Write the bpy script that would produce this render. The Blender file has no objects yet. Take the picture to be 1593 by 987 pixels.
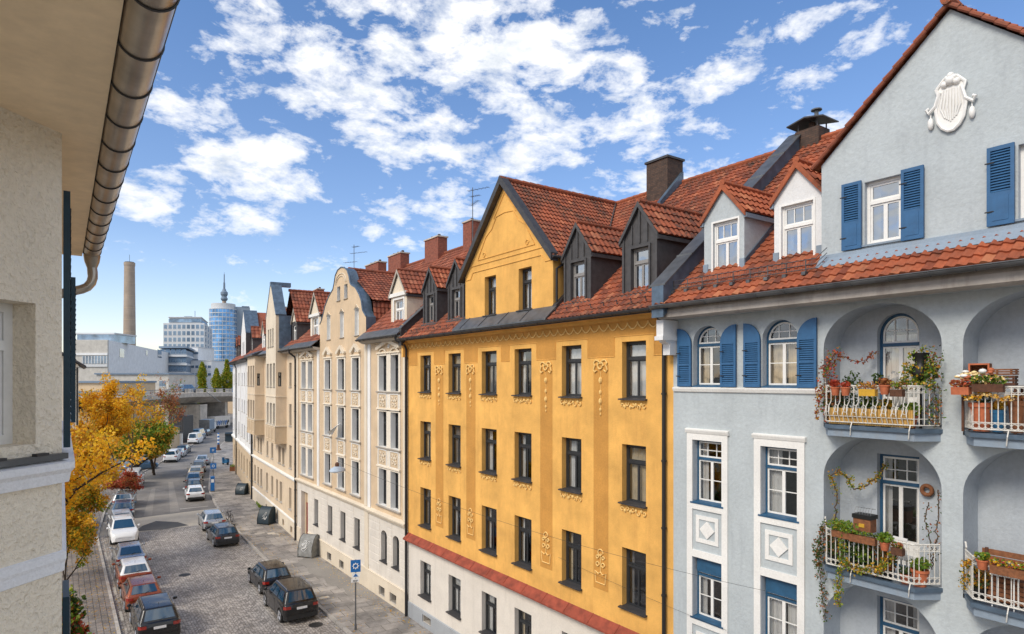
import bpy, bmesh, math, random
from math import sin, cos, pi, radians as R, atan2, sqrt
from mathutils import Vector as V, Matrix, geometry
sc = bpy.context.scene
C = sc.collection
RND = random.Random(7)
G = -0.42            # ground sheet height; street facades were levelled against z = 0
ROAD, WALK = -0.40, -0.28

# ------------------------------------------------------------------ materials
def newmat(name):
    m = bpy.data.materials.new(name); m.use_nodes = True
    nt = m.node_tree; b = nt.nodes['Principled BSDF']
    return m, nt, b
def nd(nt, t, **kw):
    n = nt.nodes.new(t)
    for k, v in kw.items():
        if k.startswith('i_'): n.inputs[k[2:].replace('_', ' ')].default_value = v
        else: setattr(n, k, v)
    return n
def ramp(nt, fac, stops):
    r = nt.nodes.new('ShaderNodeValToRGB'); e = r.color_ramp.elements
    while len(e) < len(stops): e.new(.5)
    for i, (p, c) in enumerate(stops):
        e[i].position = p; e[i].color = (*c, 1)
    nt.links.new(fac, r.inputs[0]); return r.outputs[0]
def mixc(nt, f, a, b, mode='MIX'):
    m = nt.nodes.new('ShaderNodeMix'); m.data_type = 'RGBA'; m.blend_type = mode
    for s, v in ((m.inputs[0], f), (m.inputs[6], a), (m.inputs[7], b)):
        if isinstance(v, (int, float)): s.default_value = v
        elif isinstance(v, tuple): s.default_value = (*v, 1)
        else: nt.links.new(v, s)
    return m.outputs[2]
def coords(nt, kind='Object', scale=(1, 1, 1), rot=(0, 0, 0)):
    tc = nt.nodes.new('ShaderNodeTexCoord'); mp = nt.nodes.new('ShaderNodeMapping')
    mp.inputs['Scale'].default_value = scale; mp.inputs['Rotation'].default_value = rot
    nt.links.new(tc.outputs[kind], mp.inputs[0]); return mp.outputs[0]
def noise(nt, vec, scale, detail=4, rough=.6, dist=0):
    n = nd(nt, 'ShaderNodeTexNoise'); n.inputs['Scale'].default_value = scale
    n.inputs['Detail'].default_value = detail; n.inputs['Roughness'].default_value = rough
    n.inputs['Distortion'].default_value = dist
    nt.links.new(vec, n.inputs['Vector']); return n.outputs[0]
def bump(nt, h, strength, dist, b, prev=None):
    n = nd(nt, 'ShaderNodeBump'); n.inputs['Strength'].default_value = strength
    n.inputs['Distance'].default_value = dist; nt.links.new(h, n.inputs['Height'])
    if prev: nt.links.new(prev, n.inputs['Normal'])
    nt.links.new(n.outputs[0], b.inputs['Normal']); return n.outputs[0]
def sc3(c, k): return tuple(min(1, x * k) for x in c)

def plaster(name, c, stain=.18, grain=30, bs=.25, bd=.02, rough=.88, streak=.5, tint=(.30, .24, .18), patch=.06):
    m, nt, b = newmat(name)
    v = coords(nt); vs = coords(nt, scale=(2.2, 2.2, .35))
    n1 = noise(nt, v, .8, 6, .65); n2 = noise(nt, vs, 1.3, 5, .7); n3 = noise(nt, v, grain, 3, .6)
    base = ramp(nt, n1, [(.3, sc3(c, 1 - patch * 1.6)), (.7, sc3(c, 1 + patch))])
    f = ramp(nt, n2, [(.52, (0, 0, 0)), (.80, (stain,) * 3)])
    base = mixc(nt, f, base, tint)
    g = ramp(nt, n3, [(.3, (.93,) * 3), (.7, (1.05,) * 3)])
    base = mixc(nt, 1.0, base, g, 'MULTIPLY')
    nt.links.new(base, b.inputs['Base Color']); b.inputs['Roughness'].default_value = rough
    h1 = bump(nt, n3, bs, bd, b)
    nb = noise(nt, v, grain * .25, 4, .6); bump(nt, nb, bs * .8, bd * 1.5, b, h1)
    return m
def plain(name, c, rough=.6, metal=0, var=.12, scale=12, bs=0, coat=0, spec=.5):
    m, nt, b = newmat(name); v = coords(nt); n = noise(nt, v, scale, 4)
    col = ramp(nt, n, [(.3, sc3(c, 1 - var)), (.7, sc3(c, 1 + var))])
    nt.links.new(col, b.inputs['Base Color'])
    b.inputs['Roughness'].default_value = rough; b.inputs['Metallic'].default_value = metal
    b.inputs['Coat Weight'].default_value = coat; b.inputs['Specular IOR Level'].default_value = spec
    if bs: bump(nt, n, bs, .01, b)
    return m
def tiles(name, c0, c1, c2, moss=.4, mossc=(.035, .03, .022)):
    m, nt, b = newmat(name)
    uv = nt.nodes.new('ShaderNodeUVMap'); fl = nd(nt, 'ShaderNodeVectorMath', operation='FLOOR')
    nt.links.new(uv.outputs[0], fl.inputs[0])
    wn = nd(nt, 'ShaderNodeTexWhiteNoise', noise_dimensions='2D'); nt.links.new(fl.outputs[0], wn.inputs['Vector'])
    col = ramp(nt, wn.outputs['Value'], [(.0, c0), (.45, c1), (.85, c1), (1, c2)])
    v = coords(nt); n = noise(nt, v, .55, 7, .72, .3); n2 = noise(nt, v, 9, 5, .7)
    f = ramp(nt, n, [(.42, (0, 0, 0)), (.58, (moss,) * 3)])
    f2 = ramp(nt, n2, [(.42, (.1,) * 3), (.6, (1,) * 3)])
    ff = mixc(nt, 1.0, f, f2, 'MULTIPLY')
    col = mixc(nt, ff, col, mossc)
    g = ramp(nt, n2, [(.3, (.72,) * 3), (.7, (1.15,) * 3)])
    col = mixc(nt, 1.0, col, g, 'MULTIPLY')
    nt.links.new(col, b.inputs['Base Color']); b.inputs['Roughness'].default_value = .8
    bump(nt, n2, .4, .01, b)
    return m
def leafmat(name, stops, trans=.3):
    m, nt, b = newmat(name)
    g = nt.nodes.new('ShaderNodeNewGeometry')
    col = ramp(nt, g.outputs['Random Per Island'], stops)
    nt.links.new(col, b.inputs['Base Color']); b.inputs['Roughness'].default_value = .6
    t = nt.nodes.new('ShaderNodeBsdfTranslucent'); nt.links.new(col, t.inputs[0])
    mx = nt.nodes.new('ShaderNodeMixShader'); mx.inputs[0].default_value = trans
    nt.links.new(b.outputs[0], mx.inputs[1]); nt.links.new(t.outputs[0], mx.inputs[2])
    nt.links.new(mx.outputs[0], nt.nodes['Material Output'].inputs[0]); return m
def glassmat(name, tint=(.5, .55, .6), refl=.45):
    m, nt, b = newmat(name)
    gl = nt.nodes.new('ShaderNodeBsdfGlossy'); gl.inputs['Roughness'].default_value = .03
    gl.inputs['Color'].default_value = (.9, .95, 1, 1)
    tr = nt.nodes.new('ShaderNodeBsdfTransparent'); tr.inputs[0].default_value = (*tint, 1)
    fr = nt.nodes.new('ShaderNodeLayerWeight'); fr.inputs[0].default_value = .22
    v = coords(nt, scale=(1, 1, 1)); n = noise(nt, v, 1.6, 1); bp = nd(nt, 'ShaderNodeBump')
    bp.inputs['Strength'].default_value = .25; bp.inputs['Distance'].default_value = .03
    nt.links.new(n, bp.inputs['Height']); nt.links.new(bp.outputs[0], gl.inputs['Normal'])
    ma = nd(nt, 'ShaderNodeMath', operation='MULTIPLY_ADD'); ma.inputs[1].default_value = .9; ma.inputs[2].default_value = refl * .3
    nt.links.new(fr.outputs['Fresnel'], ma.inputs[0])
    mx = nt.nodes.new('ShaderNodeMixShader'); nt.links.new(ma.outputs[0], mx.inputs[0])
    nt.links.new(tr.outputs[0], mx.inputs[1]); nt.links.new(gl.outputs[0], mx.inputs[2])
    nt.links.new(mx.outputs[0], nt.nodes['Material Output'].inputs[0]); return m

M = {}
M['yellow'] = plaster('yellow_plaster', (.77, .42, .105), stain=.55, tint=(.48, .23, .06), patch=.15)
M['ochre'] = plaster('ochre_plaster', (.56, .27, .055), stain=.3, grain=14, bs=.4, tint=(.30, .13, .03), patch=.12)
M['stucco_y'] = plain('pale_yellow_stucco', (.80, .53, .19), .8)
M['blue'] = plaster('blue_grey_plaster', (.455, .50, .52), stain=.34, grain=11, bs=.34, bd=.025, tint=(.22, .24, .27))
M['bluein'] = plaster('loggia_plaster', (.43, .47, .51), stain=.25, grain=14, bs=.35, bd=.02, tint=(.2, .24, .28))
M['bluetrim'] = plaster('blue_grey_trim', (.24, .30, .37), stain=.3, grain=14, bs=.2)
M['fascia'] = plaster('weathered_fascia', (.44, .40, .36), stain=.6, grain=10, tint=(.16, .12, .10), patch=.2)
M['trimc'] = plaster('pale_beige_trim', (.76, .69, .58), stain=.3, tint=(.42, .35, .27))
M['curtaind'] = plain('dim_curtain', (.26, .25, .24), .9, var=.2, scale=3)
M['beige'] = plaster('beige_plaster', (.62, .47, .31), stain=.3, tint=(.32, .24, .17), patch=.10)
M['beige2'] = plaster('light_beige_plaster', (.70, .61, .48), stain=.25, tint=(.35, .28, .2))
M['tan'] = plaster('tan_plaster', (.69, .555, .40), stain=.35, tint=(.32, .25, .17))
M['brown'] = plaster('brown_plaster', (.58, .45, .30), stain=.3, tint=(.2, .15, .1))
M['offwhite'] = plaster('off_white_plaster', (.68, .63, .56), stain=.35, tint=(.36, .33, .29), grain=16)
M['white'] = plaster('white_plaster', (.74, .74, .74), stain=.2, tint=(.4, .4, .4))
M['trimw'] = plaster('white_trim', (.78, .77, .74), stain=.2, tint=(.5, .47, .42), grain=20, bs=.12)
M['nearwhite'] = plaster('near_white_band', (.85, .85, .86), stain=.1, tint=(.6, .6, .6), grain=40, bs=.3)
M['cream'] = plaster('cream_roughcast', (.90, .80, .64), stain=.12, grain=24, bs=.9, bd=.03, tint=(.5, .4, .3), patch=.05)
M['soffit'] = plaster('soffit_plaster', (.92, .74, .50), stain=.1, grain=7, bs=.2, tint=(.45, .3, .18))
M['greybase'] = plaster('grey_base_plaster', (.34, .36, .38), stain=.4, tint=(.2, .2, .2))
M['stone'] = plaster('sill_stone', (.42, .38, .33), stain=.3, grain=20)
M['concrete'] = plaster('concrete', (.55, .49, .42), stain=.6, tint=(.16, .14, .12), grain=3, patch=.2)
M['tile'] = tiles('orange_roof_tiles', (.19, .045, .02), (.38, .095, .036), (.50, .18, .08), moss=.8)
M['tiley'] = tiles('mossy_roof_tiles', (.17, .042, .02), (.34, .085, .034), (.46, .16, .075), moss=.97)
M['tiled'] = tiles('old_roof_tiles', (.16, .042, .022), (.30, .08, .038), (.40, .14, .075), moss=.6)
M['redledge'] = plain('red_ledge_tiles', (.27, .055, .028), .8, var=.35, scale=3, bs=.3)
M['darkmetal'] = plain('dark_sheet_metal', (.055, .053, .055), .5, .3, var=.25, scale=4)
M['zinc'] = plain('grey_zinc', (.13, .135, .14), .45, .5, var=.3, scale=2.5)
M['bluemetal'] = plain('blue_grey_sheet', (.10, .145, .20), .42, .35, var=.3, scale=2.5)
M['steel'] = plain('brushed_gutter_metal', (.42, .37, .31), .32, .85, var=.22, scale=3)
M['pipe'] = plain('black_pipe', (.02, .02, .022), .5, .2)
M['slate'] = plain('dormer_cladding', (.060, .057, .058), .6, var=.25, scale=5, bs=.1)
M['framedark'] = plain('dark_frame', (.022, .024, .027), .5)
M['framewhite'] = plain('white_frame', (.80, .79, .76), .45, var=.05)
M['framegrey'] = plain('grey_frame', (.25, .24, .23), .5)
M['blueframe'] = plain('blue_frame', (.020, .085, .17), .5, var=.2, scale=6)
M['shutter'] = plain('blue_shutter', (.028, .112, .25), .55, var=.14, scale=5)
M['teal'] = plain('dark_teal_shutter', (.004, .032, .055), .4, var=.2, scale=5)
M['rail'] = plain('white_railing', (.62, .60, .55), .5, var=.2, scale=20)
M['curtain'] = plain('curtain_cloth', (.82, .80, .76), .9, var=.12, scale=3)
M['curtainw'] = plain('warm_curtain_cloth', (.68, .55, .36), .9, var=.2, scale=3)
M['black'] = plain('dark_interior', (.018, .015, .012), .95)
M['glass'] = glassmat('window_glass', (.80, .82, .84))
M['glassm'] = glassmat('sky_glass', (.45, .5, .55), 1.3)
M['brick'] = None
def brickmat(name, c1, c2, mortar, sx=.24, sy=.07):
    m, nt, b = newmat(name)
    v = coords(nt); br = nd(nt, 'ShaderNodeTexBrick'); sp = nd(nt, 'ShaderNodeSeparateXYZ'); cb = nd(nt, 'ShaderNodeCombineXYZ')
    nt.links.new(v, sp.inputs[0]); ad = nd(nt, 'ShaderNodeMath', operation='ADD')
    nt.links.new(sp.outputs[0], ad.inputs[0]); nt.links.new(sp.outputs[1], ad.inputs[1])
    nt.links.new(ad.outputs[0], cb.inputs[0]); nt.links.new(sp.outputs[2], cb.inputs[1])
    nt.links.new(cb.outputs[0], br.inputs['Vector'])
    br.inputs['Color1'].default_value = (*c1, 1); br.inputs['Color2'].default_value = (*c2, 1); br.inputs['Mortar'].default_value = (*mortar, 1)
    br.inputs['Scale'].default_value = 1; br.inputs['Brick Width'].default_value = sx; br.inputs['Row Height'].default_value = sy
    br.inputs['Mortar Size'].default_value = .008
    n = noise(nt, v, 6, 5); g = ramp(nt, n, [(.3, (.6,) * 3), (.7, (1.1,) * 3)])
    nt.links.new(mixc(nt, 1.0, br.outputs[0], g, 'MULTIPLY'), b.inputs['Base Color']); b.inputs['Roughness'].default_value = .9
    return m
M['brick'] = brickmat('red_brick', (.33, .085, .045), (.25, .06, .035), (.2, .13, .1))
M['brickdark'] = brickmat('sooty_brick', (.11, .065, .045), (.07, .045, .035), (.05, .04, .035))

def pavemat(name, cs, w, h, mortar, rot=0, msize=.012, stain=.5, bs=.5, vary=1):
    m, nt, b = newmat(name)
    v = coords(nt, rot=(0, 0, rot)); br = nd(nt, 'ShaderNodeTexBrick'); nt.links.new(v, br.inputs['Vector'])
    br.inputs['Color1'].default_value = (*cs[0], 1); br.inputs['Color2'].default_value = (*cs[1], 1); br.inputs['Mortar'].default_value = (*mortar, 1)
    br.inputs['Scale'].default_value = 1; br.inputs['Brick Width'].default_value = w; br.inputs['Row Height'].default_value = h
    br.inputs['Mortar Size'].default_value = msize; br.inputs['Bias'].default_value = -.1
    n = noise(nt, v, .7, 8, .7); n2 = noise(nt, v, 25, 3)
    g = ramp(nt, n, [(.33, (1 - stain,) * 3), (.62, (1.12,) * 3)]); g2 = ramp(nt, n2, [(.3, (.8,) * 3), (.7, (1.15,) * 3)])
    c = mixc(nt, 1.0, br.outputs[0], g, 'MULTIPLY'); c = mixc(nt, 1.0, c, g2, 'MULTIPLY')
    nt.links.new(c, b.inputs['Base Color']); b.inputs['Roughness'].default_value = .8
    iv = nd(nt, 'ShaderNodeMath', operation='SUBTRACT'); iv.inputs[0].default_value = 1; nt.links.new(br.outputs[1], iv.inputs[1])
    p = bump(nt, iv.outputs[0], bs, .01, b); bump(nt, n2, .3, .01, b, p); return m
M['pavers'] = pavemat('left_pavers', ((.29, .25, .22), (.21, .185, .165)), .42, .28, (.05, .045, .04), rot=pi / 2)
M['slabs'] = pavemat('pavement_slabs', ((.42, .38, .34), (.27, .25, .23)), 1.1, .75, (.16, .14, .12), rot=.05, msize=.016, stain=.55)
M['kerb'] = pavemat('kerb_stone', ((.52, .48, .43), (.44, .41, .37)), 1.0, 3, (.1, .09, .08), rot=pi / 2)
def cobble():
    m, nt, b = newmat('cobblestones')
    v = coords(nt)
    # arcs of setts: bend straight rows with a sine of the position across the street
    sp = nd(nt, 'ShaderNodeSeparateXYZ'); nt.links.new(v, sp.inputs[0])
    s = nd(nt, 'ShaderNodeMath', operation='MULTIPLY'); s.inputs[1].default_value = 2 * pi / 3.0; nt.links.new(sp.outputs[0], s.inputs[0])
    si = nd(nt, 'ShaderNodeMath', operation='SINE'); nt.links.new(s.outputs[0], si.inputs[0])
    sa = nd(nt, 'ShaderNodeMath', operation='ABSOLUTE'); nt.links.new(si.outputs[0], sa.inputs[0])
    ma = nd(nt, 'ShaderNodeMath', operation='MULTIPLY_ADD'); ma.inputs[1].default_value = .7; nt.links.new(sa.outputs[0], ma.inputs[0]); nt.links.new(sp.outputs[1], ma.inputs[2])
    cb = nd(nt, 'ShaderNodeCombineXYZ'); nt.links.new(sp.outputs[0], cb.inputs[0]); nt.links.new(ma.outputs[0], cb.inputs[1])
    vo = nd(nt, 'ShaderNodeTexVoronoi', feature='DISTANCE_TO_EDGE'); vo.inputs['Scale'].default_value = 7.0; vo.inputs['Randomness'].default_value = .4
    vc = nd(nt, 'ShaderNodeTexVoronoi', feature='F1'); vc.inputs['Scale'].default_value = 7.0; vc.inputs['Randomness'].default_value = .4
    nt.links.new(cb.outputs[0], vo.inputs['Vector']); nt.links.new(cb.outputs[0], vc.inputs['Vector'])
    edge = ramp(nt, vo.outputs['Distance'], [(.02, (.32,) * 3), (.15, (1,) * 3)])
    sx = nd(nt, 'ShaderNodeSeparateColor'); nt.links.new(vc.outputs['Color'], sx.inputs[0])
    c = ramp(nt, sx.outputs[0], [(0, (.24, .21, .185)), (.5, (.38, .345, .31)), (1, (.55, .50, .45))])
    n = noise(nt, v, .45, 7, .7); g = ramp(nt, n, [(.35, (.72,) * 3), (.62, (1.18,) * 3)])
    c = mixc(nt, 1.0, c, edge, 'MULTIPLY'); c = mixc(nt, 1.0, c, g, 'MULTIPLY')
    nt.links.new(c, b.inputs['Base Color']); b.inputs['Roughness'].default_value = .55
    bump(nt, edge, .9, .02, b); return m
M['cobble'] = cobble()
def asphalt(name, c, patch=.3):
    m, nt, b = newmat(name); v = coords(nt); n = noise(nt, v, .35, 8, .7); n2 = noise(nt, v, 40, 3)
    col = ramp(nt, n, [(.3, sc3(c, 1 - patch)), (.7, sc3(c, 1 + patch))]); g = ramp(nt, n2, [(.3, (.75,) * 3), (.7, (1.2,) * 3)])
    nt.links.new(mixc(nt, 1.0, col, g, 'MULTIPLY'), b.inputs['Base Color']); b.inputs['Roughness'].default_value = .85
    bump(nt, n2, .4, .01, b); return m
M['asphaltw'] = asphalt('worn_asphalt', (.27, .25, .225), .2); M['asphalt'] = asphalt('asphalt', (.21, .195, .18)); M['asphaltd'] = asphalt('dark_asphalt', (.10, .10, .10), .15)
M['asphaltl'] = asphalt('light_asphalt', (.56, .50, .41), .2)
M['ground'] = asphalt('city_ground', (.12, .115, .09), .4)
M['roadpaint'] = asphalt('road_paint', (.42, .40, .36), .5)
M['bark'] = plain('bark', (.035, .024, .017), .9, var=.3, scale=15, bs=.5)
M['barkl'] = plain('twig_bark', (.09, .06, .04), .9, var=.3, scale=15)
M['lyellow'] = leafmat('yellow_leaves', [(0, (.80, .34, .010)), (.25, (.88, .48, .015)), (.7, (.92, .60, .03)), (.92, (.70, .52, .04)), (1, (.45, .13, .02))], .5)
M['lochre'] = leafmat('ochre_leaves', [(0, (.50, .19, .02)), (.4, (.74, .40, .03)), (.8, (.58, .38, .04)), (1, (.34, .30, .03))], .45)
M['lred'] = leafmat('red_leaves', [(0, (.36, .035, .02)), (.5, (.55, .09, .03)), (.85, (.30, .03, .03)), (1, (.55, .25, .04))])
M['lrust'] = leafmat('rust_leaves', [(0, (.30, .07, .03)), (.5, (.45, .16, .05)), (1, (.25, .16, .05))])
M['lgreen'] = leafmat('green_leaves', [(0, (.08, .17, .015)), (.5, (.17, .29, .025)), (.85, (.32, .36, .03)), (1, (.6, .36, .03))], .4)
M['ldark'] = leafmat('dark_green_leaves', [(0, (.02, .05, .01)), (.6, (.05, .10, .015)), (1, (.10, .14, .03))])
M['lpoplar'] = leafmat('poplar_leaves', [(0, (.12, .20, .015)), (.5, (.26, .34, .02)), (.85, (.50, .44, .025)), (1, (.7, .42, .03))], .45)
M['terra'] = plain('terracotta', (.46, .13, .055), .8, var=.2, scale=10)
M['wood'] = plain('old_wood', (.22, .085, .035), .8, var=.35, scale=14)
M['woodd'] = plain('dark_wood', (.10, .04, .02), .8, var=.35, scale=14)
M['ochreplastic'] = plain('yellow_planter', (.60, .34, .03), .6)
M['bluepot'] = plain('blue_glaze', (.02, .12, .25), .35)
M['blackpot'] = plain('black_pot', (.008, .008, .008), .5)
M['wicker'] = brickmat('straw_screen', (.68, .42, .12), (.58, .34, .09), (.38, .2, .05), .05, .4)
M['gourd'] = leafmat('gourd_skins', [(0, (.75, .45, .10)), (.4, (.80, .58, .22)), (.75, (.85, .70, .40)), (1, (.7, .25, .06))], .0)
M['reddoor'] = plain('red_door', (.22, .035, .02), .55, var=.3, scale=4)
M['tyre'] = plain('tyre_rubber', (.015, .015, .015), .85)
M['alloy'] = plain('alloy', (.35, .35, .36), .3, .8)
M['carglass'] = plain('car_glass', (.018, .06, .11), .04, 0, var=.1, coat=1, spec=1)  # blue in the base colour stands in for reflected sky
M['redlamp'] = plain('red_lamp', (.30, .018, .010), .2, coat=1)
M['orangelamp'] = plain('amber_lamp', (.7, .2, .03), .2, coat=1)
M['whitelamp'] = plain('clear_lamp', (.75, .75, .75), .15, coat=1)
M['plate'] = plain('number_plate', (.75, .75, .75), .5)
M['trimblack'] = plain('black_trim', (.018, .018, .018), .6)
M['signblue'] = plain('sign_blue', (.012, .14, .42), .4)
M['signwhite'] = plain('sign_white', (.8, .8, .78), .5)
M['bin'] = plain('bin_plastic', (.012, .028, .04), .5, var=.3)
M['bingrey'] = plain('grey_container', (.22, .22, .21), .7, var=.3, scale=4)
def paint(name, c, metal=.25):
    m, nt, b = newmat(name); b.inputs['Base Color'].default_value = (*c, 1); b.inputs['Metallic'].default_value = metal
    b.inputs['Roughness'].default_value = .28; b.inputs['Coat Weight'].default_value = .5; b.inputs['Coat Roughness'].default_value = .04
    v = coords(nt); n = noise(nt, v, 2, 3); nt.links.new(ramp(nt, n, [(.3, (.24,) * 3), (.7, (.36,) * 3)]), b.inputs['Roughness']); return m

# ------------------------------------------------------------------ mesh helper
class MB:
    def __init__(s): s.v = []; s.f = []; s.m = []; s.uv = []; s.mats = []
    def mi(s, m):
        if m not in s.mats: s.mats.append(m)
        return s.mats.index(m)
    def face(s, pts, m, uv=None):
        i = len(s.v); s.v += [tuple(p) for p in pts]; s.f.append(tuple(range(i, i + len(pts)))); s.m.append(s.mi(m))
        s.uv += uv if uv else [(0, 0)] * len(pts)
    def mesh(s, vs, fs, m):
        i = len(s.v); s.v += [tuple(p) for p in vs]; k = s.mi(m)
        for f in fs: s.f.append(tuple(i + j for j in f)); s.m.append(k); s.uv += [(0, 0)] * len(f)
    def box(s, x0, x1, y0, y1, z0, z1, m, T=None):
        vs = [(x, y, z) for z in (z0, z1) for y in (y0, y1) for x in (x0, x1)]
        if T: vs = [T(p) for p in vs]
        s.mesh(vs, [(0, 2, 3, 1), (4, 5, 7, 6), (0, 1, 5, 4), (2, 6, 7, 3), (0, 4, 6, 2), (1, 3, 7, 5)], m)
    def prism(s, loop, y0, y1, m, ax='y', m2=None, caps=True):
        """loop of (u,z) extruded along y (or ax='x': (y,z) along x; 'z': (x,y) along z)"""
        def P(a, b, t): return (a, t, b) if ax == 'y' else ((t, a, b) if ax == 'x' else (a, b, t))
        n = len(loop); A = [P(a, b, y0) for a, b in loop]; B = [P(a, b, y1) for a, b in loop]
        tri = geometry.tessellate_polygon([[V((a, b, 0)) for a, b in loop]])
        if caps: s.mesh(A, [tuple(t) for t in tri], m); s.mesh(B, [tuple(reversed(t)) for t in tri], m)
        s.mesh(A + B, [(i, (i + 1) % n, n + (i + 1) % n, n + i) for i in range(n)], m2 or m)
    def tube(s, pts, r, m, n=6, cap=True, closed=False):
        pts = [V(p) for p in pts]; k = len(pts); rs = r if isinstance(r, (list, tuple)) else [r] * k; rings = []; pa = None
        up = V((0, 0, 1))
        for i, p in enumerate(pts):
            if closed: d = pts[(i + 1) % k] - pts[i - 1]
            else: d = pts[min(i + 1, k - 1)] - pts[max(i - 1, 0)]
            if d.length < 1e-6: d = V((0, 0, 1))
            d.normalize()
            if pa is not None: a = pa - d * pa.dot(d)
            else: a = d.cross(up)
            if a.length < .15: a = d.cross(V((1, 0, 0)))
            a.normalize(); pa = a; b = d.cross(a)
            rings.append([p + a * cos(2 * pi * j / n) * rs[i] + b * sin(2 * pi * j / n) * rs[i] for j in range(n)])
        vs = [v for g in rings for v in g]; fs = []
        for i in range(k if closed else k - 1):
            i2 = (i + 1) % k
            for j in range(n): fs.append((i * n + j, i * n + (j + 1) % n, i2 * n + (j + 1) % n, i2 * n + j))
        if cap and not closed: fs += [tuple(range(n - 1, -1, -1)), tuple(range((k - 1) * n, k * n))]
        s.mesh(vs, fs, m)
    def lathe(s, c, prof, m, n=14, sx=1, sy=1):
        vs = []; k = len(prof)
        for r, z in prof: vs += [(c[0] + sx * r * cos(2 * pi * j / n), c[1] + sy * r * sin(2 * pi * j / n), c[2] + z) for j in range(n)]
        fs = [(i * n + j, i * n + (j + 1) % n, (i + 1) * n + (j + 1) % n, (i + 1) * n + j) for i in range(k - 1) for j in range(n)]
        fs += [tuple(range(n - 1, -1, -1)), tuple(range((k - 1) * n, k * n))]; s.mesh(vs, fs, m)
    def ball(s, c, r, m, n=8, k=5, sz=1):
        s.lathe(c, [(max(.001, r * sin(pi * i / k)), -r * sz * cos(pi * i / k)) for i in range(k + 1)], m, n)
    def data(s, name, smooth=False):
        me = bpy.data.meshes.new(name); me.from_pydata(s.v, [], s.f)
        for m in s.mats: me.materials.append(M[m] if isinstance(m, str) else m)
        me.polygons.foreach_set('material_index', s.m)
        if any(u != (0, 0) for u in s.uv):
            l = me.uv_layers.new(name='UVMap'); l.data.foreach_set('uv', [c for u in s.uv for c in u])
        if smooth:
            bm = bmesh.new(); bm.from_mesh(me); bmesh.ops.remove_doubles(bm, verts=bm.verts, dist=.0005); bm.to_mesh(me); bm.free()
            me.polygons.foreach_set('use_smooth', [True] * len(me.polygons)); me.set_sharp_from_angle(angle=R(smooth if smooth is not True else 40))
        me.update(); return me
    def build(s, name, parent=None, smooth=False, loc=None, rz=0, label=None):
        o = bpy.data.objects.new(name, s.data(name, smooth)); C.objects.link(o)
        if parent: o.parent = parent
        if loc: o.location = loc
        if rz: o.rotation_euler.z = rz
        if label: o['label'] = label
        return o
def inst(name, me, parent, loc=(0, 0, 0), rz=0):
    o = bpy.data.objects.new(name, me); C.objects.link(o); o.parent = parent; o.location = loc; o.rotation_euler.z = rz; return o
def tag(o, label, cat, group=None):
    o['label'] = label; o['category'] = cat
    if group: o['group'] = group
    return o
def struct(o): o['kind'] = 'structure'; return o
def empty(name, loc, rz=0, label=None, cat=None, group=None):
    o = bpy.data.objects.new(name, None); C.objects.link(o); o.location = loc; o.rotation_euler.z = rz; o.empty_display_size = .3
    if label: tag(o, label, cat, group)
    return o
def copy_tree(o, parent=None):
    c = o.copy(); C.objects.link(c); c.parent = parent
    for ch in list(o.children): copy_tree(ch, c)
    return c

def arch(u0, u1, z0, zs, zt, n=16):
    cu, ru = (u0 + u1) / 2, (u1 - u0) / 2
    return [(u0, z0), (u1, z0)] + [(cu + ru * cos(pi * i / n), zs + (zt - zs) * sin(pi * i / n)) for i in range(n + 1)]
def rect(u0, u1, z0, z1): return [(u0, z0), (u1, z0), (u1, z1), (u0, z1)]
def inside(p, L):
    x, y = p; c = False; n = len(L)
    for i in range(n):
        (x1, y1), (x2, y2) = L[i], L[(i + 1) % n]
        if (y1 > y) != (y2 > y) and x < (x2 - x1) * (y - y1) / (y2 - y1) + x1: c = not c
    return c
def panel(mb, outer, holes, m, y=0, depth=.2, mrev=None, revs=None, F=None):
    """wall sheet in the plane y with real openings and their reveals"""
    F = F or (lambda u, z, t: (u, t, z))
    vs = []; es = []
    for L in [outer] + holes:
        b = len(vs); n = len(L); vs += [V(p) for p in L]; es += [(b + i, b + (i + 1) % n) for i in range(n)]
    r = geometry.delaunay_2d_cdt(vs, es, [], 0, 1e-5)
    V2 = [tuple(p) for p in r[0]]; fs = []
    for f in r[2]:
        c = (sum(V2[i][0] for i in f) / len(f), sum(V2[i][1] for i in f) / len(f))
        if inside(c, outer) and not any(inside(c, h) for h in holes): fs.append(tuple(reversed(f)))
    mb.mesh([F(a, b, y) for a, b in V2], fs, m)
    for k, L in enumerate(holes):
        d = revs[k] if revs else depth
        if not d: continue
        n = len(L); A = [F(a, b, y) for a, b in L]; B = [F(a, b, y + d) for a, b in L]
        mb.mesh(A + B, [(i, (i + 1) % n, n + (i + 1) % n, n + i) for i in range(n)], mrev or m)

def tile_field(mb, O, eu, ev, W, H, m, keep=None, cw=.20, rh=.29, ns=4, amp=.042, lift=.04):
    O, eu, ev = V(O), V(eu).normalized(), V(ev).normalized(); nn = eu.cross(ev).normalized()
    if nn.z < 0: nn = -nn
    nc, nr = max(1, round(W / cw)), max(1, round(H / rh)); cw, rh = W / nc, H / nr
    prof = {4: (0, 1, .75, .1), 2: (0, 1)}[ns]
    for j in range(nr):
        for i in range(nc * ns):
            a0, a1 = i / ns * cw, (i + 1) / ns * cw; b0, b1 = j * rh, (j + 1) * rh
            if keep and not keep((a0 + a1) / 2, (b0 + b1) / 2): continue
            h0, h1 = prof[i % ns] * amp, prof[(i + 1) % ns] * amp
            p = [O + eu * a0 + ev * b0 + nn * (h0 + lift), O + eu * a1 + ev * b0 + nn * (h1 + lift),
                 O + eu * a1 + ev * (b1 + .01) + nn * h1, O + eu * a0 + ev * (b1 + .01) + nn * h0]
            c = i // ns + .5; q = [(c, j + .5)] * 4
            mb.face(p, m, q)
            mb.face([O + eu * a0 + ev * b0, O + eu * a1 + ev * b0, p[1], p[0]], m, q)
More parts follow.
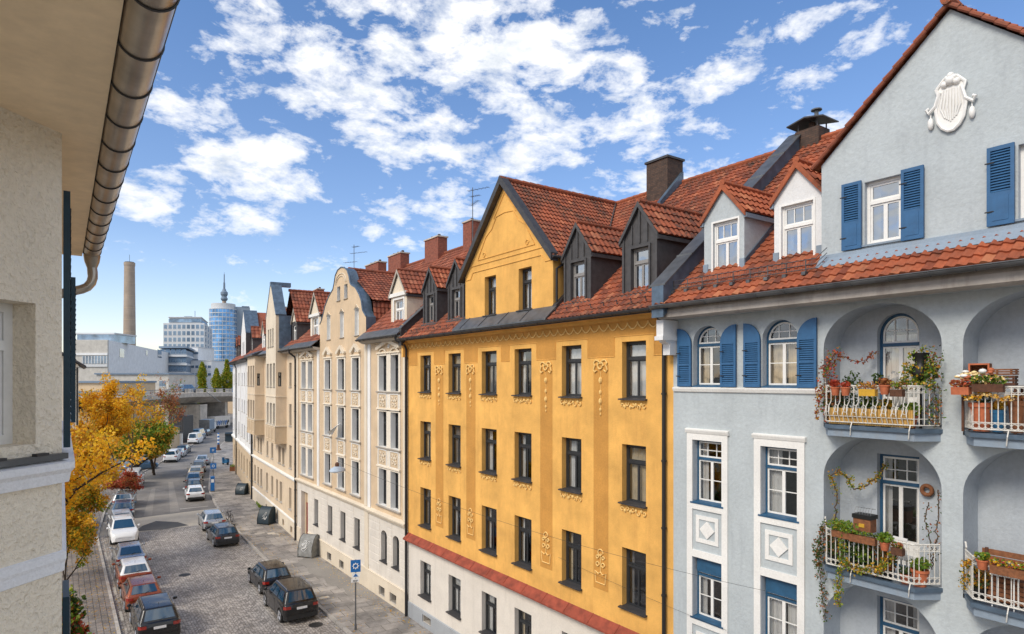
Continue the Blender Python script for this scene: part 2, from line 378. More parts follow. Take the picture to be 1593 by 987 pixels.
# ------------------------------------------------------------------ windows
WC = {}
def win_data(w, h, fr='framedark', sash=None, ft=.055, tr=.68, ntop=1, rtop=1, nbot=2, rbot=1, ah=0, cur='curtain', cs=0, bw=.022, glass='glass'):
    key = (w, h, fr, sash, ft, tr, ntop, rtop, nbot, rbot, ah, cur, cs, glass)
    if key in WC: return WC[key]
    sash = sash or fr; hw = w / 2; rd = random.Random(str(key))
    f, p, c = MB(), MB(), MB()
    outer = arch(-hw, hw, 0, h - ah, h) if ah else rect(-hw, hw, 0, h)
    inner = arch(-hw + ft, hw - ft, ft, h - ah, h - ft) if ah else rect(-hw + ft, hw - ft, ft, h - ft)
    panel(f, outer, [inner], fr, 0, .07)
    zt = h * tr
    f.box(-hw + ft, hw - ft, -.018, .06, zt - .04, zt + .035, fr)
    st = .042; a0, a1 = -hw + ft + .004, hw - ft - .004
    def ring(u0, u1, z0, z1, y=.012): panel(f, rect(u0, u1, z0, z1), [rect(u0 + st, u1 - st, z0 + st, z1 - st)], sash, y, .04)
    wb = (a1 - a0) / nbot
    for i in range(nbot):
        u0, u1 = a0 + i * wb, a0 + (i + 1) * wb; ring(u0, u1, ft, zt - .042)
        for k in range(1, rbot):
            zz = ft + (zt - ft) * k / rbot; f.box(u0 + st, u1 - st, .018, .045, zz - bw / 2, zz + bw / 2, sash)
    if ah:
        zo = h - ah - (zt + .037)
        L = arch(a0, a1, zt + .037, h - ah + .002, h - ft - .004); L2 = arch(a0 + st, a1 - st, zt + .037 + st, h - ah + .002, h - ft - st)
        panel(f, L, [L2], sash, .012, .04)
        def top(u): q = 1 - ((u) / (a1 - st * .5)) ** 2; return h - ah + (ah - ft - st) * sqrt(max(q, 0))
    else:
        ring(a0, a1, zt + .037, h - ft - .004)
        def top(u): return h - ft - st
    for i in range(1, ntop):
        u = a0 + (a1 - a0) * i / ntop; f.box(u - bw / 2, u + bw / 2, .016, .044, zt + .04, top(u), sash)
    for k in range(1, rtop):
        zz = zt + (h - ft - zt) * (k / rtop if not ah else .5); q = 1
        uu = a1 - st
        if ah and zz > h - ah: uu = (a1 - st) * sqrt(max(0, 1 - ((zz - h + ah) / ah) ** 2))
        f.box(-uu, uu, .019, .041, zz - bw / 2, zz + bw / 2, sash)
    tri = geometry.tessellate_polygon([[V((a, b, 0)) for a, b in inner]])
    p.mesh([(a, .035, b) for a, b in inner], [tuple(t) for t in tri], glass)
    # curtains: two folded cloths, drawn apart by a different amount in each kind
    gaps = [(.0, .46, .54, 1.), (.0, .30, .72, 1.), (.0, .38, .80, 1.), (.02, .98, 1, 1), (.0, .22, .78, 1.)][cs % 5]
    topz = h - .12 if not ah else h - ah
    for g0, g1 in ((gaps[0], gaps[1]), (gaps[2], gaps[3])):
        if g1 - g0 < .04: continue
        n = max(4, int((g1 - g0) * w / .035)); x0 = -hw + w * g0; x1 = -hw + w * g1; ph = rd.random() * 6
        vs = []
        for k in range(n + 1):
            u = x0 + (x1 - x0) * k / n; y = .16 + .022 * sin(k * 2.1 + ph) + .01 * sin(k * .7)
            vs += [(u, y, .05), (u, y, topz)]
        c.mesh(vs, [(2 * k, 2 * k + 2, 2 * k + 3, 2 * k + 1) for k in range(n)], cur)
    r = (f.data('window'), p.data('pane'), c.data('curtain') if c.v else None); WC[key] = r; return r
def sill_data(w, d, m, over=.10, th=.05, side=.06):
    key = ('sill', w, d, m, over, th)
    if key not in WC:
        s = MB(); s.prism([(d + .02, th), (-over, .012), (-over, -.03), (d + .02, -.03)], -w / 2 - side, w / 2 + side, m, ax='x'); WC[key] = s.data('sill')
    return WC[key]
def window(root, u, z, w, h, d=.2, sill=None, over=.1, y=0, name='window', rz=0, **k):
    f, p, c = win_data(w, h, **k)
    # d: depth of the frame behind the wall face at y
    o = inst(name, f, root, (u + d * -sin(rz) * 1, y + d * cos(rz), z), rz)
    inst('pane', p, o)
    if c: inst('curtain', c, o)
    if sill: inst('sill', sill_data(w, d, sill, over), o, (0, -d, 0))
    return o

def ridge_caps(mb, p0, p1, m, r=.13, step=.38):
    p0, p1 = V(p0), V(p1); n = max(1, int((p1 - p0).length / step)); d = (p1 - p0) / n
    for i in range(n): mb.tube([p0 + d * i, p0 + d * (i + 1.04)], [r, r * .82], m, 8)
def gutter(mb, u0, u1, y, z, m, r=.085, fasc=None):
    L = [(y + r * cos(a), z + r * sin(a)) for a in [pi + pi * i / 8 for i in range(9)]]
    L += [(y + (r - .012) * cos(a), z + (r - .012) * sin(a)) for a in [2 * pi - pi * i / 8 for i in range(9)]]
    mb.prism(L, u0, u1, m, ax='x'); mb.tube([(u0, y - r, z), (u1, y - r, z)], .014, m, 6)
    n = int((u1 - u0) / .8)
    for i in range(n + 1):
        u = u0 + (u1 - u0) * (i + .5) / (n + 1)
        mb.tube([(u, y - r - .01, z + .01)] + [(u, y + (r + .008) * cos(a), z + (r + .008) * sin(a)) for a in [pi + pi * k / 6 for k in range(7)]], .008, m, 4)
def downpipe(root, pts, r=.055, m='pipe', name='downpipe', brackets=True):
    mb = MB(); mb.tube(pts, r, m, 8)
    a, b = V(pts[-2]), V(pts[-1]); n = int((b - a).length / 2.2)
    for i in range(1, n + 1):
        p = a + (b - a) * i / (n + 1); mb.lathe((p.x, p.y, p.z), [(r + .02, -.03), (r + .02, .03)], m, 8); mb.box(p.x - .02, p.x + .02, p.y, p.y + .12, p.z - .02, p.z + .02, m)
    return mb.build(name, root, smooth=True)
def chimney(root, u, y, z0, z1, w, d, m='brick', cap=True, name='chimney'):
    mb = MB(); mb.box(u - w / 2, u + w / 2, y - d / 2, y + d / 2, z0, z1, m)
    if cap: mb.box(u - w / 2 - .06, u + w / 2 + .06, y - d / 2 - .06, y + d / 2 + .06, z1 + .002, z1 + .09, 'concrete' if m == 'brick' else 'darkmetal')
    n = max(1, int(max(w, d) / .7))
    for i in range(n):
        t = (i + .5) / n - .5; mb.lathe((u + (t * w if w >= d else 0), y + (t * d if d > w else 0), z1 + .085), [(.11, 0), (.11, .16), (.09, .2)], 'brickdark', 8)
    return mb.build(name, root)
def dormer(root, u, w, y0, zb, ze, za, slope, wallm, rm, eave, trim=None, over=.14, front=None, cw=.24, rh=.33, ns=4, detail=None, win=None, side=None, y_in=None, name='dormer', gable=None):
    """gabled dormer standing on the roof, front wall at y0"""
    L = (za - zb) / slope + .5; hw = w / 2; mb = MB()
    out = [(u - hw, zb - .5), (u + hw, zb - .5), (u + hw, ze), (u, za), (u - hw, ze)]
    hole = rect(*win)
    panel(mb, out, [hole], wallm, y0, .14, wallm)
    sd = side or wallm
    for s in (-1, 1): mb.face([(u + s * hw, y0, zb - .5), (u + s * hw, y0 + L, zb - .5), (u + s * hw, y0 + L, ze), (u + s * hw, y0, ze)], sd)
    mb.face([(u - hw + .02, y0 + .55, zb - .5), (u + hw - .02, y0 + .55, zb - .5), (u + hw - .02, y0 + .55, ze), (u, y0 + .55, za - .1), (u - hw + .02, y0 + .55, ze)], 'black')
    if gable: panel(mb, [(u - hw, ze), (u + hw, ze), (u, za)], [], gable, y0 - .01, 0)
    if detail: detail(mb)
    o = mb.build(name, root)
    rb = MB(); sl = (za - ze) / hw; ez = ze - over * sl; ln = sqrt((hw + over) ** 2 + (za - ez) ** 2)
    for s in (-1, 1):
        e0 = V((u + s * (hw + over), y0 - over, ez + .03)); ev = V((-s * (hw + over), 0, za - ez))
        tile_field(rb, e0, (0, 1, 0), ev, L + over, ln, rm, cw=cw, rh=rh, ns=ns)
        rb.mesh([e0 + V((0, 0, -.07)), e0 + V((0, L + over, -.07)), e0 + ev + V((0, L + over, -.07)), e0 + ev + V((0, 0, -.07))], [(0, 1, 2, 3)], eave)
        # verge board on the front and eave board on the side
        a = V((u + s * (hw + over), y0 - over - .02, ez)); b = V((u, y0 - over - .02, za))
        rb.mesh([a + V((0, 0, .05)), a + V((0, 0, -.10)), b + V((0, 0, -.12)), b + V((0, 0, .07)), a + V((0, .05, .05)), a + V((0, .05, -.10)), b + V((0, .05, -.12)), b + V((0, .05, .07))],
                [(0, 1, 2, 3), (7, 6, 5, 4), (0, 4, 5, 1), (3, 2, 6, 7), (1, 5, 6, 2)], trim or eave)
        x0, x1 = sorted((u + s * (hw + .003), u + s * (hw + over + .015)))
        rb.box(x0, x1, y0 - over + .031, y0 + L, ez - .13, ez - .01, eave)
    ridge_caps(rb, (u, y0 - over, za + .07), (u, y0 + L, za + .07), rm, .09)
    rb.build('dormer_roof', o)
    return o
def firewall(root, u0, u1, prof, m='bluemetal', cap='zinc', name='fire_wall', h=.45):
    """parapet wall standing up through the roof along the profile [(y,z)...]"""
    mb = MB(); L = [(y, z + h) for y, z in prof] + [(y, z - .4) for y, z in reversed(prof)]
    mb.prism(L, u0, u1, m, ax='x')
    for (ya, za), (yb, zb) in zip(prof, prof[1:]):
        mb.mesh([(x, y, z) for x in (u0 - .06, u1 + .06) for y, z in ((ya, za + h + .004), (yb, zb + h + .004), (yb, zb + h + .05), (ya, za + h + .05))],
                [(0, 1, 2, 3), (7, 6, 5, 4), (0, 4, 5, 1), (3, 2, 6, 7), (0, 3, 7, 4), (1, 5, 6, 2)], cap)
        n = int(sqrt((yb - ya) ** 2 + (zb - za) ** 2) / 1.6)
        for i in range(1, n + 1):
            t = i / (n + 1); y, z = ya + (yb - ya) * t, za + (zb - za) * t
            mb.box(u0 - .065, u1 + .065, y - .02, y + .02, z + h + .02, z + h + .075, cap)
    return mb.build(name, root)
def antenna(root, u, y, z0, z1, arms, name='aerial'):
    mb = MB(); mb.tube([(u, y, z0), (u, y, z1)], .025, 'zinc', 5)
    for z, l, az in arms:
        dx, dy = cos(az) * l, sin(az) * l; mb.tube([(u - dx * .3, y - dy * .3, z), (u + dx, y + dy, z)], .013, 'darkmetal', 4)
        for k in range(6):
            t = -.25 + k * .24; px, py = u + dx * t, y + dy * t; mb.tube([(px - dy / l * .18, py + dx / l * .18, z), (px + dy / l * .18, py - dx / l * .18, z)], .008, 'darkmetal', 3)
    return mb.build(name, root)
def slab(mb, u0, u1, z0, z1, y0, y1, m): mb.box(u0, u1, min(y0, y1), max(y0, y1), z0, z1, m)
def frame_ring(mb, u0, u1, z0, z1, t, out, m, y=0):
    """raised surround around an opening u0..u1, z0..z1, width t, standing out of the wall"""
    panel(mb, rect(u0 - t, u1 + t, z0 - t, z1 + t), [rect(u0, u1, z0, z1)], m, y - out, out)
    n = rect(u0 - t, u1 + t, z0 - t, z1 + t)
    mb.mesh([(a, y - out, b) for a, b in n] + [(a, y, b) for a, b in n], [(i, (i + 1) % 4, 4 + (i + 1) % 4, 4 + i) for i in range(4)], m)
def curl(mb, u, z, r, m, y=-.03, a0=0, turns=1.0, n=10, th=.022):
    mb.tube([(u + r * (1 - .45 * i / n) * cos(a0 + turns * 2 * pi * i / n), y, z + r * (1 - .45 * i / n) * sin(a0 + turns * 2 * pi * i / n)) for i in range(n + 1)], th, m, 5)

ROOFS = .882; EZ = 14.15; EY = -.5; RY = 6.3; RZ = 20.15
def zroof(y): return EZ + (y - EY) * ROOFS
def back_roof(mb, W, m, y0=RY, z0=RZ, y1=13.2, z1=14.15, u0=0):
    mb.face([(u0, y0, z0), (W, y0, z0), (W, y1, z1), (u0, y1, z1)], m)
def shell(mb, W, m, D=12.7, top=14.1, front=.0, u0=0):
    mb.face([(u0 + .001, front, G), (u0 + .001, D, G), (u0 + .001, D, top), (u0 + .001, front, top)], m)
    mb.face([(W - .001, front, G), (W - .001, D, G), (W - .001, D, top), (W - .001, front, top)], m)
    mb.face([(u0, D, G), (W, D, G), (W, D, top), (u0, D, top)], m)
    for u in (u0 + .001, W - .001): mb.face([(u, 0, top), (u, RY, RZ - .1), (u, D, top)], m)
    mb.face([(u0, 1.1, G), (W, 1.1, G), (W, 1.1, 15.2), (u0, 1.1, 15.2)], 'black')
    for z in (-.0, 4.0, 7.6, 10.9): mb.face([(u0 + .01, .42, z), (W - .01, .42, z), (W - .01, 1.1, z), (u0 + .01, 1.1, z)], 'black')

# ------------------------------------------------------------------ yellow house
def yellow_house():
    W = 17.78; root = empty('yellow_house', (14.8, 30.6, 0), -pi / 2, 'yellow apartment house with steep front gable, dark dormers and stucco garlands', 'house')
    cols = [(1.41, 2.54), (4.29, 5.41), (7.19, 8.35), (9.64, 10.77), (12.6, 13.67), (15.65, 16.69)]
    rows = [(4.72, 6.63), (8.07, 9.95), (11.40, 13.24)]
    up = MB(); gu = 5.83; gv = 12.1
    holes = [rect(a, b, z0, z1) for a, b in cols for z0, z1 in rows]; gw = [(7.43, 8.30, 14.74, 16.40), (9.92, 10.78, 14.74, 16.40)]
    holes += [rect(*g) for g in gw]
    outer = [(0, 3.72), (W, 3.72), (W, 14.1), (gv, 14.1), (gv, 16.62), (8.95, 20.02), (gu, 16.62), (gu, 14.1), (0, 14.1)]
    panel(up, outer, holes, 'yellow', 0, .21)
    shell(up, W, 'yellow')
    for u in (gu, gv): up.face([(u, 0, 14.1), (u, 3.2, 14.1), (u, 3.2, 16.62), (u, 0, 16.62)], 'yellow')
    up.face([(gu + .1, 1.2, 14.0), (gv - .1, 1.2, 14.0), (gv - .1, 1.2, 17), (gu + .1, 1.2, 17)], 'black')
    up.build('wall', root)
    gr = MB(); gh = [rect(a, b, 1.2, 2.95) for a, b in cols] + [rect(1.7, 2.6, -.05, .32), rect(9.4, 10.3, -.05, .32)]
    panel(gr, rect(0, W, G, 3.72), gh, 'offwhite', 0, .21, revs=[.21] * 6 + [.5] * 2)
    for z in (1.05, 1.55, 2.05, 2.55, 3.05): pass
    gr.build('ground_floor_wall', root)
    bs = MB(); panel(bs, rect(0, W, G, .48), [rect(1.7, 2.6, -.05, .32), rect(9.4, 10.3, -.05, .32)], 'greybase', -.04, .04)
    bs.prism([(-.04, .48), (0, .52), (0, .48)], 0, W, 'greybase', ax='x'); bs.build('plinth', root)
    cg = MB()
    for u in (1.7, 9.4):
        for k in range(7): cg.tube([(u + .06 + k * .13, .05, -.05), (u + .06 + k * .13, .05, .32)], .01, 'pipe', 4)
    cg.build('cellar_grille', root)
    k = 0
    for i, (a, b) in enumerate(cols):
        for j, (z0, z1) in enumerate([(1.2, 2.95)] + rows):
            window(root, (a + b) / 2, z0, b - a, z1 - z0, .2, 'darkmetal', .13, ft=.07, tr=.70, cs=[0, 3, 1, 4, 2, 3][(i * 5 + j * 3 + i * j) % 6], cur=['curtain', 'curtainw', 'curtain', 'curtaind', 'curtain'][(i * 2 + j * 3) % 5]); k += 1
    for g in gw: window(root, (g[0] + g[1]) / 2, g[2], g[1] - g[0], g[3] - g[2], .2, 'darkmetal', .1, ft=.06, tr=.68, cs=3)
    # ledge
    ld = MB(); ld.prism([(0, 4.08), (-.30, 3.80), (-.30, 3.74), (0, 3.70)], 0, W, 'redledge', ax='x')
    for i in range(14): u = i * W / 14 + .3; ld.prism([(0, 4.095), (-.31, 3.815), (-.31, 3.80), (0, 4.08)], u, u + .03, 'redledge', ax='x')
    ld.build('tiled_ledge', root)
    # frieze band, strips
    fb = MB(); o = [(0.02, 12.77)]
    for a, b in cols: o += [(a - .34, 12.77), (a - .34, 13.42), (b + .34, 13.42), (b + .34, 12.77)]
    o += [(W - .02, 12.77), (W - .02, 13.98), (.02, 13.98)]
    panel(fb, o, [], 'ochre', -.004, 0)
    fb.tube([(a, -.006, b) for a, b in o[:-2]], .018, 'yellow', 4); fb.build('painted_frieze', root)
    cor = MB(); cor.prism([(0, 13.90), (-.08, 13.93), (-.12, 14.0), (-.30, 14.08), (-.30, 14.13), (0, 14.13)], 0, W, 'yellow', ax='x'); cor.build('cornice', root)
    sw = MB(); n = 40
    for i in range(n):
        u0, u1 = .1 + i * (W - .2) / n, .1 + (i + 1) * (W - .2) / n
        sw.tube([(u0 + (u1 - u0) * t / 6, -.02, 13.80 - .17 * sin(pi * t / 6)) for t in range(7)], .022, 'stucco_y', 5)
        sw.ball((u0, -.02, 13.82), .035, 'stucco_y', 6, 4)
    sw.build('stucco_garland', root)
    for (a, b) in ((3.03, 3.80), (5.91, 6.68), (11.33, 12.06), (14.30, 15.02)):
        s = MB(); panel(s, rect(a, b, 4.98, 12.5), [], 'ochre', -.004, 0); s.build('painted_strip', root)
        c = (a + b) / 2; d = MB()
        for sg in (-1, 1):
            d.tube([(c + sg * x, -.03, z) for x, z in ((.02, 12.55), (.1, 12.66), (.24, 12.68), (.32, 12.58), (.27, 12.5), (.33, 12.36), (.27, 12.28), (.17, 12.34))], .03, 'stucco_y', 5)
        curl(d, c, 12.48, .15, 'stucco_y', turns=1, th=.03)
        for z, r in ((12.0, .075), (11.6, .055), (11.3, .07), (11.02, .045), (10.86, .03)): d.ball((c, -.02, z), r, 'stucco_y', 7, 5, 1.5)
        d.tube([(c, -.012, 12.3), (c, -.012, 10.85)], .012, 'stucco_y', 4); d.build('stucco_pendant', root)
        e = MB(); z = 5.2
        e.tube([(c - .22, -.02, z), (c + .22, -.02, z), (c + .27, -.02, z + .38), (c + .1, -.02, z + .30), (c, -.02, z + .38), (c - .1, -.02, z + .30), (c - .27, -.02, z + .38)], .024, 'stucco_y', 5, closed=True)
        e.tube([(c, -.02, z + .35), (c, -.02, z + 1.0)], .018, 'stucco_y', 4)
        for x, zz, r in ((-.13, .62, .09), (.13, .62, .09), (0, 1.02, .14), (-.14, .86, .07), (.14, .86, .07)): curl(e, c + x, z + zz, r, 'stucco_y', turns=.95, th=.022)
        e.build('stucco_vase', root)
    for i, (a, b) in enumerate(cols):
        for z0 in (11.4, 8.07):
            g = MB(); rd = random.Random(i * 7 + int(z0)); nn = 9
            for k in range(nn):
                u = a + .04 + (b - a - .08) * k / (nn - 1); zz = z0 - .20 - .05 * sin(k * 2.4)
                if k % 2: g.ball((u, -.02, zz), .05, 'stucco_y', 6, 4, 1.3)
                else: curl(g, u, zz, .07, 'stucco_y', a0=rd.random() * 6, turns=.8, th=.02)
            g.build('stucco_swag', root)
    # gable relief mouldings
    gm = MB(); t = .022
    for L, cl in (([(6.9, 17.2), (7.55, 18.1), (8.0, 18.35), (8.35, 18.8), (8.95, 18.86), (9.55, 18.8), (9.9, 18.35), (10.35, 18.1), (11.0, 17.2)], True),
                  ([(8.15, 18.75), (8.95, 19.65), (9.75, 18.75)], False), ([(6.3, 16.95), (6.45, 17.0), (11.5, 17.0), (11.6, 16.95)], False),
                  ([(5.9, 16.45), (6.3, 16.45), (6.5, 16.72), (11.4, 16.72), (11.65, 16.45), (12.05, 16.45)], False)):
        gm.tube([(a, -.012, b) for a, b in L], t, 'yellow', 5, closed=cl)
    for u, sg in ((6.9, 1), (11.0, -1)): curl(gm, u + sg * .5, 17.35, .12, 'yellow', y=-.015, th=.02)
    gm.build('gable_moulding', root)
    # roof
    rf = MB(); rs = sqrt(1 + ROOFS ** 2); H = (RY - EY) * rs
    def valley(z): return (z - EZ) / ROOFS + EY
    def keep(a, b):
        u = a; y = EY + b / rs; z = EZ + (y - EY) * ROOFS
        if gu - .1 < u < gv + .1:
            zg = 20.02 - abs(u - 8.95) * 1.08
            return z > zg
        return True
    tile_field(rf, (0, EY, EZ), (1, 0, 0), (0, 1, ROOFS), W, H, 'tiley', keep=keep)
    back_roof(rf, W, 'tiled'); ridge_caps(rf, (0, RY, RZ + .06), (W, RY, RZ + .06), 'tile', .12)
    # cross roof over the gable
    for s in (-1, 1):
        dv = V((-s, 0, 1.08)).normalized(); hw = 3.32; ln = sqrt(hw ** 2 + (hw * 1.08) ** 2)
        e0 = V((8.95 + s * hw, -.2, 20.12 - hw * 1.08)); 
        def kp(a, b, s=s, dv=dv, e0=e0): z = e0.z + dv.z * b; return -.2 + a < valley(z) + .25
        tile_field(rf, e0, (0, 1, 0), dv, 7.0, ln, 'tiley', keep=kp)
        # barge board with lead cap
        a = V((8.95 + s * (hw + .02), -.26, 20.10 - (hw + .02) * 1.08)); b = V((8.95, -.26, 20.13))
        for y0, y1, up_, dn, mm in ((0, .34, .17, .13, 'darkmetal'),):
            vs = [p + V((0, y, z)) for y in (y0, y1) for p, z in ((a, up_), (a, -dn), (b, -dn - .02), (b, up_ + .02))]
            rf.mesh(vs, [(0, 1, 2, 3), (7, 6, 5, 4), (0, 4, 5, 1), (3, 2, 6, 7), (1, 5, 6, 2), (0, 3, 7, 4)], mm)
        # valley flashing
        v0 = V((8.95 + s * 3.2, valley(16.67) , 16.72)); v1 = V((8.95, valley(20.02), 20.16)); dd = V((s * .14, -.03, .03))
        rf.face([v0 + dd, v0 - dd * .2, v1 - dd * .2, v1 + dd], 'zinc')
        ez = e0.z - .02
        rf.tube([(8.95 + s * (hw + .05), -.2, ez), (8.95 + s * (hw + .05), valley(16.6), ez)], .06, 'darkmetal', 8)
    ridge_caps(rf, (8.95, -.25, 20.2), (8.95, RY, 20.2), 'tiley', .12)
    # lead apron below the gable, step flashing at its sides
    rf.prism([(-.02, 14.74), (-.02, 14.66), (EY - .06, 14.18), (EY - .06, 14.24)], gu - .25, gv + .25, 'zinc', ax='x')
    for u in (gu + .4 + k * 1.5 for k in range(4)): rf.prism([(-.02, 14.765), (-.02, 14.74), (EY - .05, 14.25), (EY - .05, 14.27)], u, u + .04, 'darkmetal', ax='x')
    for s, u in ((-1, gu), (1, gv)):
        x0, x1 = sorted((u + s * .005, u + s * .22)); rf.prism([(-.05, zroof(-.05) + .2), (3.0, zroof(3.0) + .2), (3.0, zroof(3.0) + .05), (-.05, zroof(-.05) + .05)], x0, x1, 'darkmetal', ax='x')
    rf_o = rf.build('roof', root)
    gt = MB(); gutter(gt, -.0, W, EY - .08, EZ - .02, 'darkmetal', .09); gt.prism([(EY, EZ - .02), (EY, EZ - .14), (-.30, 14.06), (-.28, 14.12)], 0, W, 'darkmetal', ax='x'); gt.build('gutter', root)
    sg = MB()
    for i in range(9):
        u = gv + .5 + i * .62
        if u < W - .1: sg.tube([(u, EY + .25, zroof(EY + .25) + .02), (u, EY + .2, zroof(EY + .2) + .24), (u, EY + .13, zroof(EY + .13) + .25)], .018, 'zinc', 5); 
    for i in range(9):
        u = .4 + i * .6
        if u < gu - .3: sg.tube([(u, EY + .25, zroof(EY + .25) + .02), (u, EY + .2, zroof(EY + .2) + .24), (u, EY + .13, zroof(EY + .13) + .25)], .018, 'zinc', 5)
    sg.build('snow_hooks', root)
    # dormers
    for (u, wl, wr, zb, zt, ze, za, hw) in ((2.05, 1.74, 2.42, 14.9, 16.25, 16.62, 17.58, .72), (4.62, 4.24, 4.98, 14.9, 16.24, 16.62, 17.6, .74), (13.2, 12.85, 13.6, 14.85, 16.22, 16.55, 17.56, .72), (16.2, 15.84, 16.6, 14.85, 16.22, 16.62, 17.62, .74)):
        wc = (wl + wr) / 2
        def det(mb, u=u, hw=hw, zb=zb, ze=ze, za=za, wl=wl, wr=wr, zt=zt):
            y = .25
            for x in (u - hw + .03, u + hw - .03): mb.box(x - .04, x + .04, y - .05, y, zb - .15, ze + .15, 'slate')
            mb.box(u - .03, u + .03, y - .045, y, zt + .15, za - .12, 'slate')
            for x in (u - .33, u + .33): mb.box(x - .02, x + .02, y - .04, y, zt + .15, ze + .35, 'slate')
            frame_ring(mb, wl, wr, zb, zt, .07, .05, 'slate', y)
            mb.prism([(y - .14, zb - .16), (y - .14, zb - .1), (y, zb - .05), (y, zb - .16)], u - hw - .05, u + hw + .05, 'slate', ax='x')
        dormer(root, u, hw * 2, .25, zb - .1, ze, za, ROOFS, 'slate', 'tiley', 'slate', trim='slate', win=(wl, wr, zb, zt), detail=det, over=.1)
        window(root, wc, zb, wr - wl, zt - zb, .1, None, y=.25, ft=.05, tr=.66, fr='framegrey', cur='curtain', cs=4, glass='glassm')
    chimney(rf_o, 12.1, 6.0, 18.6, 21.15, 1.15, .95, 'brickdark')
    ch = MB(); ch.prism([(4.9, 19.0), (6.3, 20.25), (6.3, 20.65), (4.9, 19.2)], 12.69, 12.86, 'bluemetal', ax='x')
    ch.build('chimney_flashing', rf_o)
    antenna(rf_o, -.16, 4.05, 18.2, 22.8, [(22.65, 1.1, .4), (22.3, .5, .4), (21.85, .9, -.2)])
    downpipe(root, [(W - .18, EY - .08, 14.05), (W - .18, EY - .06, 13.92), (W - .2, -.3, 13.75), (W - .28, -.1, 13.6), (W - .28, -.1, G)], .06)
    downpipe(root, [(gv + .16, .35, 16.45), (gv + .16, .3, 16.25), (gv + .14, .06, 16.1), (gv + .14, .06, 14.9)], .045)
    firewall(root, -.18, .12, [(-.45, zroof(-.45)), (6.2, zroof(6.2))], 'darkmetal', 'zinc', h=.5)
    yl = MB(); yl.box(-.16, .04, -.30, -.02, 13.2, 14.9, 'yellow'); yl.build('fire_wall_head', root)
    return root
YEL = yellow_house()

# ------------------------------------------------------------------ blue house
def shutter_mesh(w, h, arched=0, m='shutter', slat_to=.95, slat_from=.42, panels=1, th=.045):
    """one leaf, hinge side at u=0, arched: rise of the outer top corner (sign: which side is low)"""
    s = MB(); n = 10
    if arched:
        zt = h - abs(arched)
        if arched > 0: top = [(w * cos(pi / 2 * i / n), zt + abs(arched) * sin(pi / 2 * i / n)) for i in range(n + 1)]
        else: top = [(w - w * cos(pi / 2 * (1 - i / n)), zt + abs(arched) * sin(pi / 2 * (1 - i / n))) for i in range(n + 1)]
        outer = [(0, 0), (w, 0)] + (top if arched > 0 else top)
    else: outer = rect(0, w, 0, h); zt = h
    f = .06; z0, z1 = h * slat_from, h * slat_to if not arched else zt - .02
    if arched: z0, z1 = .1, zt - .04
    hole = rect(f, w - f, z0, z1); hs = [hole]
    panel(s, outer, hs, m, 0, th)
    k = len(outer); s.mesh([(a, 0, b) for a, b in outer] + [(a, th, b) for a, b in outer], [(i, (i + 1) % k, k + (i + 1) % k, k + i) for i in range(k)] + [tuple(range(k, 2 * k))], m)
    nz = int((z1 - z0) / .052)
    for i in range(nz):
        z = z0 + (i + .5) * (z1 - z0) / nz
        s.mesh([(f, .004, z - .02), (w - f, .004, z - .02), (w - f, .034, z + .02), (f, .034, z + .02)], [(0, 1, 2, 3)], m)
    if arched: s.box(f, w - f, -.004, .03, (z0 + z1) / 2 - .03, (z0 + z1) / 2 + .03, m)
    else:
        s.box(f + .03, w - f - .03, -.008, 0, f + .03, h * slat_from - f - .02, m)
    for z in (.18 * h, .8 * zt): s.box(-.03, .12, -.012, -.002, z - .012, z + .012, 'pipe')
    return s
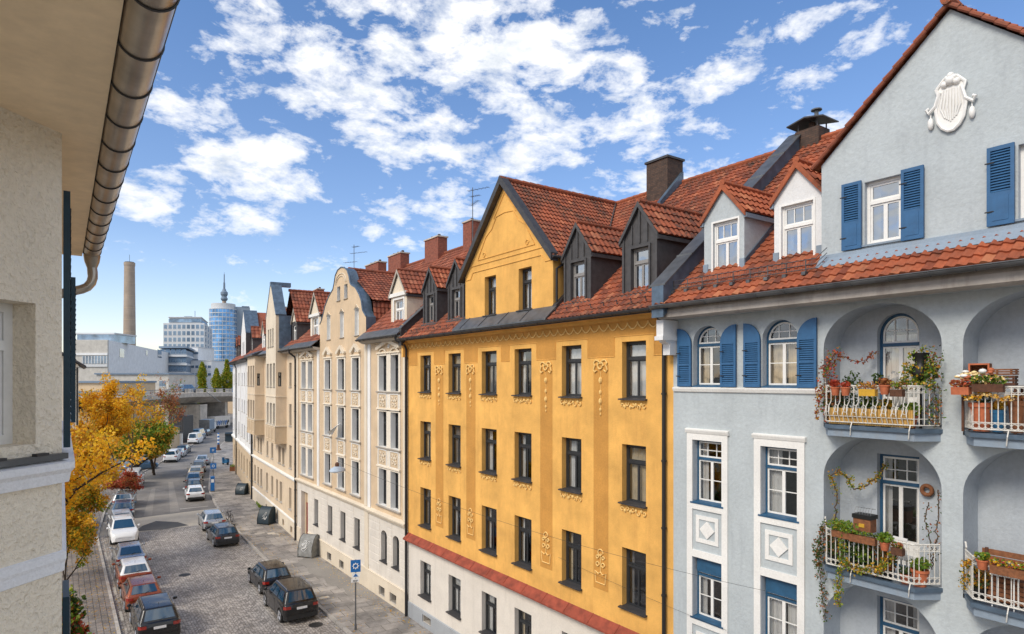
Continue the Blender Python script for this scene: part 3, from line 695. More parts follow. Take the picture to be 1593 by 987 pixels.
def blue_house():
    W = 12.2; root = empty('blue_house', (14.8, 12.82, 0), -pi / 2, 'blue grey apartment house with arched balconies, blue shutters and white diamond panels', 'house')
    wall = MB(); L1 = (4.57, 7.07); L2 = (7.45, 9.95)
    holes = []; revs = []
    A = [(.72, 1.68), (2.94, 3.92)]
    for a, b in A: holes.append(arch(a, b, 11.83, 13.05, 13.53)); revs.append(.2)
    for a, b in ((.72, 1.72), (2.91, 3.92)):
        for z0, z1 in ((8.53, 10.31), (5.25, 6.98), (1.9, 3.6)): holes.append(rect(a, b, z0, z1)); revs.append(.2)
    lg = []
    for a, b in (L1, L2):
        for zf, zs, zt in ((11.0, 12.75, 13.71), (7.74, 9.72, 10.74), (4.44, 6.3, 7.42), (1.1, 3.0, 4.0)):
            lg.append((a, b, zf, zs, zt)); holes.append(arch(a, b, zf, zs, zt, 24)); revs.append(.74)
    gu, gv = 4.52, 9.92; ga = (gu + gv) / 2
    gwin = [(5.52, 6.30), (8.36, 9.14)]
    for a, b in gwin: holes.append(rect(a, b, 15.03, 16.45)); revs.append(.14)
    outer = [(0, G), (W, G), (W, 14.1), (gv, 14.1), (gv, 17.1), (ga, 19.55), (gu, 17.1), (gu, 14.1), (0, 14.1)]
    panel(wall, outer, holes, 'blue', 0, 0, revs=revs, mrev='bluein')
    # kinked hips of the gable outline
    shell(wall, W, 'blue')
    for u in (gu, gv): wall.face([(u, 0, 14.1), (u, 3.0, 14.1), (u, 3.0, 17.1), (u, 0, 17.1)], 'blue')
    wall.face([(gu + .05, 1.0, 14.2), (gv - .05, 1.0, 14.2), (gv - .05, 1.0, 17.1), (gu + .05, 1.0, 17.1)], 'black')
    # loggia back walls, floors, ceilings
    for i, (a, b, zf, zs, zt) in enumerate(lg):
        c = (a + b) / 2 + .07; dw = .90
        if i % 4 == 0: hole = arch(c - dw / 2, c + dw / 2, zf, 13.05, 13.53)
        else: hole = rect(c - dw / 2, c + dw / 2, zf, zf + 2.56)
        panel(wall, rect(a - .3, b + .3, zf - .2, zt + .3), [hole], 'bluein', .74, .16)
        wall.box(a, b, .0, .90, zf - .10, zf - .004, 'stone')
    wall_o = wall.build('wall', root)
    for i, (a, b, zf, zs, zt) in enumerate(lg):
        c = (a + b) / 2 + .07; dw = .90; hh = (13.53 - zf) if i % 4 == 0 else 2.56
        # door: frame, white leaf panels, transom light
        tr = .72 if i % 4 == 0 else .745
        f, p, cu = win_data(dw, hh, fr='blueframe', sash='framewhite', ft=.06, tr=tr, ntop=3, rtop=2, nbot=2, rbot=1, ah=.48 if i % 4 == 0 else 0, cur='curtain', cs=(3, 4, 1, 0)[i % 4])
        o = inst('balcony_door', f, root, (c, .88, zf)); inst('pane', p, o)
        if cu: inst('curtain', cu, o)
        db = MB(); db.box(-dw / 2 + .1, dw / 2 - .1, .004, .06, .05, .62, 'framewhite')
        for s in (-1, 1): db.box(s * .2 - .13, s * .2 + .13, -.006, .003, .12, .55, 'framewhite')
        db.build('door_panel', o, loc=(0, 0, 0))
        # balcony slab and railing
        bl = empty('balcony', (0, 0, 0)); bl.parent = root; bl.name = 'balcony'
        q = [(a + .02, 0), (a + .3, -.5), (b - .3, -.5), (b + .02, 0)]
        sm = MB(); sm.prism([(x, y) for x, y in q], zf - .09, zf - .004, 'bluemetal', ax='z')
        q2 = [(a + .06, 0), (a + .34, -.44), (b - .34, -.44), (b - .02, 0)]
        sm.prism(q2, zf - .26, zf - .092, 'bluetrim', ax='z')
        sm.build('slab', bl)
        rm = MB(); q3 = [(a + .05, -.02), (a + .33, -.46), (b - .33, -.46), (b - .03, -.02)]
        zt_, zb_ = zf + .88, zf + .07
        def path(q, z): return [(x, y, z) for x, y in q]
        rm.tube([(q3[0][0], q3[0][1], zt_ + .16), (q3[0][0] + .03, q3[0][1] - .04, zt_ + .06)] + path(q3, zt_)[0:] , .018, 'rail', 6)
        rm.tube(path(q3, zt_ - .14), .010, 'rail', 5); rm.tube(path(q3, zb_), .014, 'rail', 6); rm.tube(path(q3, zb_ + .13), .009, 'rail', 5)
        belly = i in (0,)
        for j in range(3):
            p0, p1 = V((*q3[j], 0)), V((*q3[j + 1], 0)); ln = (p1 - p0).length; n = max(2, round(ln / .105)); d = (p1 - p0) / n
            nrm = V((d.y, -d.x, 0)).normalized(); 
            if nrm.y > 0: nrm = -nrm
            for k in range(n + (j == 2)):
                p = p0 + d * k
                if belly and j == 1: rm.tube([(p.x, p.y, zt_), (p.x, p.y, zt_ - .35), (p.x + .03 * (-1) ** k, p.y - .06, zt_ - .48), (p.x, p.y - .10, zb_ + .18), (p.x, p.y, zb_)], .0105, 'rail', 5)
                else: rm.tube([(p.x, p.y, zt_), (p.x, p.y, zb_)], .0105, 'rail', 5)
            for k in range(n):
                p = p0 + d * (k + .5); e = d.normalized(); zz, rr = zt_ - .07, .048
                rm.tube([(p.x + e.x * rr * cos(t), p.y + e.y * rr * cos(t), zz + rr * sin(t)) for t in [2 * pi * m_ / 8 for m_ in range(8)]], .007, 'rail', 4, closed=True)
                if belly and j == 1 and k % 2 == 0:
                    rm.tube([(p.x + .055 * cos(t), p.y - .07, zb_ + .30 + .085 * sin(t)) for t in [2 * pi * m_ / 8 for m_ in range(8)]], .008, 'rail', 4, closed=True)
                if not belly:
                    zz = zb_ + .065; rr = .05
                    rm.tube([(p.x + e.x * rr * cos(t), p.y + e.y * rr * cos(t), zz + rr * sin(t)) for t in [2 * pi * m_ / 8 for m_ in range(8)]], .007, 'rail', 4, closed=True)
        for x in (a + .9, b - .4): rm.tube([(x, -.46, zb_), (x, -.52, zf - .05), (x - .03, -.47, zf - .22)], .013, 'rail', 5)
        rm.build('railing', bl)
        if i == 0:
            ws = MB(); ws.box(a + .36, b - .36, -.43, -.41, zf + .02, zf + .38, 'wicker'); ws.build('straw_screen', bl)
    # arched windows with shutters
    sh = {}
    for i, (a, b) in enumerate(A):
        window(root, (a + b) / 2, 11.83, b - a, 1.70, .19, 'blueframe', .02, fr='blueframe', sash='framewhite', ft=.05, tr=.69, ntop=3, rtop=2, nbot=2, rbot=2, ah=.48, cur='curtainw', cs=0 if i else 1)
        for s in (-1, 1):
            m = shutter_mesh(.49, 1.68, .42 if s > 0 else -.42)
            k = ('a', s)
            if k not in sh: sh[k] = shutter_mesh(.49, 1.68, .48 * (1 if s < 0 else 1) if s < 0 else -.48).data('shutter')
            # closed they would meet over the arch; folded back, the high corner is away from the window
            o = inst('shutter', sh[k], root, (a - .51 if s < 0 else b + .02, -.085, 11.82), 0)
    # (the low corner of a left leaf lies at its window side)
    lb = MB(); lb.prism([(0, 11.66), (-.05, 11.68), (-.08, 11.76), (-.08, 11.80), (0, 11.81)], .03, 4.56, 'trimw', ax='x'); lb.build('window_ledge', root)
    # rectangular windows in white surrounds with diamond panels
    for i, (a, b) in enumerate(((.72, 1.72), (2.91, 3.92))):
        c = (a + b) / 2
        for j, (z0, z1) in enumerate(((8.53, 10.31), (5.25, 6.98), (1.9, 3.6))):
            window(root, c, z0, b - a, z1 - z0, .19, 'blueframe', .06, fr='blueframe', sash='framewhite', ft=.05, tr=.70, ntop=3, rtop=2, nbot=2, rbot=2, cur='curtain', cs=(1, 4, 0)[j] + i)
        sr = MB(); hs = [rect(a, b, 8.53, 10.31), rect(a, b, 7.18, 8.34), rect(a, b, 5.25, 6.98), rect(a, b, 3.9, 5.06), rect(a, b, 1.9, 3.6)]
        o = rect(a - .19, b + .19, 1.2, 10.5); panel(sr, o, hs, 'trimw', -.045, .045)
        sr.mesh([(x, y, z) for y in (-.045, 0) for x, z in o], [(0, 1, 5, 4), (1, 2, 6, 5), (2, 3, 7, 6), (3, 0, 4, 7)], 'trimw')
        sr.prism([(0, 10.5), (-.06, 10.5), (-.09, 10.58), (-.09, 10.61), (0, 10.63)], a - .23, b + .23, 'trimw', ax='x'); sr.build('window_surround', root)
        for z in (7.8, 4.5):
            dp = MB(); frame_ring(dp, c - .27, c + .27, z - .27, z + .27, .11, .03, 'trimw')
            dp.prism([(c - .25, z), (c, z - .25), (c + .25, z), (c, z + .25)], -.035, -.001, 'trimw'); dp.build('diamond_panel', root)
    # roller blinds in the lower row
    for c in (1.22, 3.415): rb = MB(); rb.box(c - .44, c + .44, .10, .15, 6.55, 6.97, 'blueframe'); rb.build('roller_blind', root)
    # gable windows and shutters
    for (a, b) in gwin:
        window(root, (a + b) / 2, 15.03, b - a, 1.42, .12, 'bluetrim', .05, fr='framewhite', ft=.07, tr=.67, ntop=1, nbot=2, cur='curtainw', cs=1, glass='glassm')
        for s in (-1, 1):
            if 'g' not in sh: sh['g'] = shutter_mesh(.44, 1.52).data('shutter')
            inst('shutter', sh['g'], root, (a - .48 if s < 0 else b + .02, -.09, 14.98))
    em = MB(); cx, cz = 7.25, 17.55
    pr = [(-.23, -.26), (-.15, -.40), (-.05, -.48), (.05, -.48), (.15, -.40), (.23, -.26), (.27, .0), (.21, .25), (.26, .42), (.12, .58), (-.12, .58), (-.26, .42), (-.21, .25), (-.27, .0)]
    pr = [(cx + x * 1.0, cz + z) for x, z in pr]; em.prism(pr, -.05, -.001, 'framewhite')
    em.tube([(a, -.05, b) for a, b in pr], .035, 'framewhite', 6, closed=True)
    for k in range(-3, 4): em.tube([(cx + k * .045, -.055, cz + .36), (cx + k * .06, -.075, cz), (cx + k * .035, -.055, cz - .30 + abs(k) * .03)], .017, 'framewhite', 5)
    for s in (-1, 1):
        em.tube([(cx + s * .2, -.07, cz + .34), (cx + s * .27, -.08, cz + .08), (cx + s * .40, -.07, cz - .03), (cx + s * .44, -.07, cz + .05), (cx + s * .39, -.06, cz + .08)], .034, 'framewhite', 6)
        em.ball((cx + s * .37, -.04, cz - .24), .06, 'framewhite', 8, 6, 2.1); em.tube([(cx + s * .37, -.04, cz - .05), (cx + s * .37, -.04, cz - .15)], .015, 'framewhite', 5)
    for x, z, r in ((0, .52, .10), (-.11, .47, .07), (.11, .47, .07), (0, .62, .07), (-.06, .58, .06), (.07, .57, .06)): em.ball((cx + x, -.06, cz + z), r, 'framewhite', 8, 6)
    em.build('stucco_emblem', root, smooth=50)
    # eaves: fascia beam, gutter, corner console
    ey = -.8; ez = 14.15
    fs = MB(); fs.prism([(-.62, 14.08), (-.66, 13.98), (-.66, 13.80), (-.58, 13.76), (-.30, 13.76), (-.30, 14.08)], -.0, W, 'fascia', ax='x')
    fs.prism([(-.302, 13.78), (-.302, 13.9), (0, 13.9), (0, 13.78)], 0, W, 'blue', ax='x'); fs.build('eaves_beam', root)
    cs = MB(); cs.prism([(-.62, 13.75), (-.62, 13.28), (-.50, 13.18), (-.50, 13.12), (-.34, 13.05), (-.34, 12.74), (0, 12.74), (0, 13.75)], -.10, .16, 'white', ax='x')
    cs.box(-.13, .19, -.67, 0, 13.16, 13.28, 'white'); cs.build('console', root)
    gt = MB(); gutter(gt, -.1, W, ey - .05, ez - .02, 'zinc', .09); gt.build('gutter', root)
    # roof: apron strip in front of the gable, main slope with dormers on the left
    rf = MB(); sl = (RZ - ez) / (RY - ey); rs = sqrt(1 + sl * sl)
    def keep(a, b):
        y = ey + b / rs; z = ez + (y - ey) * sl
        if a > gu: return (y < -.02) or (z > 19.5 - abs(a - ga) * .9) 
        return True
    tile_field(rf, (0, ey, ez), (1, 0, 0), (0, 1, sl), W, (RY - ey) * rs, 'tile', keep=keep)
    rf.prism([(-.001, 14.95), (-.06, 14.95), (-.09, 14.86), (-.30, ez + (-.30 - ey) * sl + .06), (-.001, ez - ey * sl + .0)], gu, W, 'bluetrim', ax='x')
    back_roof(rf, W, 'tiled'); ridge_caps(rf, (0, RY, RZ + .06), (W, RY, RZ + .06), 'tile', .12)
    for s in (-1, 1):
        hw = ga - gu + .18; k = .9; dv = V((-s, 0, k)).normalized(); e0 = V((ga + s * hw, -.14, 19.62 - hw * k)); ln = hw * sqrt(1 + k * k)
        def kp(a, b, e0=e0, dv=dv): z = e0.z + dv.z * b; return -.14 + a < (z - ez) / sl + ey + .25
        tile_field(rf, e0, (0, 1, 0), dv, 6.6, ln, 'tile', keep=kp)
        a_ = V((e0.x, -.145, e0.z - .02)); b_ = V((ga, -.145, 19.6))
        for i in range(14):
            p0 = a_ + (b_ - a_) * (i / 14); p1 = a_ + (b_ - a_) * ((i + 1.05) / 14); rf.tube([p0 + V((0, .03, .05)), p1 + V((0, .03, .02))], [.052, .044], 'tiled', 7)
        v0 = V((e0.x, (e0.z - ez) / sl + ey, e0.z))
    ridge_caps(rf, (ga, -.2, 19.70), (ga, RY, 19.70), 'tile', .11)
    rf_o = rf.build('roof', root)
    def zr(y): return ez + (y - ey) * sl
    # snow guard: thin rails on posts
    sgd = MB(); y = ey + .42; zb = zr(y)
    for i in range(9):
        u = .35 + i * .5; sgd.tube([(u, y + .12, zr(y + .12) + .02), (u, y, zb + .05), (u, y - .02, zb + .34)], .014, 'zinc', 5); sgd.box(u - .05, u + .05, y - .12, y + .14, zb - .02, zb + .06, 'zinc')
    for dz in (.34, .22, .12): sgd.tube([(.05, y - .02, zb + dz), (4.6, y - .02, zb + dz), (4.75, y + .2, zb + dz + .25)], .010, 'zinc', 5)
    for i in range(60): u = .35 + i * .07; sgd.tube([(u, y - .02, zb + .1), (u + .035, y - .02, zb + .33)], .004, 'zinc', 3)
    sgd.build('snow_guard', root)
    for (u, wl, wr, zb_, zt_, ze, za, hw) in ((1.55, 1.20, 2.02, 15.05, 16.42, 16.62, 17.42, .66), (3.74, 3.30, 4.16, 15.03, 16.43, 16.66, 17.43, .64)):
        mw = 'blue' if u < 2 else 'white'
        def det(mb, u=u, hw=hw, zb_=zb_, wl=wl, wr=wr, zt_=zt_, mw=mw):
            y = .28; frame_ring(mb, wl, wr, zb_, zt_, .05, .02, 'framewhite', y)
            mb.box(u - hw - .02, u - hw + .14, y - .03, y, zb_ - .2, zb_ + .25, 'bluetrim'); mb.box(u + hw - .14, u + hw + .02, y - .03, y, zb_ - .2, zb_ + .25, 'bluetrim')
            mb.prism([(y - .16, zb_ - .14), (y - .16, zb_ - .1), (y, zb_ - .05), (y, zb_ - .14)], u - hw - .05, u + hw + .05, 'bluemetal', ax='x')
            for s in (-1, 1):
                x0, x1 = sorted((u + s * (hw + .003), u + s * (hw + .035)))
                mb.prism([(y, zr(y) + .22), (y + 2.6, zr(y + 2.6) + .22), (y + 2.6, zr(y + 2.6)), (y, zr(y))], x0, x1, 'bluemetal', ax='x')
        dormer(root, u, hw * 2, .28, zb_ - .1, ze, za, sl, mw, 'tile', 'bluetrim', trim='tile', win=(wl, wr, zb_, zt_), detail=det, over=.08, side='blue')
        window(root, (wl + wr) / 2, zb_, wr - wl, zt_ - zb_, .07, None, y=.28, ft=.05, tr=.62, fr='framewhite', ntop=3, nbot=2, cur='curtain', cs=4, glass='glassm')
    firewall(root, -.10, .34, [(ey - .02, zr(ey) + .05), (6.2, zr(6.2))], 'bluemetal', 'zinc', h=.50)
    chimney(rf_o, .60, 6.4, 19.2, 20.6, .85, .7, 'brickdark', cap=False)
    cc = MB()
    for dx in (-.34, .34):
        for dy in (-.28, .28): cc.tube([(.60 + dx, 6.4 + dy, 20.6), (.60 + dx, 6.4 + dy, 20.82)], .025, 'darkmetal', 5)
    cc.prism([(-.06, 20.80), (.6, 20.93), (1.26, 20.80), (1.26, 20.84), (.6, 20.98), (-.06, 20.84)], 5.9, 6.9, 'darkmetal'); cc.lathe((.75, 6.4, 20.95), [(.07, 0), (.07, .28), (.18, .3), (.18, .34), (.02, .4)], 'zinc', 10)
    cc.build('chimney_cowl', rf_o)
    yb = MB(); yb.box(-.02, .0, -.02, 0, G, 13.1, 'ochre')
    return root
BLU = blue_house()
def BL(u, y, z): return (14.8 + y, 12.82 - u, z)      # blue house coordinates to the street's
# ------------------------------------------------------------------ cream house with the curved gable
def cream_house():
    W = 19.33; root = empty('cream_house', (14.8, 49.93, 0), -pi / 2, 'cream stucco apartment house with curved baroque gable, white window surrounds and a red door', 'house')
    P = [(1.28, 2.28), (2.79, 3.79)]; Mi = [(6.49, 7.6), (9.05, 10.16), (11.55, 12.66)]; Q = [(15.67, 16.71), (17.26, 18.26)]
    rows = [(4.98, 7.02), (8.27, 10.25), (11.40, 13.38)]
    ul = MB(); holes = []
    for a, b in P + Mi + Q:
        for z0, z1 in rows: holes.append(rect(a, b, z0, z1))
    gw = [(8.77, 9.35, 17.2, 18.12), (10.07, 10.65, 17.2, 18.12), (6.8, 7.48, 14.75, 16.48), (9.32, 10.0, 14.75, 16.48), (11.87, 12.55, 14.75, 16.48)]
    for g in gw: holes.append(arch(g[0], g[1], g[2], g[3] - .12, g[3], 8) if g[2] < 15 else rect(*g))
    gab = [(13.69, 14.3), (13.66, 15.8), (13.15, 16.2), (12.95, 16.8), (12.62, 17.2), (12.0, 17.7), (11.3, 17.95), (11.1, 18.1), (10.95, 18.5), (10.6, 18.95), (10.1, 19.2), (9.5, 19.3), (8.9, 19.2), (8.45, 18.9), (8.22, 18.4), (8.0, 18.05), (7.2, 17.65), (6.45, 17.1), (6.1, 16.6), (5.75, 16.2), (5.36, 15.9), (5.36, 14.3)]
    outer = [(0, 4.4), (W, 4.4), (W, 14.3)] + gab + [(0, 14.3)]
    panel(ul, outer, holes, 'beige', 0, .26, mrev='trimw'); shell(ul, W, 'beige', top=14.3)
    g2 = list(reversed(gab)); k = len(g2)
    ul.build('wall', root)
    cp = MB()
    pts = [(x, z) for x, z in gab]
    cp.mesh([(x, y, z) for y in (.004, .62) for x, z in pts], [(i, i + 1, k + i + 1, k + i) for i in range(k - 1)], 'bluemetal')
    cp.tube([(x, .0, z + .02) for x, z in pts[1:-1]], .05, 'bluemetal', 5)
    cp.mesh([(x, .62, z) for x, z in pts], [tuple(range(k))], 'bluemetal'); cp.build('gable_coping', root)
    bd = MB(); bd.face([(5.6, .58, 14.2), (13.4, .58, 14.2), (13.4, .58, 15.6), (11, .58, 18.0), (8, .58, 18.0), (5.6, .58, 15.6)], 'black'); bd.build('dark_attic_sheet', root)  # upright black sheet stands in for the unlit attic behind the windows
    mo = MB(); mo.tube([(9.5 + 1.0 * cos(a), -.02, 18.3 + .62 * sin(a)) for a in [pi * i / 12 for i in range(13)]], .035, 'beige2', 5); mo.tube([(9.5 + .8 * cos(a), -.02, 18.3 + .45 * sin(a)) for a in [pi * i / 12 for i in range(13)]], .025, 'beige2', 5)
    for g in gw[2:]: mo.tube([(g[0] - .08, -.02, g[3] - .12), ((g[0] + g[1]) / 2, -.02, g[3] + .16), (g[1] + .08, -.02, g[3] - .12)], .03, 'beige2', 5)
    mo.build('gable_moulding', root)
    gr = MB(); G5 = [(4.13, 4.97), (7.0, 7.85), (9.4, 10.28), (11.81, 12.7)]; G2 = [(15.87, 16.66), (17.45, 18.25)]
    gh = [rect(a, b, 1.72, 3.55) for a, b in G5] + [arch(a, b, 1.82, 3.3, 3.58, 8) for a, b in G2]
    cell = [(6.95, 7.78), (9.28, 10.08), (15.66, 16.46), (17.13, 17.98)]
    door = rect(1.05, 2.65, -.14, 3.7)
    panel(gr, rect(0, W, G, 4.4), gh + [rect(a, b, -.15, .38) for a, b in cell] + [door], 'offwhite', 0, .26, revs=[.26] * 6 + [.5] * 4 + [.42]); gr.build('ground_floor_wall', root)
    for z in (1.0, 1.45, 1.9, 2.35, 2.8, 3.25, 3.7): pass
    for u0, u1 in ((2.9, 4.05), (5.1, 6.9), (7.95, 9.3), (10.4, 11.7), (12.8, 13.5), (14.1, 15.7), (16.8, 17.35), (18.4, 19.0)):
        rus = MB(); L = [(-.001, 1.1)]
        for k in range(7): z = 1.15 + k * .45; L += [(-.004, z), (-.016, z + .02), (-.016, z + .40), (-.004, z + .42)]
        rus.prism(L + [(-.001, 4.3)], u0, u1, 'offwhite', ax='x'); rus.build('rusticated_pier', root)
    pl = MB(); panel(pl, [(2.8, G), (W, G), (W, .82), (2.8, .82)], [rect(a, b, -.15, .38) for a, b in cell], 'beige2', -.05, .05); pl.box(0, .9, -.05, 0, G, .82, 'beige2')
    pl.prism([(-.05, .82), (-.08, .84), (-.08, .90), (0, .92), (0, .82)], 2.8, W, 'beige2', ax='x'); pl.build('plinth', root)
    for a, b in cell:
        cg = MB()
        for j in range(6): cg.tube([(a + .08 + j * .13, .06, -.15), (a + .08 + j * .13, .06, .38)], .012, 'pipe', 4)
        cg.box(a, b, .3, .32, -.15, .38, 'black')
        cg.build('cellar_grille', root)
    co = MB()
    for u0, u1, o in ((0, 14.05, 0), (14.05, W, -.06)):
        co.prism([(0, 4.22), (-.06 + o, 4.24), (-.08 + o, 4.33), (-.16 + o, 4.36), (-.20 + o, 4.46), (-.20 + o, 4.50), (0, 4.58)], u0, u1, 'beige2', ax='x')
    co.build('cornice', root)
    ps = MB()
    for u, m in ((.25, 'beige2'), (5.1, 'trimw'), (14.25, 'trimw'), (13.75, 'beige2'), (19.05, 'beige2')):
        ps.box(u - .2, u + .2, -.07, 0, 4.58, 14.3 if u > 14 or u < 5.3 else 14.2, m)
    ps.box(13.55, 14.1, -.055, 0, .9, 4.22, 'beige2'); ps.build('pilaster', root)
    # window surrounds, aprons with stucco, pediments
    def apron(a, b, z):
        s = MB(); panel(s, rect(a - .05, b + .05, z - 1.0, z - .16), [], 'brown', -.054, 0)
        frame_ring(s, a - .05, b + .05, z - 1.0, z - .16, .05, .03, 'trimw', -.05); c = (a + b) / 2
        for sg in (-1, 1):
            curl(s, c + sg * .26, z - .4, .13, 'beige2', y=-.07, a0=pi / 2, turns=sg * .9, th=.035); curl(s, c + sg * .16, z - .72, .12, 'beige2', y=-.07, a0=0, turns=-sg * .9, th=.035)
        s.ball((c, -.06, z - .5), .08, 'beige2', 6, 4, 1.3); s.build('stucco_apron', root)
    def pediment(u0, u1, z, rise=.55):
        s = MB(); c = (u0 + u1) / 2; s.prism([(u0 - .12, z), (u0 + .12, z - .02), (c, z + rise - .16), (u1 - .12, z - .02), (u1 + .12, z), (u1 + .12, z + .12), (c, z + rise + .05), (u0 - .12, z + .12)], -.16, 0, 'beige2')
        curl(s, c, z + .12, .12, 'trimw', th=.03); s.build('pediment', root)
    for grp, pair in ((P, True), (Q, True), (Mi, False)):
        sets = [(grp[0][0], grp[-1][1])] if pair else grp
        for a, b in sets:
            fr = MB()
            for z0, z1 in rows:
                hs = [rect(x, y, z0, z1) for x, y in grp] if pair else [rect(a, b, z0, z1)]
                zl = z0 - (1.1 if z0 > 6 else .14); panel(fr, rect(a - .2, b + .2, zl, z1 + .16), hs, 'trimc', -.05, .05, 'trimw')
                fr.box(a - .2, a - .198, -.05, 0, zl, z1 + .16, 'trimc'); fr.box(b + .198, b + .2, -.05, 0, zl, z1 + .16, 'trimc')
                fr.prism([(0, z1 + .22), (-.10, z1 + .20), (-.12, z1 + .12), (-.05, z1 + .1), (0, z1 + .1)], a - .24, b + .24, 'beige2', ax='x')
                fr.prism([(0, z0 - .10), (-.12, z0 - .10), (-.15, z0 - .03), (0, z0 - .001)], a - .26, b + .26, 'stone', ax='x')
            fr.build('window_surround', root)
        for a, b in grp:
            for z0 in (8.27, 11.40): apron(a + .05, b - .05, z0 - .02)
    for a, b in Mi: pediment(a - .1, b + .1, 13.72, .5)
    pediment(P[0][0] - .1, P[1][1] + .1, 13.7, .55); pediment(Q[0][0] - .15, Q[1][1] + .15, 13.75, .5)
    for grp in (P, Q):
        for a, b in grp:
            s = MB(); s.tube([((a + b) / 2 + .5 * cos(t), -.06, 13.42 + .34 * sin(t)) for t in [pi * i / 8 for i in range(9)]], .05, 'beige2', 5); s.build('arch_moulding', root)
    fz = MB()
    for k in range(18): fz.ball((14.6 + k * .26, -.03, 14.12), .07, 'beige2', 6, 4, 1.2)
    fz.build('stucco_frieze', root)
    for i, (a, b) in enumerate(P + Mi + Q):
        for j, (z0, z1) in enumerate(rows): window(root, (a + b) / 2, z0, b - a, z1 - z0, .25, None, ft=.06, tr=.66, cs=(0, 1, 4, 2)[(i + j * 2) % 4], cur='curtaind' if (i * 3 + j) % 5 else 'curtain')
    for i, g in enumerate(gw): window(root, (g[0] + g[1]) / 2, g[2], g[1] - g[0], g[3] - g[2], .2, 'stone', .08, ft=.05, tr=.6, fr='framedark' if i < 2 else 'framewhite', nbot=1 if i < 2 else 2, cs=3, ah=0 if i < 2 else .12)
    for i, (a, b) in enumerate(G5): window(root, (a + b) / 2, 1.72, b - a, 1.83, .25, 'darkmetal', .1, ft=.06, tr=.66, cs=1, cur='curtaind')
    for i, (a, b) in enumerate(G2): window(root, (a + b) / 2, 1.82, b - a, 1.76, .25, 'darkmetal', .1, ft=.06, tr=.62, ah=.28, cs=i, cur='curtaind')
    # open casement with a cloth airing out of the middle window
    cl = MB(); cl.mesh([(9.15, -.05, 9.15), (9.75, -.05, 9.3), (9.45, -.75, 8.75), (8.95, -.7, 8.6), (9.0, -.4, 8.45)], [(0, 1, 2), (0, 2, 3), (0, 3, 4)], 'framewhite'); o = cl.build('white_awning', root, label='small white cloth awning tilted out of a window')
    d = MB(); d.box(1.3, 2.4, .32, .38, -.14, 2.65, 'reddoor'); d.box(1.05, 1.3, .3, .40, -.14, 3.7, 'brown'); d.box(2.4, 2.65, .3, .40, -.14, 3.7, 'brown'); d.box(1.3, 2.4, .3, .40, 2.65, 2.8, 'reddoor')
    for s in (1.36, 1.89):
        for z0, z1 in ((.05, .9), (1.05, 1.75), (1.9, 2.5)): frame_ring(d, s + .05, s + .41, z0 + .05, z1 - .05, .04, .02, 'reddoor', .32)
    d.box(1.3, 2.4, .34, .37, 2.8, 3.7, 'brown'); do = d.build('door', root)
    hn = MB(); hn.tube([(1.95, .28, 1.0), (1.95, .24, 1.05), (1.95, .24, 1.2), (1.95, .28, 1.25)], .015, 'steel', 5); hn.build('handle', do)
    st = MB(); st.box(.9, 2.8, -.35, .3, G, -.14, 'stone'); st.build('door_step', root)
    # roof
    rf = MB(); sl = .90; rz = 20.45; ry = 6.2
    def zr(y): return 14.4 + (y + .5) * sl
    rs = sqrt(1 + sl * sl)
    def keep(a, b):
        y = -.5 + b / rs; z = zr(y); return not (5.3 < a < 13.75 and (y < .62 or z < 19.2 - max(0, abs(a - 9.5) - .1) * .62))
    tile_field(rf, (0, -.5, 14.4), (1, 0, 0), (0, 1, sl), W, (ry + .5) * rs, 'tiled', keep=keep, ns=2, cw=.26, rh=.4)
    back_roof(rf, W, 'tiled', ry, rz); ridge_caps(rf, (0, ry, rz + .05), (W, ry, rz + .05), 'tiled')
    for s in (-1, 1):   # roof behind the curved gable: a gentle upper and a steep lower slope
        k = .6; dv = V((-s, 0, k)).normalized(); e0 = V((9.5 + s * 3.95, .5, 19.2 - 3.95 * k)); ln = 3.95 * sqrt(1 + k * k)
        tile_field(rf, e0, (0, 1, 0), dv, 6.5, ln, 'tiled', keep=lambda a, b, e0=e0, dv=dv: .5 + a < (e0.z + dv.z * b - 14.4) / sl - .5 + .3, ns=2, cw=.26, rh=.36)
        rf.mesh([e0 + V((0, 0, -.1)), e0 + V((0, 6, -.1)), e0 + V((-s * .4, 6, -.1)), e0 + V((-s * .4, 0, -.1))], [(0, 1, 2, 3)], 'darkmetal')
        e1 = V((9.5 + s * 4.25, .55, 14.7)); dv = V((-s * .4, 0, 2.1)).normalized()
        tile_field(rf, e1, (0, 1, 0), dv, 2.6, 2.1, 'tiled', keep=lambda a, b, e1=e1, dv=dv: .55 + a < (e1.z + dv.z * b - 14.4) / sl - .5 + .35, ns=2, cw=.26, rh=.36)
    ridge_caps(rf, (9.5, .5, 19.26), (9.5, 5.2, 19.26), 'tiled')
    fl = MB(); 
    for u0, u1 in ((-.1, 5.34), (13.72, W - .02)): rf.prism([(-.15, zr(-.15) + .10), (-.62, 14.44), (-.62, 14.38), (-.15, zr(-.15) + .02)], u0, u1, 'zinc', ax='x')
    rf.mesh([(12.3, 2.95, 0), (12.9, 2.95, 0), (12.9, 3.6, 0), (12.3, 3.6, 0)], [], 'zinc')
    rfo = rf.build('roof', root)
    for u0, u1 in ((-.2, 5.34), (13.72, W - .05)): gt = MB(); gutter(gt, u0, u1, -.62, 14.36, 'darkmetal', .09); gt.prism([(-.5, 14.36), (-.5, 14.26), (-.28, 14.14), (0, 14.12), (0, 14.3)], u0, u1, 'stone', ax='x'); gt.build('gutter', root)
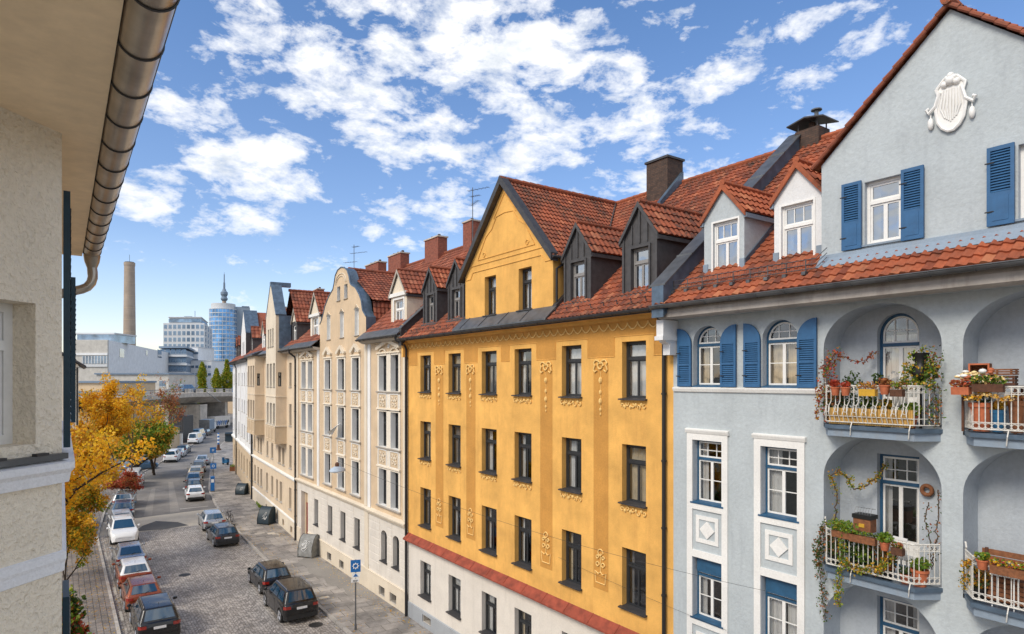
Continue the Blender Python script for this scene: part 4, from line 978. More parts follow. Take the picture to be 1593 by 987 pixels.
    for (u, wl, wr, zb, zt, ze, za, hw) in ((3.15, 2.45, 3.85, 15.02, 16.6, 16.85, 18.4, 1.15), (17.35, 16.75, 18.0, 15.05, 16.45, 16.8, 18.05, 1.0)):
        def det(mb, u=u, hw=hw, wl=wl, wr=wr, zb=zb, zt=zt, ze=ze):
            frame_ring(mb, wl, wr, zb, zt, .12, .03, 'trimw', .4); mb.box(u - hw - .1, u + hw + .1, .28, .39, ze - .18, ze + .02, 'trimw')
        dormer(root, u, hw * 2, .4, zb - .1, ze, za, sl, 'beige2', 'tiled', 'darkmetal', trim='stone', win=(wl, wr, zb, zt), detail=det, over=.12, ns=2, cw=.26)
        window(root, (wl + wr) / 2, zb, wr - wl, zt - zb, .1, None, y=.4, ft=.06, tr=.62, fr='framewhite', ntop=3, nbot=3, glass='glassm', cs=4)
    # chimneys on the ridge
    for u, w, z in ((1.0, 2.6, 21.35), (5.3, 2.2, 21.4), (11.2, 1.9, 21.55), (15.9, 1.0, 21.75)): chimney(rfo, u, 6.0, 19.6, z, w, .7, 'brick')
    antenna(rfo, -.1, 4.6, 18.8, 23.0, [(22.8, .6, .3), (22.3, 1.3, .5), (21.6, 1.0, -2.6)])
    downpipe(root, [(.02, -.62, 14.3), (.02, -.6, 14.1), (.0, -.18, 13.8), (.0, -.14, 13.6), (.0, -.14, G)], .07)
    downpipe(root, [(W - .25, -.62, 14.3), (W - .25, -.58, 14.1), (W + .02, -.2, 13.8), (W + .02, -.12, 13.6), (W + .02, -.12, 1.0), (W + .02, -.12, G)], .07)
    return root
CREAM = cream_house()

# ------------------------------------------------------------------ tan house with box bays
def tan_house():
    az = R(4); L = 20.; P = (14.8 + L * sin(az), 50. + L * cos(az)); W = L - .1
    root = empty('tan_house', (P[0], P[1], 0), -pi / 2 - az, 'weathered tan apartment house with two box bays, brown parapet panels and a tall pointed gable', 'house')
    rows = [(4.95, 6.8), (8.33, 10.1), (11.45, 13.4)]
    bays = [(2.2, 6.55), (12.15, 16.35)]
    mb = MB(); cols = [(17.35, 18.19), (7.6, 8.5), (9.9, 10.8), (.8, 1.6)]
    holes = [rect(a, b, z0, z1) for a, b in cols for z0, z1 in rows]
    low = [(2.9, 3.7), (4.3, 5.2), (13.0, 14.0), (14.6, 15.5)]
    holes += [rect(a, b, 4.9, 6.35) for a, b in low]
    gc = [(.9, 1.8), (2.8, 3.6), (4.4, 5.4), (7.4, 8.3), (9.9, 10.8), (12.1, 12.9), (13.6, 14.6), (17.25, 18.15)]
    gh = [rect(a, b, 1.65, 3.4) for a, b in gc]
    cell = [(7.4, 8.1), (12.2, 12.9), (14.9, 15.6), (17.9, 18.7)]
    panel(mb, rect(0, W, 4.2, 14.4), holes, 'tan', 0, .2); shell(mb, W, 'tan', top=14.3); mb.build('wall', root)
    g = MB(); panel(g, rect(0, W, G, 4.2), gh + [rect(a, b, -.1, .45) for a, b in cell], 'tan', 0, .2); g.build('ground_floor_wall', root)
    p = MB(); panel(p, rect(0, W, G, .9), [rect(a, b, -.1, .45) for a, b in cell], 'beige2', -.05, .05); p.prism([(-.05, .9), (-.09, .92), (-.09, 1.02), (0, 1.05), (0, .9)], 0, W, 'trimw', ax='x'); p.build('plinth', root)
    c = MB(); c.prism([(0, 4.1), (-.08, 4.12), (-.1, 4.2), (-.18, 4.25), (-.18, 4.33), (0, 4.38)], 0, W, 'trimw', ax='x'); c.build('cornice', root)
    for i, (a, b) in enumerate(cols):
        for j, (z0, z1) in enumerate(rows): window(root, (a + b) / 2, z0, b - a, z1 - z0, .19, 'stone', .08, ft=.06, cs=(i + j) % 4)
    for i, (a, b) in enumerate(low): window(root, (a + b) / 2, 4.9, b - a, 1.45, .19, 'stone', .08, ft=.06, cs=i % 4)
    for i, (a, b) in enumerate(gc): window(root, (a + b) / 2, 1.65, b - a, 1.75, .19, 'stone', .08, ft=.06, cs=i % 4, fr='framegrey')
    o = .85
    for n_, (u0, u1) in enumerate(bays):
        b = MB(); top = 14.35; w = u1 - u0; c = (u0 + u1) / 2
        fr = [(u0 + w * t - .42, u0 + w * t + .42) for t in (.18, .5, .82)]
        hs = [rect(a, bb, z0, z1) for a, bb in fr for z0, z1 in rows[1:]]
        out = rect(u0, u1, 6.9, top)
        if n_: 
            out = [(u0, 6.9), (u1, 6.9), (u1, 17.3), (c + .15, 19.9), (c - .15, 19.9), (u0, 17.3)]
            gwn = [(c - 1.2, c - .65), (c - .27, c + .27), (c + .65, c + 1.2)]
            hs += [rect(a, bb, 14.8, 16.3) for a, bb in gwn]
        panel(b, out, hs, 'beige2' if n_ else 'tan', -o, .18)
        # sides; the near side has narrow windows
        for s, u in ((-1, u0), (1, u1)):
            sh_ = [rect(.40, .66, 11.5, 12.65)] if s > 0 else []
            F = (lambda uu: (lambda a, z, t: (uu - t, -a, z)))(u)
            panel(b, rect(0, o, 6.9, top + (.0 if not n_ else 3.0)), sh_, 'tan', 0, .12, F=F)
        b.face([(u0, -o, 6.9), (u1, -o, 6.9), (u1, 0, 6.9), (u0, 0, 6.9)], 'brown')
        if n_:
            for u in (u0, u1): b.face([(u, 0, 14.3), (u, 3, 14.3), (u, 3, 17.3), (u, 0, 17.3)], 'darkmetal')
            b.box(u1 + .002, u1 + .05, -o + .25, .35, 14.6, 17.28, 'bluemetal')
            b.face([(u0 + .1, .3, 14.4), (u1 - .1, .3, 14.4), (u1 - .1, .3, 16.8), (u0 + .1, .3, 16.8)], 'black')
        bo = b.build('bay', root); window(root, u1, 11.5, .26, 1.15, .1, None, y=-.53, rz=pi / 2, ft=.03, nbot=1, cs=3)
        q_ = MB(); q_.box(u0 - .05, u1 + .05, -o - .05, 0, 10.62, 10.7, 'beige2'); q_.build('string_course', bo)
        pn = MB(); pn.box(u0 - .06, u1 + .06, -o - .06, .0, 6.82, 6.94, 'brown'); pn.box(u0 - .08, u1 + .08, -o - .08, 0, 8.22, 8.32, 'beige2')
        panel(pn, rect(u0, u1, 6.94, 8.22), [], 'brown', -o - .03, 0); pn.box(u1, u1 + .03, -o, 0, 6.94, 8.22, 'brown')
        for t in (.18, .5, .82): x = u0 + w * t; frame_ring(pn, x - .4, x + .4, 7.1, 8.05, .06, .03, 'tan', -o - .032)
        pn.build('parapet_panel', bo)
        for i, (a, bb) in enumerate(fr):
            for z0, z1 in rows[1:]: window(root, (a + bb) / 2, z0, bb - a, z1 - z0, .16, 'stone', .08, y=-o, ft=.06, cs=i)
        if n_:
            for a, bb in gwn: window(root, (a + bb) / 2, 14.8, bb - a, 1.5, .16, 'stone', .08, y=-o, ft=.05, nbot=1, cs=3, cur='curtainw')
            cp = MB()
            for s in (-1, 1):
                a_ = V((c + s * (w / 2 + .05), -o - .03, 17.28)); b_ = V((c + s * .15, -o - .03, 19.95))
                q = V((0, .85, 0)); up = V((s * .05, 0, .10)); cp.mesh([a_, b_, b_ + q, a_ + q, a_ + up, b_ + up, b_ + q + up, a_ + q + up], [(0, 1, 2, 3), (4, 7, 6, 5), (0, 4, 5, 1), (1, 5, 6, 2), (2, 6, 7, 3), (3, 7, 4, 0)], 'bluemetal')
            cp.box(c - .22, c + .22, -o - .04, .75, 19.9, 20.25, 'bluemetal'); cp.build('gable_coping', bo)
            cr = MB()
            for s in (-1, 1):
                k = .9; hw = w / 2; dv = V((-s, 0, 1.15)).normalized(); e0 = V((c + s * hw, .7, 17.2)); tile_field(cr, e0, (0, 1, 0), dv, 5.6, hw * sqrt(1 + 1.15 ** 2), 'tiled', ns=2, cw=.28, rh=.42, keep=lambda a, b, e0=e0, dv=dv: .7 + a < (e0.z + dv.z * b - 14.4) / .9 - .5 + .3)
            ridge_caps(cr, (c, .6, 19.66), (c, 5.5, 19.66), 'tiled'); cr.build('gable_roof', bo)
        else:
            tp = MB(); tp.prism([(-o - .3, 14.3), (-o - .3, 14.42), (0, 14.9), (0, 14.3)], u0 - .25, u1 + .25, 'darkmetal', ax='x'); tp.build('bay_roof', bo)
    rf = MB(); sl = .9; rs = sqrt(1 + sl * sl)
    tile_field(rf, (0, -.5, 14.4), (1, 0, 0), (0, 1, sl), W, 6.7 * rs, 'tiled', ns=2, cw=.28, rh=.42, keep=lambda a, b: not (12.2 < a < 16.3 and 14.4 + b / rs * sl < 19.6 - abs(a - 14.25) * 1.15))
    back_roof(rf, W, 'tiled', 6.2, 20.43); ridge_caps(rf, (0, 6.2, 20.5), (W, 6.2, 20.5), 'tiled'); 
    rf.prism([(-.2, 14.76), (-.66, 14.42), (-.66, 14.36), (-.2, 14.64)], 0, 12, 'zinc', ax='x'); rf.prism([(-.2, 14.76), (-.66, 14.42), (-.66, 14.36), (-.2, 14.64)], 16.4, W, 'zinc', ax='x')
    rfo = rf.build('roof', root); gt = MB(); gutter(gt, 16.4, W, -.64, 14.36, 'darkmetal', .09); gutter(gt, 6.8, 12, -.64, 14.36, 'darkmetal', .09); gt.prism([(-.5, 14.36), (-.5, 14.2), (0, 14.1), (0, 14.36)], 0, W, 'stone', ax='x'); gt.build('gutter', root)
    for (u, hw, wallm, ze, za) in ((17.9, .85, 'slate', 16.7, 17.7), (9.4, .8, 'slate', 16.7, 17.7), (4.4, .8, 'trimw', 16.6, 17.8)):
        dormer(root, u, hw * 2, .3, 14.95, ze, za, sl, wallm, 'tiled', 'darkmetal', win=(u - .5, u + .5, 15.05, 16.4), over=.1, ns=2, cw=.28, gable='beige2', trim='stone', side='slate')
        window(root, u, 15.05, 1.0, 1.35, .07, None, y=.3, fr='framewhite', ft=.05, cs=4, glass='glassm')
    chimney(rfo, 3.0, 6.0, 19.6, 21.4, 1.6, .7); chimney(rfo, 18.3, 5.6, 19.0, 21.0, .7, .7)
    downpipe(root, [(.1, -.6, 14.2), (.1, -.5, 14.0), (.1, -.12, 13.6), (.1, -.12, G)], .07)
    return root
TAN = tan_house()

# ------------------------------------------------------------------ white house at the bend
def white_house():
    az = R(7.5); L = 27.; P0 = (14.8 + 20 * sin(R(4)), 50. + 20 * cos(R(4))); P = (P0[0] + L * sin(az), P0[1] + L * cos(az)); W = L - .1
    root = empty('white_house', (P[0], P[1], 0), -pi / 2 - az, 'white plastered apartment house with brown ground floor at the bend of the street', 'house')
    mb = MB(); cols = [(20.65, 21.75), (23.6, 24.5), (17.2, 18.1), (14.2, 15.2), (9.6, 10.7), (5.6, 6.6), (1.9, 2.9)]; rows = [(5.2, 6.75), (8.2, 9.7), (11.4, 12.9)]
    holes = [rect(a, b, z0, z1) for a, b in cols for z0, z1 in rows]
    gu, gv = 13.4, 19.4; c = (gu + gv) / 2
    out = [(0, 4.2), (W, 4.2), (W, 14.4), (gv, 14.4), (gv, 17.4), (c + .2, 20.1), (c - .2, 20.1), (gu, 17.4), (gu, 14.4), (0, 14.4)]
    gw = [(c - 1.2, c - .6), (c - .3, c + .3), (c + .6, c + 1.2)]
    panel(mb, out, holes + [rect(a, b, 15.0, 16.5) for a, b in gw], 'white', 0, .16); shell(mb, W, 'white', top=14.4)
    mb.face([(0, 0, G), (0, 12, G), (0, 12, 14), (0, 0, 14)], 'white')
    for u in (gu, gv): mb.face([(u, 0, 14.3), (u, 3, 14.3), (u, 3, 17.4), (u, 0, 17.4)], 'darkmetal')
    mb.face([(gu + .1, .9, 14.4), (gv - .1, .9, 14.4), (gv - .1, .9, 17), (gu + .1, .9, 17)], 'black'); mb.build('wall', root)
    g = MB(); gc = [(20.5, 21.5), (23.5, 24.5), (16.8, 17.8), (13.6, 14.6), (10.0, 11.0), (6.0, 7.0), (2.4, 3.4)]
    panel(g, rect(0, W, G, 4.2), [arch(a, b, 1.2, 2.8, 3.3, 8) for a, b in gc], 'brown', 0, .2); g.build('ground_floor_wall', root)
    co = MB(); co.prism([(0, 4.1), (-.15, 4.15), (-.2, 4.4), (0, 4.5)], 0, W, 'trimw', ax='x'); co.build('cornice', root)
    for i, (a, b) in enumerate(cols):
        for z0, z1 in rows: window(root, (a + b) / 2, z0, b - a, z1 - z0, .15, 'stone', .06, ft=.06, cs=i % 4)
    for i, (a, b) in enumerate(gc): window(root, (a + b) / 2, 1.2, b - a, 2.1, .18, 'stone', .06, ft=.06, cs=i % 4, ah=.5)
    for a, b in gw: window(root, (a + b) / 2, 15.0, b - a, 1.5, .15, None, ft=.05, nbot=1)
    ps = MB()
    for u in (12.6, 19.8, 25.8): ps.box(u - .15, u + .15, -.06, 0, 4.5, 14.0, 'trimw')
    ps.build('pilaster', root)
    rf = MB(); sl = .9; rs = sqrt(1 + sl * sl); rf.face([(0, -.5, 14.4), (W, -.5, 14.4), (W, 6.2, 20.43), (0, 6.2, 20.43)], 'tiled')
    tile_field(rf, (0, -.5, 14.42), (1, 0, 0), (0, 1, sl), W, 6.7 * rs, 'tiled', ns=2, cw=.4, rh=.6)
    back_roof(rf, W, 'tiled', 6.2, 20.43)
    for s in (-1, 1):
        rf.face([(c + s * 3, 0, 17.4), (c + s * 3, 4.5, 17.4), (c, 6, 20.1), (c, 0, 20.1)], 'tiled')
        a_ = V((c + s * 3.05, -.03, 17.4)); b_ = V((c + s * .2, -.03, 20.15)); q = V((0, 1.5, 0)); up = V((0, 0, .14)); rf.mesh([a_, b_, b_ + q, a_ + q, a_ + up, b_ + up, b_ + q + up, a_ + q + up], [(0, 1, 2, 3), (4, 7, 6, 5), (0, 4, 5, 1), (1, 5, 6, 2), (2, 6, 7, 3), (3, 7, 4, 0)], 'bluemetal')
    rf.face([(0, 0, 14.3), (0, 6.2, 20.4), (0, 12.7, 14.3)], 'white'); rfo = rf.build('roof', root)
    gt = MB(); gutter(gt, 0, gu, -.62, 14.38, 'darkmetal', .1); gutter(gt, gv, W, -.62, 14.38, 'darkmetal', .1); gt.prism([(-.55, 14.38), (-.5, 14.2), (0, 14.1), (0, 14.38)], 0, W, 'darkmetal', ax='x'); gt.build('gutter', root)
    for u in (23.0, 10.5, 6.0, 2.6):
        dormer(root, u, 1.7, .3, 14.95, 16.7, 17.8, sl, 'slate', 'tiled', 'darkmetal', win=(u - .5, u + .5, 15.1, 16.4), over=.1, ns=2, cw=.4, rh=.5); window(root, u, 15.1, 1.0, 1.3, .07, None, y=.3, fr='framewhite', ft=.05, cs=4)
    chimney(rfo, 21.0, 6.0, 19.6, 21.3, 1.2, .7); chimney(rfo, 8.0, 6.0, 19.6, 21.6, 1.2, .7)
    downpipe(root, [(W - .05, -.6, 14.2), (W - .05, -.5, 14.0), (W - .05, -.12, 13.6), (W - .05, -.12, G)], .07); downpipe(root, [(7.2, -.3, 14.2), (7.2, -.3, 14.0), (7.2, -.12, 13.6), (7.2, -.12, G)], .07)
    return root
WHITE = white_house()
# ------------------------------------------------------------------ helpers for pixels of the survey photograph -> street coordinates
TH = R(35); FX = 1000.
def AT(px, depth):
    a = (px - 796.5) / FX; return ((sin(TH) + a * cos(TH)) * depth, (cos(TH) - a * sin(TH)) * depth)
def ZT(py, depth): return 12 + (592 - py) / FX * depth

# ------------------------------------------------------------------ the house the picture is taken from
def near_house():
    root = empty('roughcast_house', (0, 6.2, 0), 0, 'cream roughcast house corner with a metal gutter under its eaves and dark teal shutters', 'house')
    k = sqrt(.5)
    F = lambda u, z, t: (u * k - t * k, u * k + t * k, z)
    def FB(mb, u0, u1, y0, y1, z0, z1, m): mb.box(u0, u1, y0, y1, z0, z1, m, T=lambda p: F(p[0], p[2], p[1]))
    w = MB(); hole = rect(-1.45, -.23, 11.52, 12.58); hl = rect(-1.45, -.23, 8.4, 9.7)
    panel(w, rect(-3.6, 0, G, 13.95), [hole, hl], 'cream', 0, .28, F=F)
    w.face([(0, 0, G), (0, 5.9, G), (0, 5.9, 13.95), (0, 0, 13.95)], 'cream'); w.face([(0, 5.9, G), (-8, 5.9, G), (-8, 5.9, 13.95), (0, 5.9, 13.95)], 'cream')
    w.face([F(-3.6, G, .6), F(0, G, .6), F(0, 13.9, .6), F(-3.6, 13.9, .6)], 'black'); w.build('wall', root)
    s = MB(); s.mesh([(x, y, z) for z in (13.95, 14.02) for x, y in ((-3, -9), (.26, -9), (.26, 5.95), (-3, 5.95))], [(0, 1, 2, 3), (7, 6, 5, 4), (0, 4, 5, 1), (1, 5, 6, 2), (2, 6, 7, 3)], 'soffit')
    s.build('soffit', root)
    rf = MB(); rf.mesh([(.40, -9, 14.08), (.40, 5.98, 14.08), (-6, 5.98, 19.4), (-6, -9, 19.4), (.40, -9, 14.03), (.40, 5.98, 14.03), (-6, 5.98, 19.3), (-6, -9, 19.3)], [(0, 1, 2, 3), (4, 7, 6, 5), (0, 4, 5, 1), (1, 5, 6, 2)], 'tiled'); rf.build('roof', root)
    g = MB(); cx, cz, r = .378, 14.0, .117
    L = [(cx + r * cos(a), cz + r * sin(a)) for a in [pi * .93 + pi * 1.14 * i / 18 for i in range(19)]]
    L += [(cx + (r - .006) * cos(a), cz + (r - .006) * sin(a)) for a in [2 * pi + pi * .07 - pi * 1.14 * i / 18 for i in range(19)]]
    g.prism([(a, b) for a, b in L], -9, 5.75, 'steel')
    g.mesh([(cx + r * cos(a), 5.75, cz + r * sin(a)) for a in [pi + pi * i / 12 for i in range(13)]], [tuple(range(13))], 'steel')
    go = g.build('gutter', root, smooth=35)
    b = MB(); b.tube([(cx + r + .004, -9, cz + .028), (cx + r + .004, 5.76, cz + .028)], .013, 'pipe', 8)
    b.box(cx - r - .01, cx - r + .01, -9, 5.75, cz - .03, cz + .06, 'pipe'); b.build('gutter_bead', go)
    y = -3.1
    while y < 5.7:
        q = MB(); q.tube([(cx + (r + .004) * cos(a), y, cz + (r + .004) * sin(a)) for a in [pi + pi * i / 14 for i in range(15)]], .0075, 'darkmetal', 5)
        q.box(cx + r - .01, cx + r + .012, y - .01, y + .01, cz + .01, cz + .04, 'darkmetal'); q.build('gutter_bracket', go); y += .62
    p = MB(); p.lathe((cx, 5.6, 13.62), [(.06, 0), (.065, .1), (.10, .2), (.115, .3)], 'steel', 16)
    p.tube([(cx, 5.6, 13.74), (cx + .01, 5.6, 13.66), (cx + .01, 5.6, 13.58), (cx - .01, 5.6, 13.50), (cx - .06, 5.6, 13.43), (cx - .13, 5.6, 13.39), (.16, 5.6, 13.36), (.04, 5.6, 13.32), (-.06, 5.6, 13.28)], .068, 'steel', 16); p.build('downpipe', root, smooth=50)
    c = MB()
    def band(z0, z1, o, m, sl=.02):
        prof = [(0, z0), (-o * .55, z0 + .01), (-o * .7, z0 + (z1 - z0) * .45), (-o, z0 + (z1 - z0) * .62), (-o, z1 - sl), (0, z1)]
        A = [F(-3.6, z, y) for y, z in prof]; Cn = [(-y * 1.0, y * .41, z) for y, z in prof]; B = [(-y, 5.9, z) for y, z in prof]; n = len(prof)
        c.mesh(A + Cn + B, [(i + a, (i + 1) % n + a, n + (i + 1) % n + a, n + i + a) for a in (0, n) for i in range(n)], m)
    band(11.19, 11.38, .085, 'nearwhite'); 
    c.build('cornice', root)
    c = MB(); band(10.49, 10.66, .03, 'nearwhite', .01); c.build('string_course', root)
    wf, wp, wc = win_data(1.22, 1.06, fr='framewhite', ft=.07, tr=.7, nbot=2, cs=3)
    for z in (11.52, 8.5): 
        o = inst('window', wf, root, F(-.84, z, .205), pi / 4); inst('pane', wp, o); inst('curtain', wc, o)
    s = MB(); FB(s, -1.5, -.0, -.06, .2, 11.385, 11.43, 'zinc'); FB(s, -.28, -.18, -.07, -.02, 11.43, 11.45, 'darkmetal'); FB(s, -.62, -.52, -.07, -.02, 11.43, 11.45, 'darkmetal')
    s.build('sill', root)
    for (y0, z0, h, x0) in ((.32, 11.44, 2.14, .010), (3.0, 11.50, 1.72, .085), (.30, 8.0, 2.2, .004)):
        sm = MB(); ly = .55; t = .048
        sm.box(x0, x0 + t, y0, y0 + .07, z0, z0 + h, 'teal'); sm.box(x0, x0 + t, y0 + ly - .07, y0 + ly, z0, z0 + h, 'teal')
        for z in (z0, z0 + h * .5, z0 + h - .09): sm.box(x0 + .001, x0 + t - .001, y0 + .07, y0 + ly - .07, z, z + .09, 'teal')
        for i in range(int(h / .06) - 2):
            z = z0 + .09 + i * .06; sm.mesh([(x0 + .004, y0 + .07, z + .05), (x0 + .004, y0 + ly - .07, z + .05), (x0 + t + .008, y0 + ly - .07, z), (x0 + t + .008, y0 + .07, z)], [(0, 1, 2, 3)], 'teal')
        sm.build('shutter', root)
    return root
near_house()

# ------------------------------------------------------------------ ground, road, pavements
Lk = [(2.35, -30), (2.35, 60), (3.4, 72), (5.6, 86), (8.6, 98), (12.4, 110), (14.5, 120), (20, 134), (27.4, 160), (36, 195), (60, 290)]
Rk = [(11.42, -30), (11.42, 46), (11.7, 56), (12.4, 69), (13.5, 79), (16.6, 96), (20.5, 116), (25.8, 136), (34, 163), (43, 195), (70, 290)]
def ribbon(A, B, z, m, name):
    mb = MB()
    n = len(A); mb.mesh([(x, y, z) for x, y in A] + [(x, y, z) for x, y in B], [(i, n + i, n + i + 1, i + 1) for i in range(n - 1)], m); return struct(mb.build(name))
g = MB(); g.box(-2500, 2500, -2500, 2500, G - .5, G, 'ground'); struct(g.build('ground'))
def lerpy(P, y):
    for (x0, y0), (x1, y1) in zip(P, P[1:]):
        if y0 <= y <= y1: return x0 + (x1 - x0) * (y - y0) / (y1 - y0)
ys = [-30, 20, 46, 60.5]
ribbon([(lerpy(Lk, y), y) for y in ys], [(lerpy(Rk, y), y) for y in ys], ROAD, 'cobble', 'cobbled_road')
ys = [60.5, 64, 66]
ribbon([(lerpy(Lk, y) , y + (0 if i else 0)) for i, y in enumerate([60.5, 63.0, 66.5])], [(lerpy(Rk, y), y) for y in (60.5, 63, 67.5)], ROAD + .001, 'asphaltl', 'road_crossing_strip')
ys = [67, 72, 79, 86, 98, 110, 120, 134, 160, 195, 290]
ribbon([(2.9, 66.5)] + [(lerpy(Lk, y), y) for y in ys[1:]], [(lerpy(Rk, 67.5), 67.5)] + [(lerpy(Rk, y), y) for y in ys[1:]], ROAD, 'asphalt', 'asphalt_road')
pm = MB(); pm.mesh([(x, y, ROAD + .007) for x, y in ((4.9, 60.9), (5.6, 62.9), (6.8, 64.4), (8.3, 62.8), (8.9, 60.9), (7.0, 60.4))], [tuple(range(6))], 'asphaltd'); struct(pm.build('road_patch'))
pm = MB()
for a, b, c_, d in ((6.1, 67.4, 6.8, 84), (8.3, 67.6, 9.1, 88)): pm.mesh([(a, b, ROAD + .006), (c_, b, ROAD + .006), (c_ + 2.0, d, ROAD + .006), (a + 2.3, d, ROAD + .006)], [(0, 1, 2, 3)], 'asphaltw')
struct(pm.build('worn_road_lanes'))
def slab_strip(A, B, z, m, name, mk='kerb'):
    mb = MB(); n = len(A)
    mb.mesh([(x, y, z) for x, y in A] + [(x, y, z) for x, y in B], [(i, n + i, n + i + 1, i + 1) for i in range(n - 1)], m)
    return struct(mb.build(name))
Fc = [(14.9, -30), (14.9, 50), (16.3, 70), (19.9, 97), (27, 118), (37, 140), (47, 170), (60, 200), (90, 290)]
def off(P, d): return [(x + d, y) for x, y in P]
RkS = [(x, y) for x, y in Rk]; FcS = [(lerpy(Fc, y), y) for x, y in Rk]
slab_strip(off(Rk, .16), FcS, WALK, 'slabs', 'right_pavement')
kb = MB(); n = len(Rk)
for P, s in ((Rk, 1), (Lk, -1)):
    vs = []
    for x, y in P: vs += [(x, y, ROAD - .01), (x, y, WALK + .004), (x + s * .16, y, WALK + .004), (x + s * .16, y, WALK - .1)]
    kb.mesh(vs, [(4 * i + j, 4 * i + j + 1, 4 * i + j + 5, 4 * i + j + 4) for i in range(len(P) - 1) for j in range(3)], 'kerb')
struct(kb.build('kerb'))
LL = [(-9, y) for x, y in Lk]
slab_strip([(-12 if y < 100 else lerpy(Lk, y) - 6, y) for x, y in Lk], off(Lk, -.16), WALK, 'pavers', 'left_pavement')
# painted bay marks by the parked cars, worn patches
pm = MB()
for y in (36, 41.5, 47, 53, 58.4): pm.box(9.0, 11.2, y, y + .1, ROAD + .003, ROAD + .005, 'roadpaint')
for y in (33.5, 38.7, 43.6, 48.4, 53.2): pm.box(2.5, 2.62, y, y + 1.6, ROAD + .003, ROAD + .005, 'roadpaint')
pm.box(9.3, 11.8, 68.9, 69.2, ROAD + .008, ROAD + .010, 'roadpaint'); struct(pm.build('road_markings'))
rd = random.Random(3); pm = MB()
for i in range(26):
    x, y = rd.uniform(11.8, 14.5), rd.uniform(22, 55); w, h = rd.uniform(.3, .8), rd.uniform(.3, .9); z = WALK + .004 + i * .0001
    pm.mesh([(x, y, z), (x + w, y, z), (x + w, y + h, z), (x, y + h, z)], [(0, 1, 2, 3)], rd.choice(['asphalt', 'asphaltl', 'asphalt', 'stone']))
pl_ = [(13.0, 43.8), (13.7, 44.6), (14.5, 44.3), (14.6, 41), (14.7, 38.5), (14.72, 35.2), (14.5, 33.8), (14.1, 33.9), (13.9, 35.0), (13.4, 35.6), (13.6, 36.8), (13.1, 38.2), (13.35, 39.5), (12.9, 41.0), (13.2, 42.4)]; pm.prism(pl_, WALK + .0080, WALK + .0085, 'asphaltw', ax='z')
struct(pm.build('pavement_patches'))
lf = MB()
def leafquad(mb, c, s, m, rd, flat=False):
    if flat: a = V((rd.uniform(-1, 1), rd.uniform(-1, 1), rd.uniform(-.1, .1))).normalized(); n = V((0, 0, 1))
    else:
        a = V((rd.gauss(0, 1), rd.gauss(0, 1), rd.gauss(0, 1))).normalized(); n = V((rd.gauss(0, 1), rd.gauss(0, 1), rd.gauss(0, 1))).normalized()
    b = a.cross(n)
    if b.length < .05: return
    b.normalize(); c = V(c); l = s * rd.uniform(.7, 1.3); w = l * .72
    mb.face([c - a * l * .5, c - a * l * .1 + b * w * .5, c + a * l * .5, c - a * l * .1 - b * w * .5], m)
for i in range(2600):
    y = rd.uniform(20, 62); x = rd.choice([rd.uniform(-.6, 2.3), rd.gauss(1.9, .6), rd.gauss(11.9, .35), rd.gauss(14.3, .3)])
    z = WALK if (x < 2.3 or x > 11.6) else ROAD
    leafquad(lf, (x, y, z + .012), .08, 'lochre' if rd.random() < .4 else 'lyellow', rd, True)
o = lf.build('fallen_leaves'); o['kind'] = 'stuff'; tag(o, 'small yellow fallen leaves scattered over the pavements', 'leaves')

# ------------------------------------------------------------------ trees
def leaves(mb, c, rad, n, s, m, rd, sz=1.):
    for i in range(n):
        while 1:
            p = V((rd.uniform(-1, 1), rd.uniform(-1, 1), rd.uniform(-1, 1)))
            if p.length < 1: break
        leafquad(mb, (c[0] + p.x * rad, c[1] + p.y * rad, c[2] + p.z * rad * sz), s, m if isinstance(m, str) else rd.choice(m), rd)
def tree(name, x, y, h, r, seed, label, mats, group=None, trunk_r=.16, z0=G, leafn=34, leafs=.15, levels=4, crown_z=.32, clump=.34, bark='bark', spread=.9, lean=(0, 0), sparse=1.0, cat='tree', first=5):
    rd = random.Random(seed); root = empty(name, (x, y, z0), 0, label, cat, group); tb = MB(); cr = MB(); tips = []
    def grow(p, d, l, rad, lev):
        pts = [p]; q = p; dd = d.copy()
        for i in range(4):
            dd = (dd + V((rd.gauss(0, .13), rd.gauss(0, .13), rd.gauss(0, .10) + .03))).normalized(); q = q + dd * l / 4; pts.append(q)
        tb.tube(pts, [rad * (1 - .13 * i) for i in range(5)], bark, 6 if lev < 2 else 4)
        if lev >= 2: tips.extend(pts[2:])
        if lev < levels:
            for k in range(rd.choice((2, 3, 3)) if lev else first):
                t = rd.randint(2, 4) if lev else rd.randint(2, 4); ang = rd.uniform(0, 2 * pi) if lev else 2 * pi * k / first + rd.uniform(-.4, .4)
                side = V((cos(ang), sin(ang), rd.uniform(-.1, .5))); nd_ = (dd * .75 + side * spread * rd.uniform(.7, 1.1)).normalized()
                grow(pts[t], nd_, l * rd.uniform(.58, .78), rad * (.55 if lev else .5), lev + 1)
    hl = h * crown_z
    grow(V((0, 0, 0)), V((lean[0], lean[1], 1)).normalized(), hl * 1.25, trunk_r, 0)
    # scale the skeleton to the wanted height and spread
    mz = max(p.z for p in tips); mr = sorted(sqrt(p.x ** 2 + p.y ** 2) for p in tips)[int(len(tips) * .93)]
    kz, kr = h * .95 / mz, r / mr
    tb.v = [(a * (kr if c > hl * .8 else 1 + (kr - 1) * c / (hl * .8)), b * (kr if c > hl * .8 else 1 + (kr - 1) * c / (hl * .8)), c * kz) for a, b, c in tb.v]
    for p in tips:
        if rd.random() > sparse: continue
        m = rd.choice(mats); q = (p.x * kr, p.y * kr, p.z * kz)
        leaves(cr, q, clump * rd.uniform(.6, 1.3), int(leafn * rd.uniform(.5, 1.4)), leafs, m, rd, .8)
    tb.build('trunk', root); cr.build('crown', root); return root
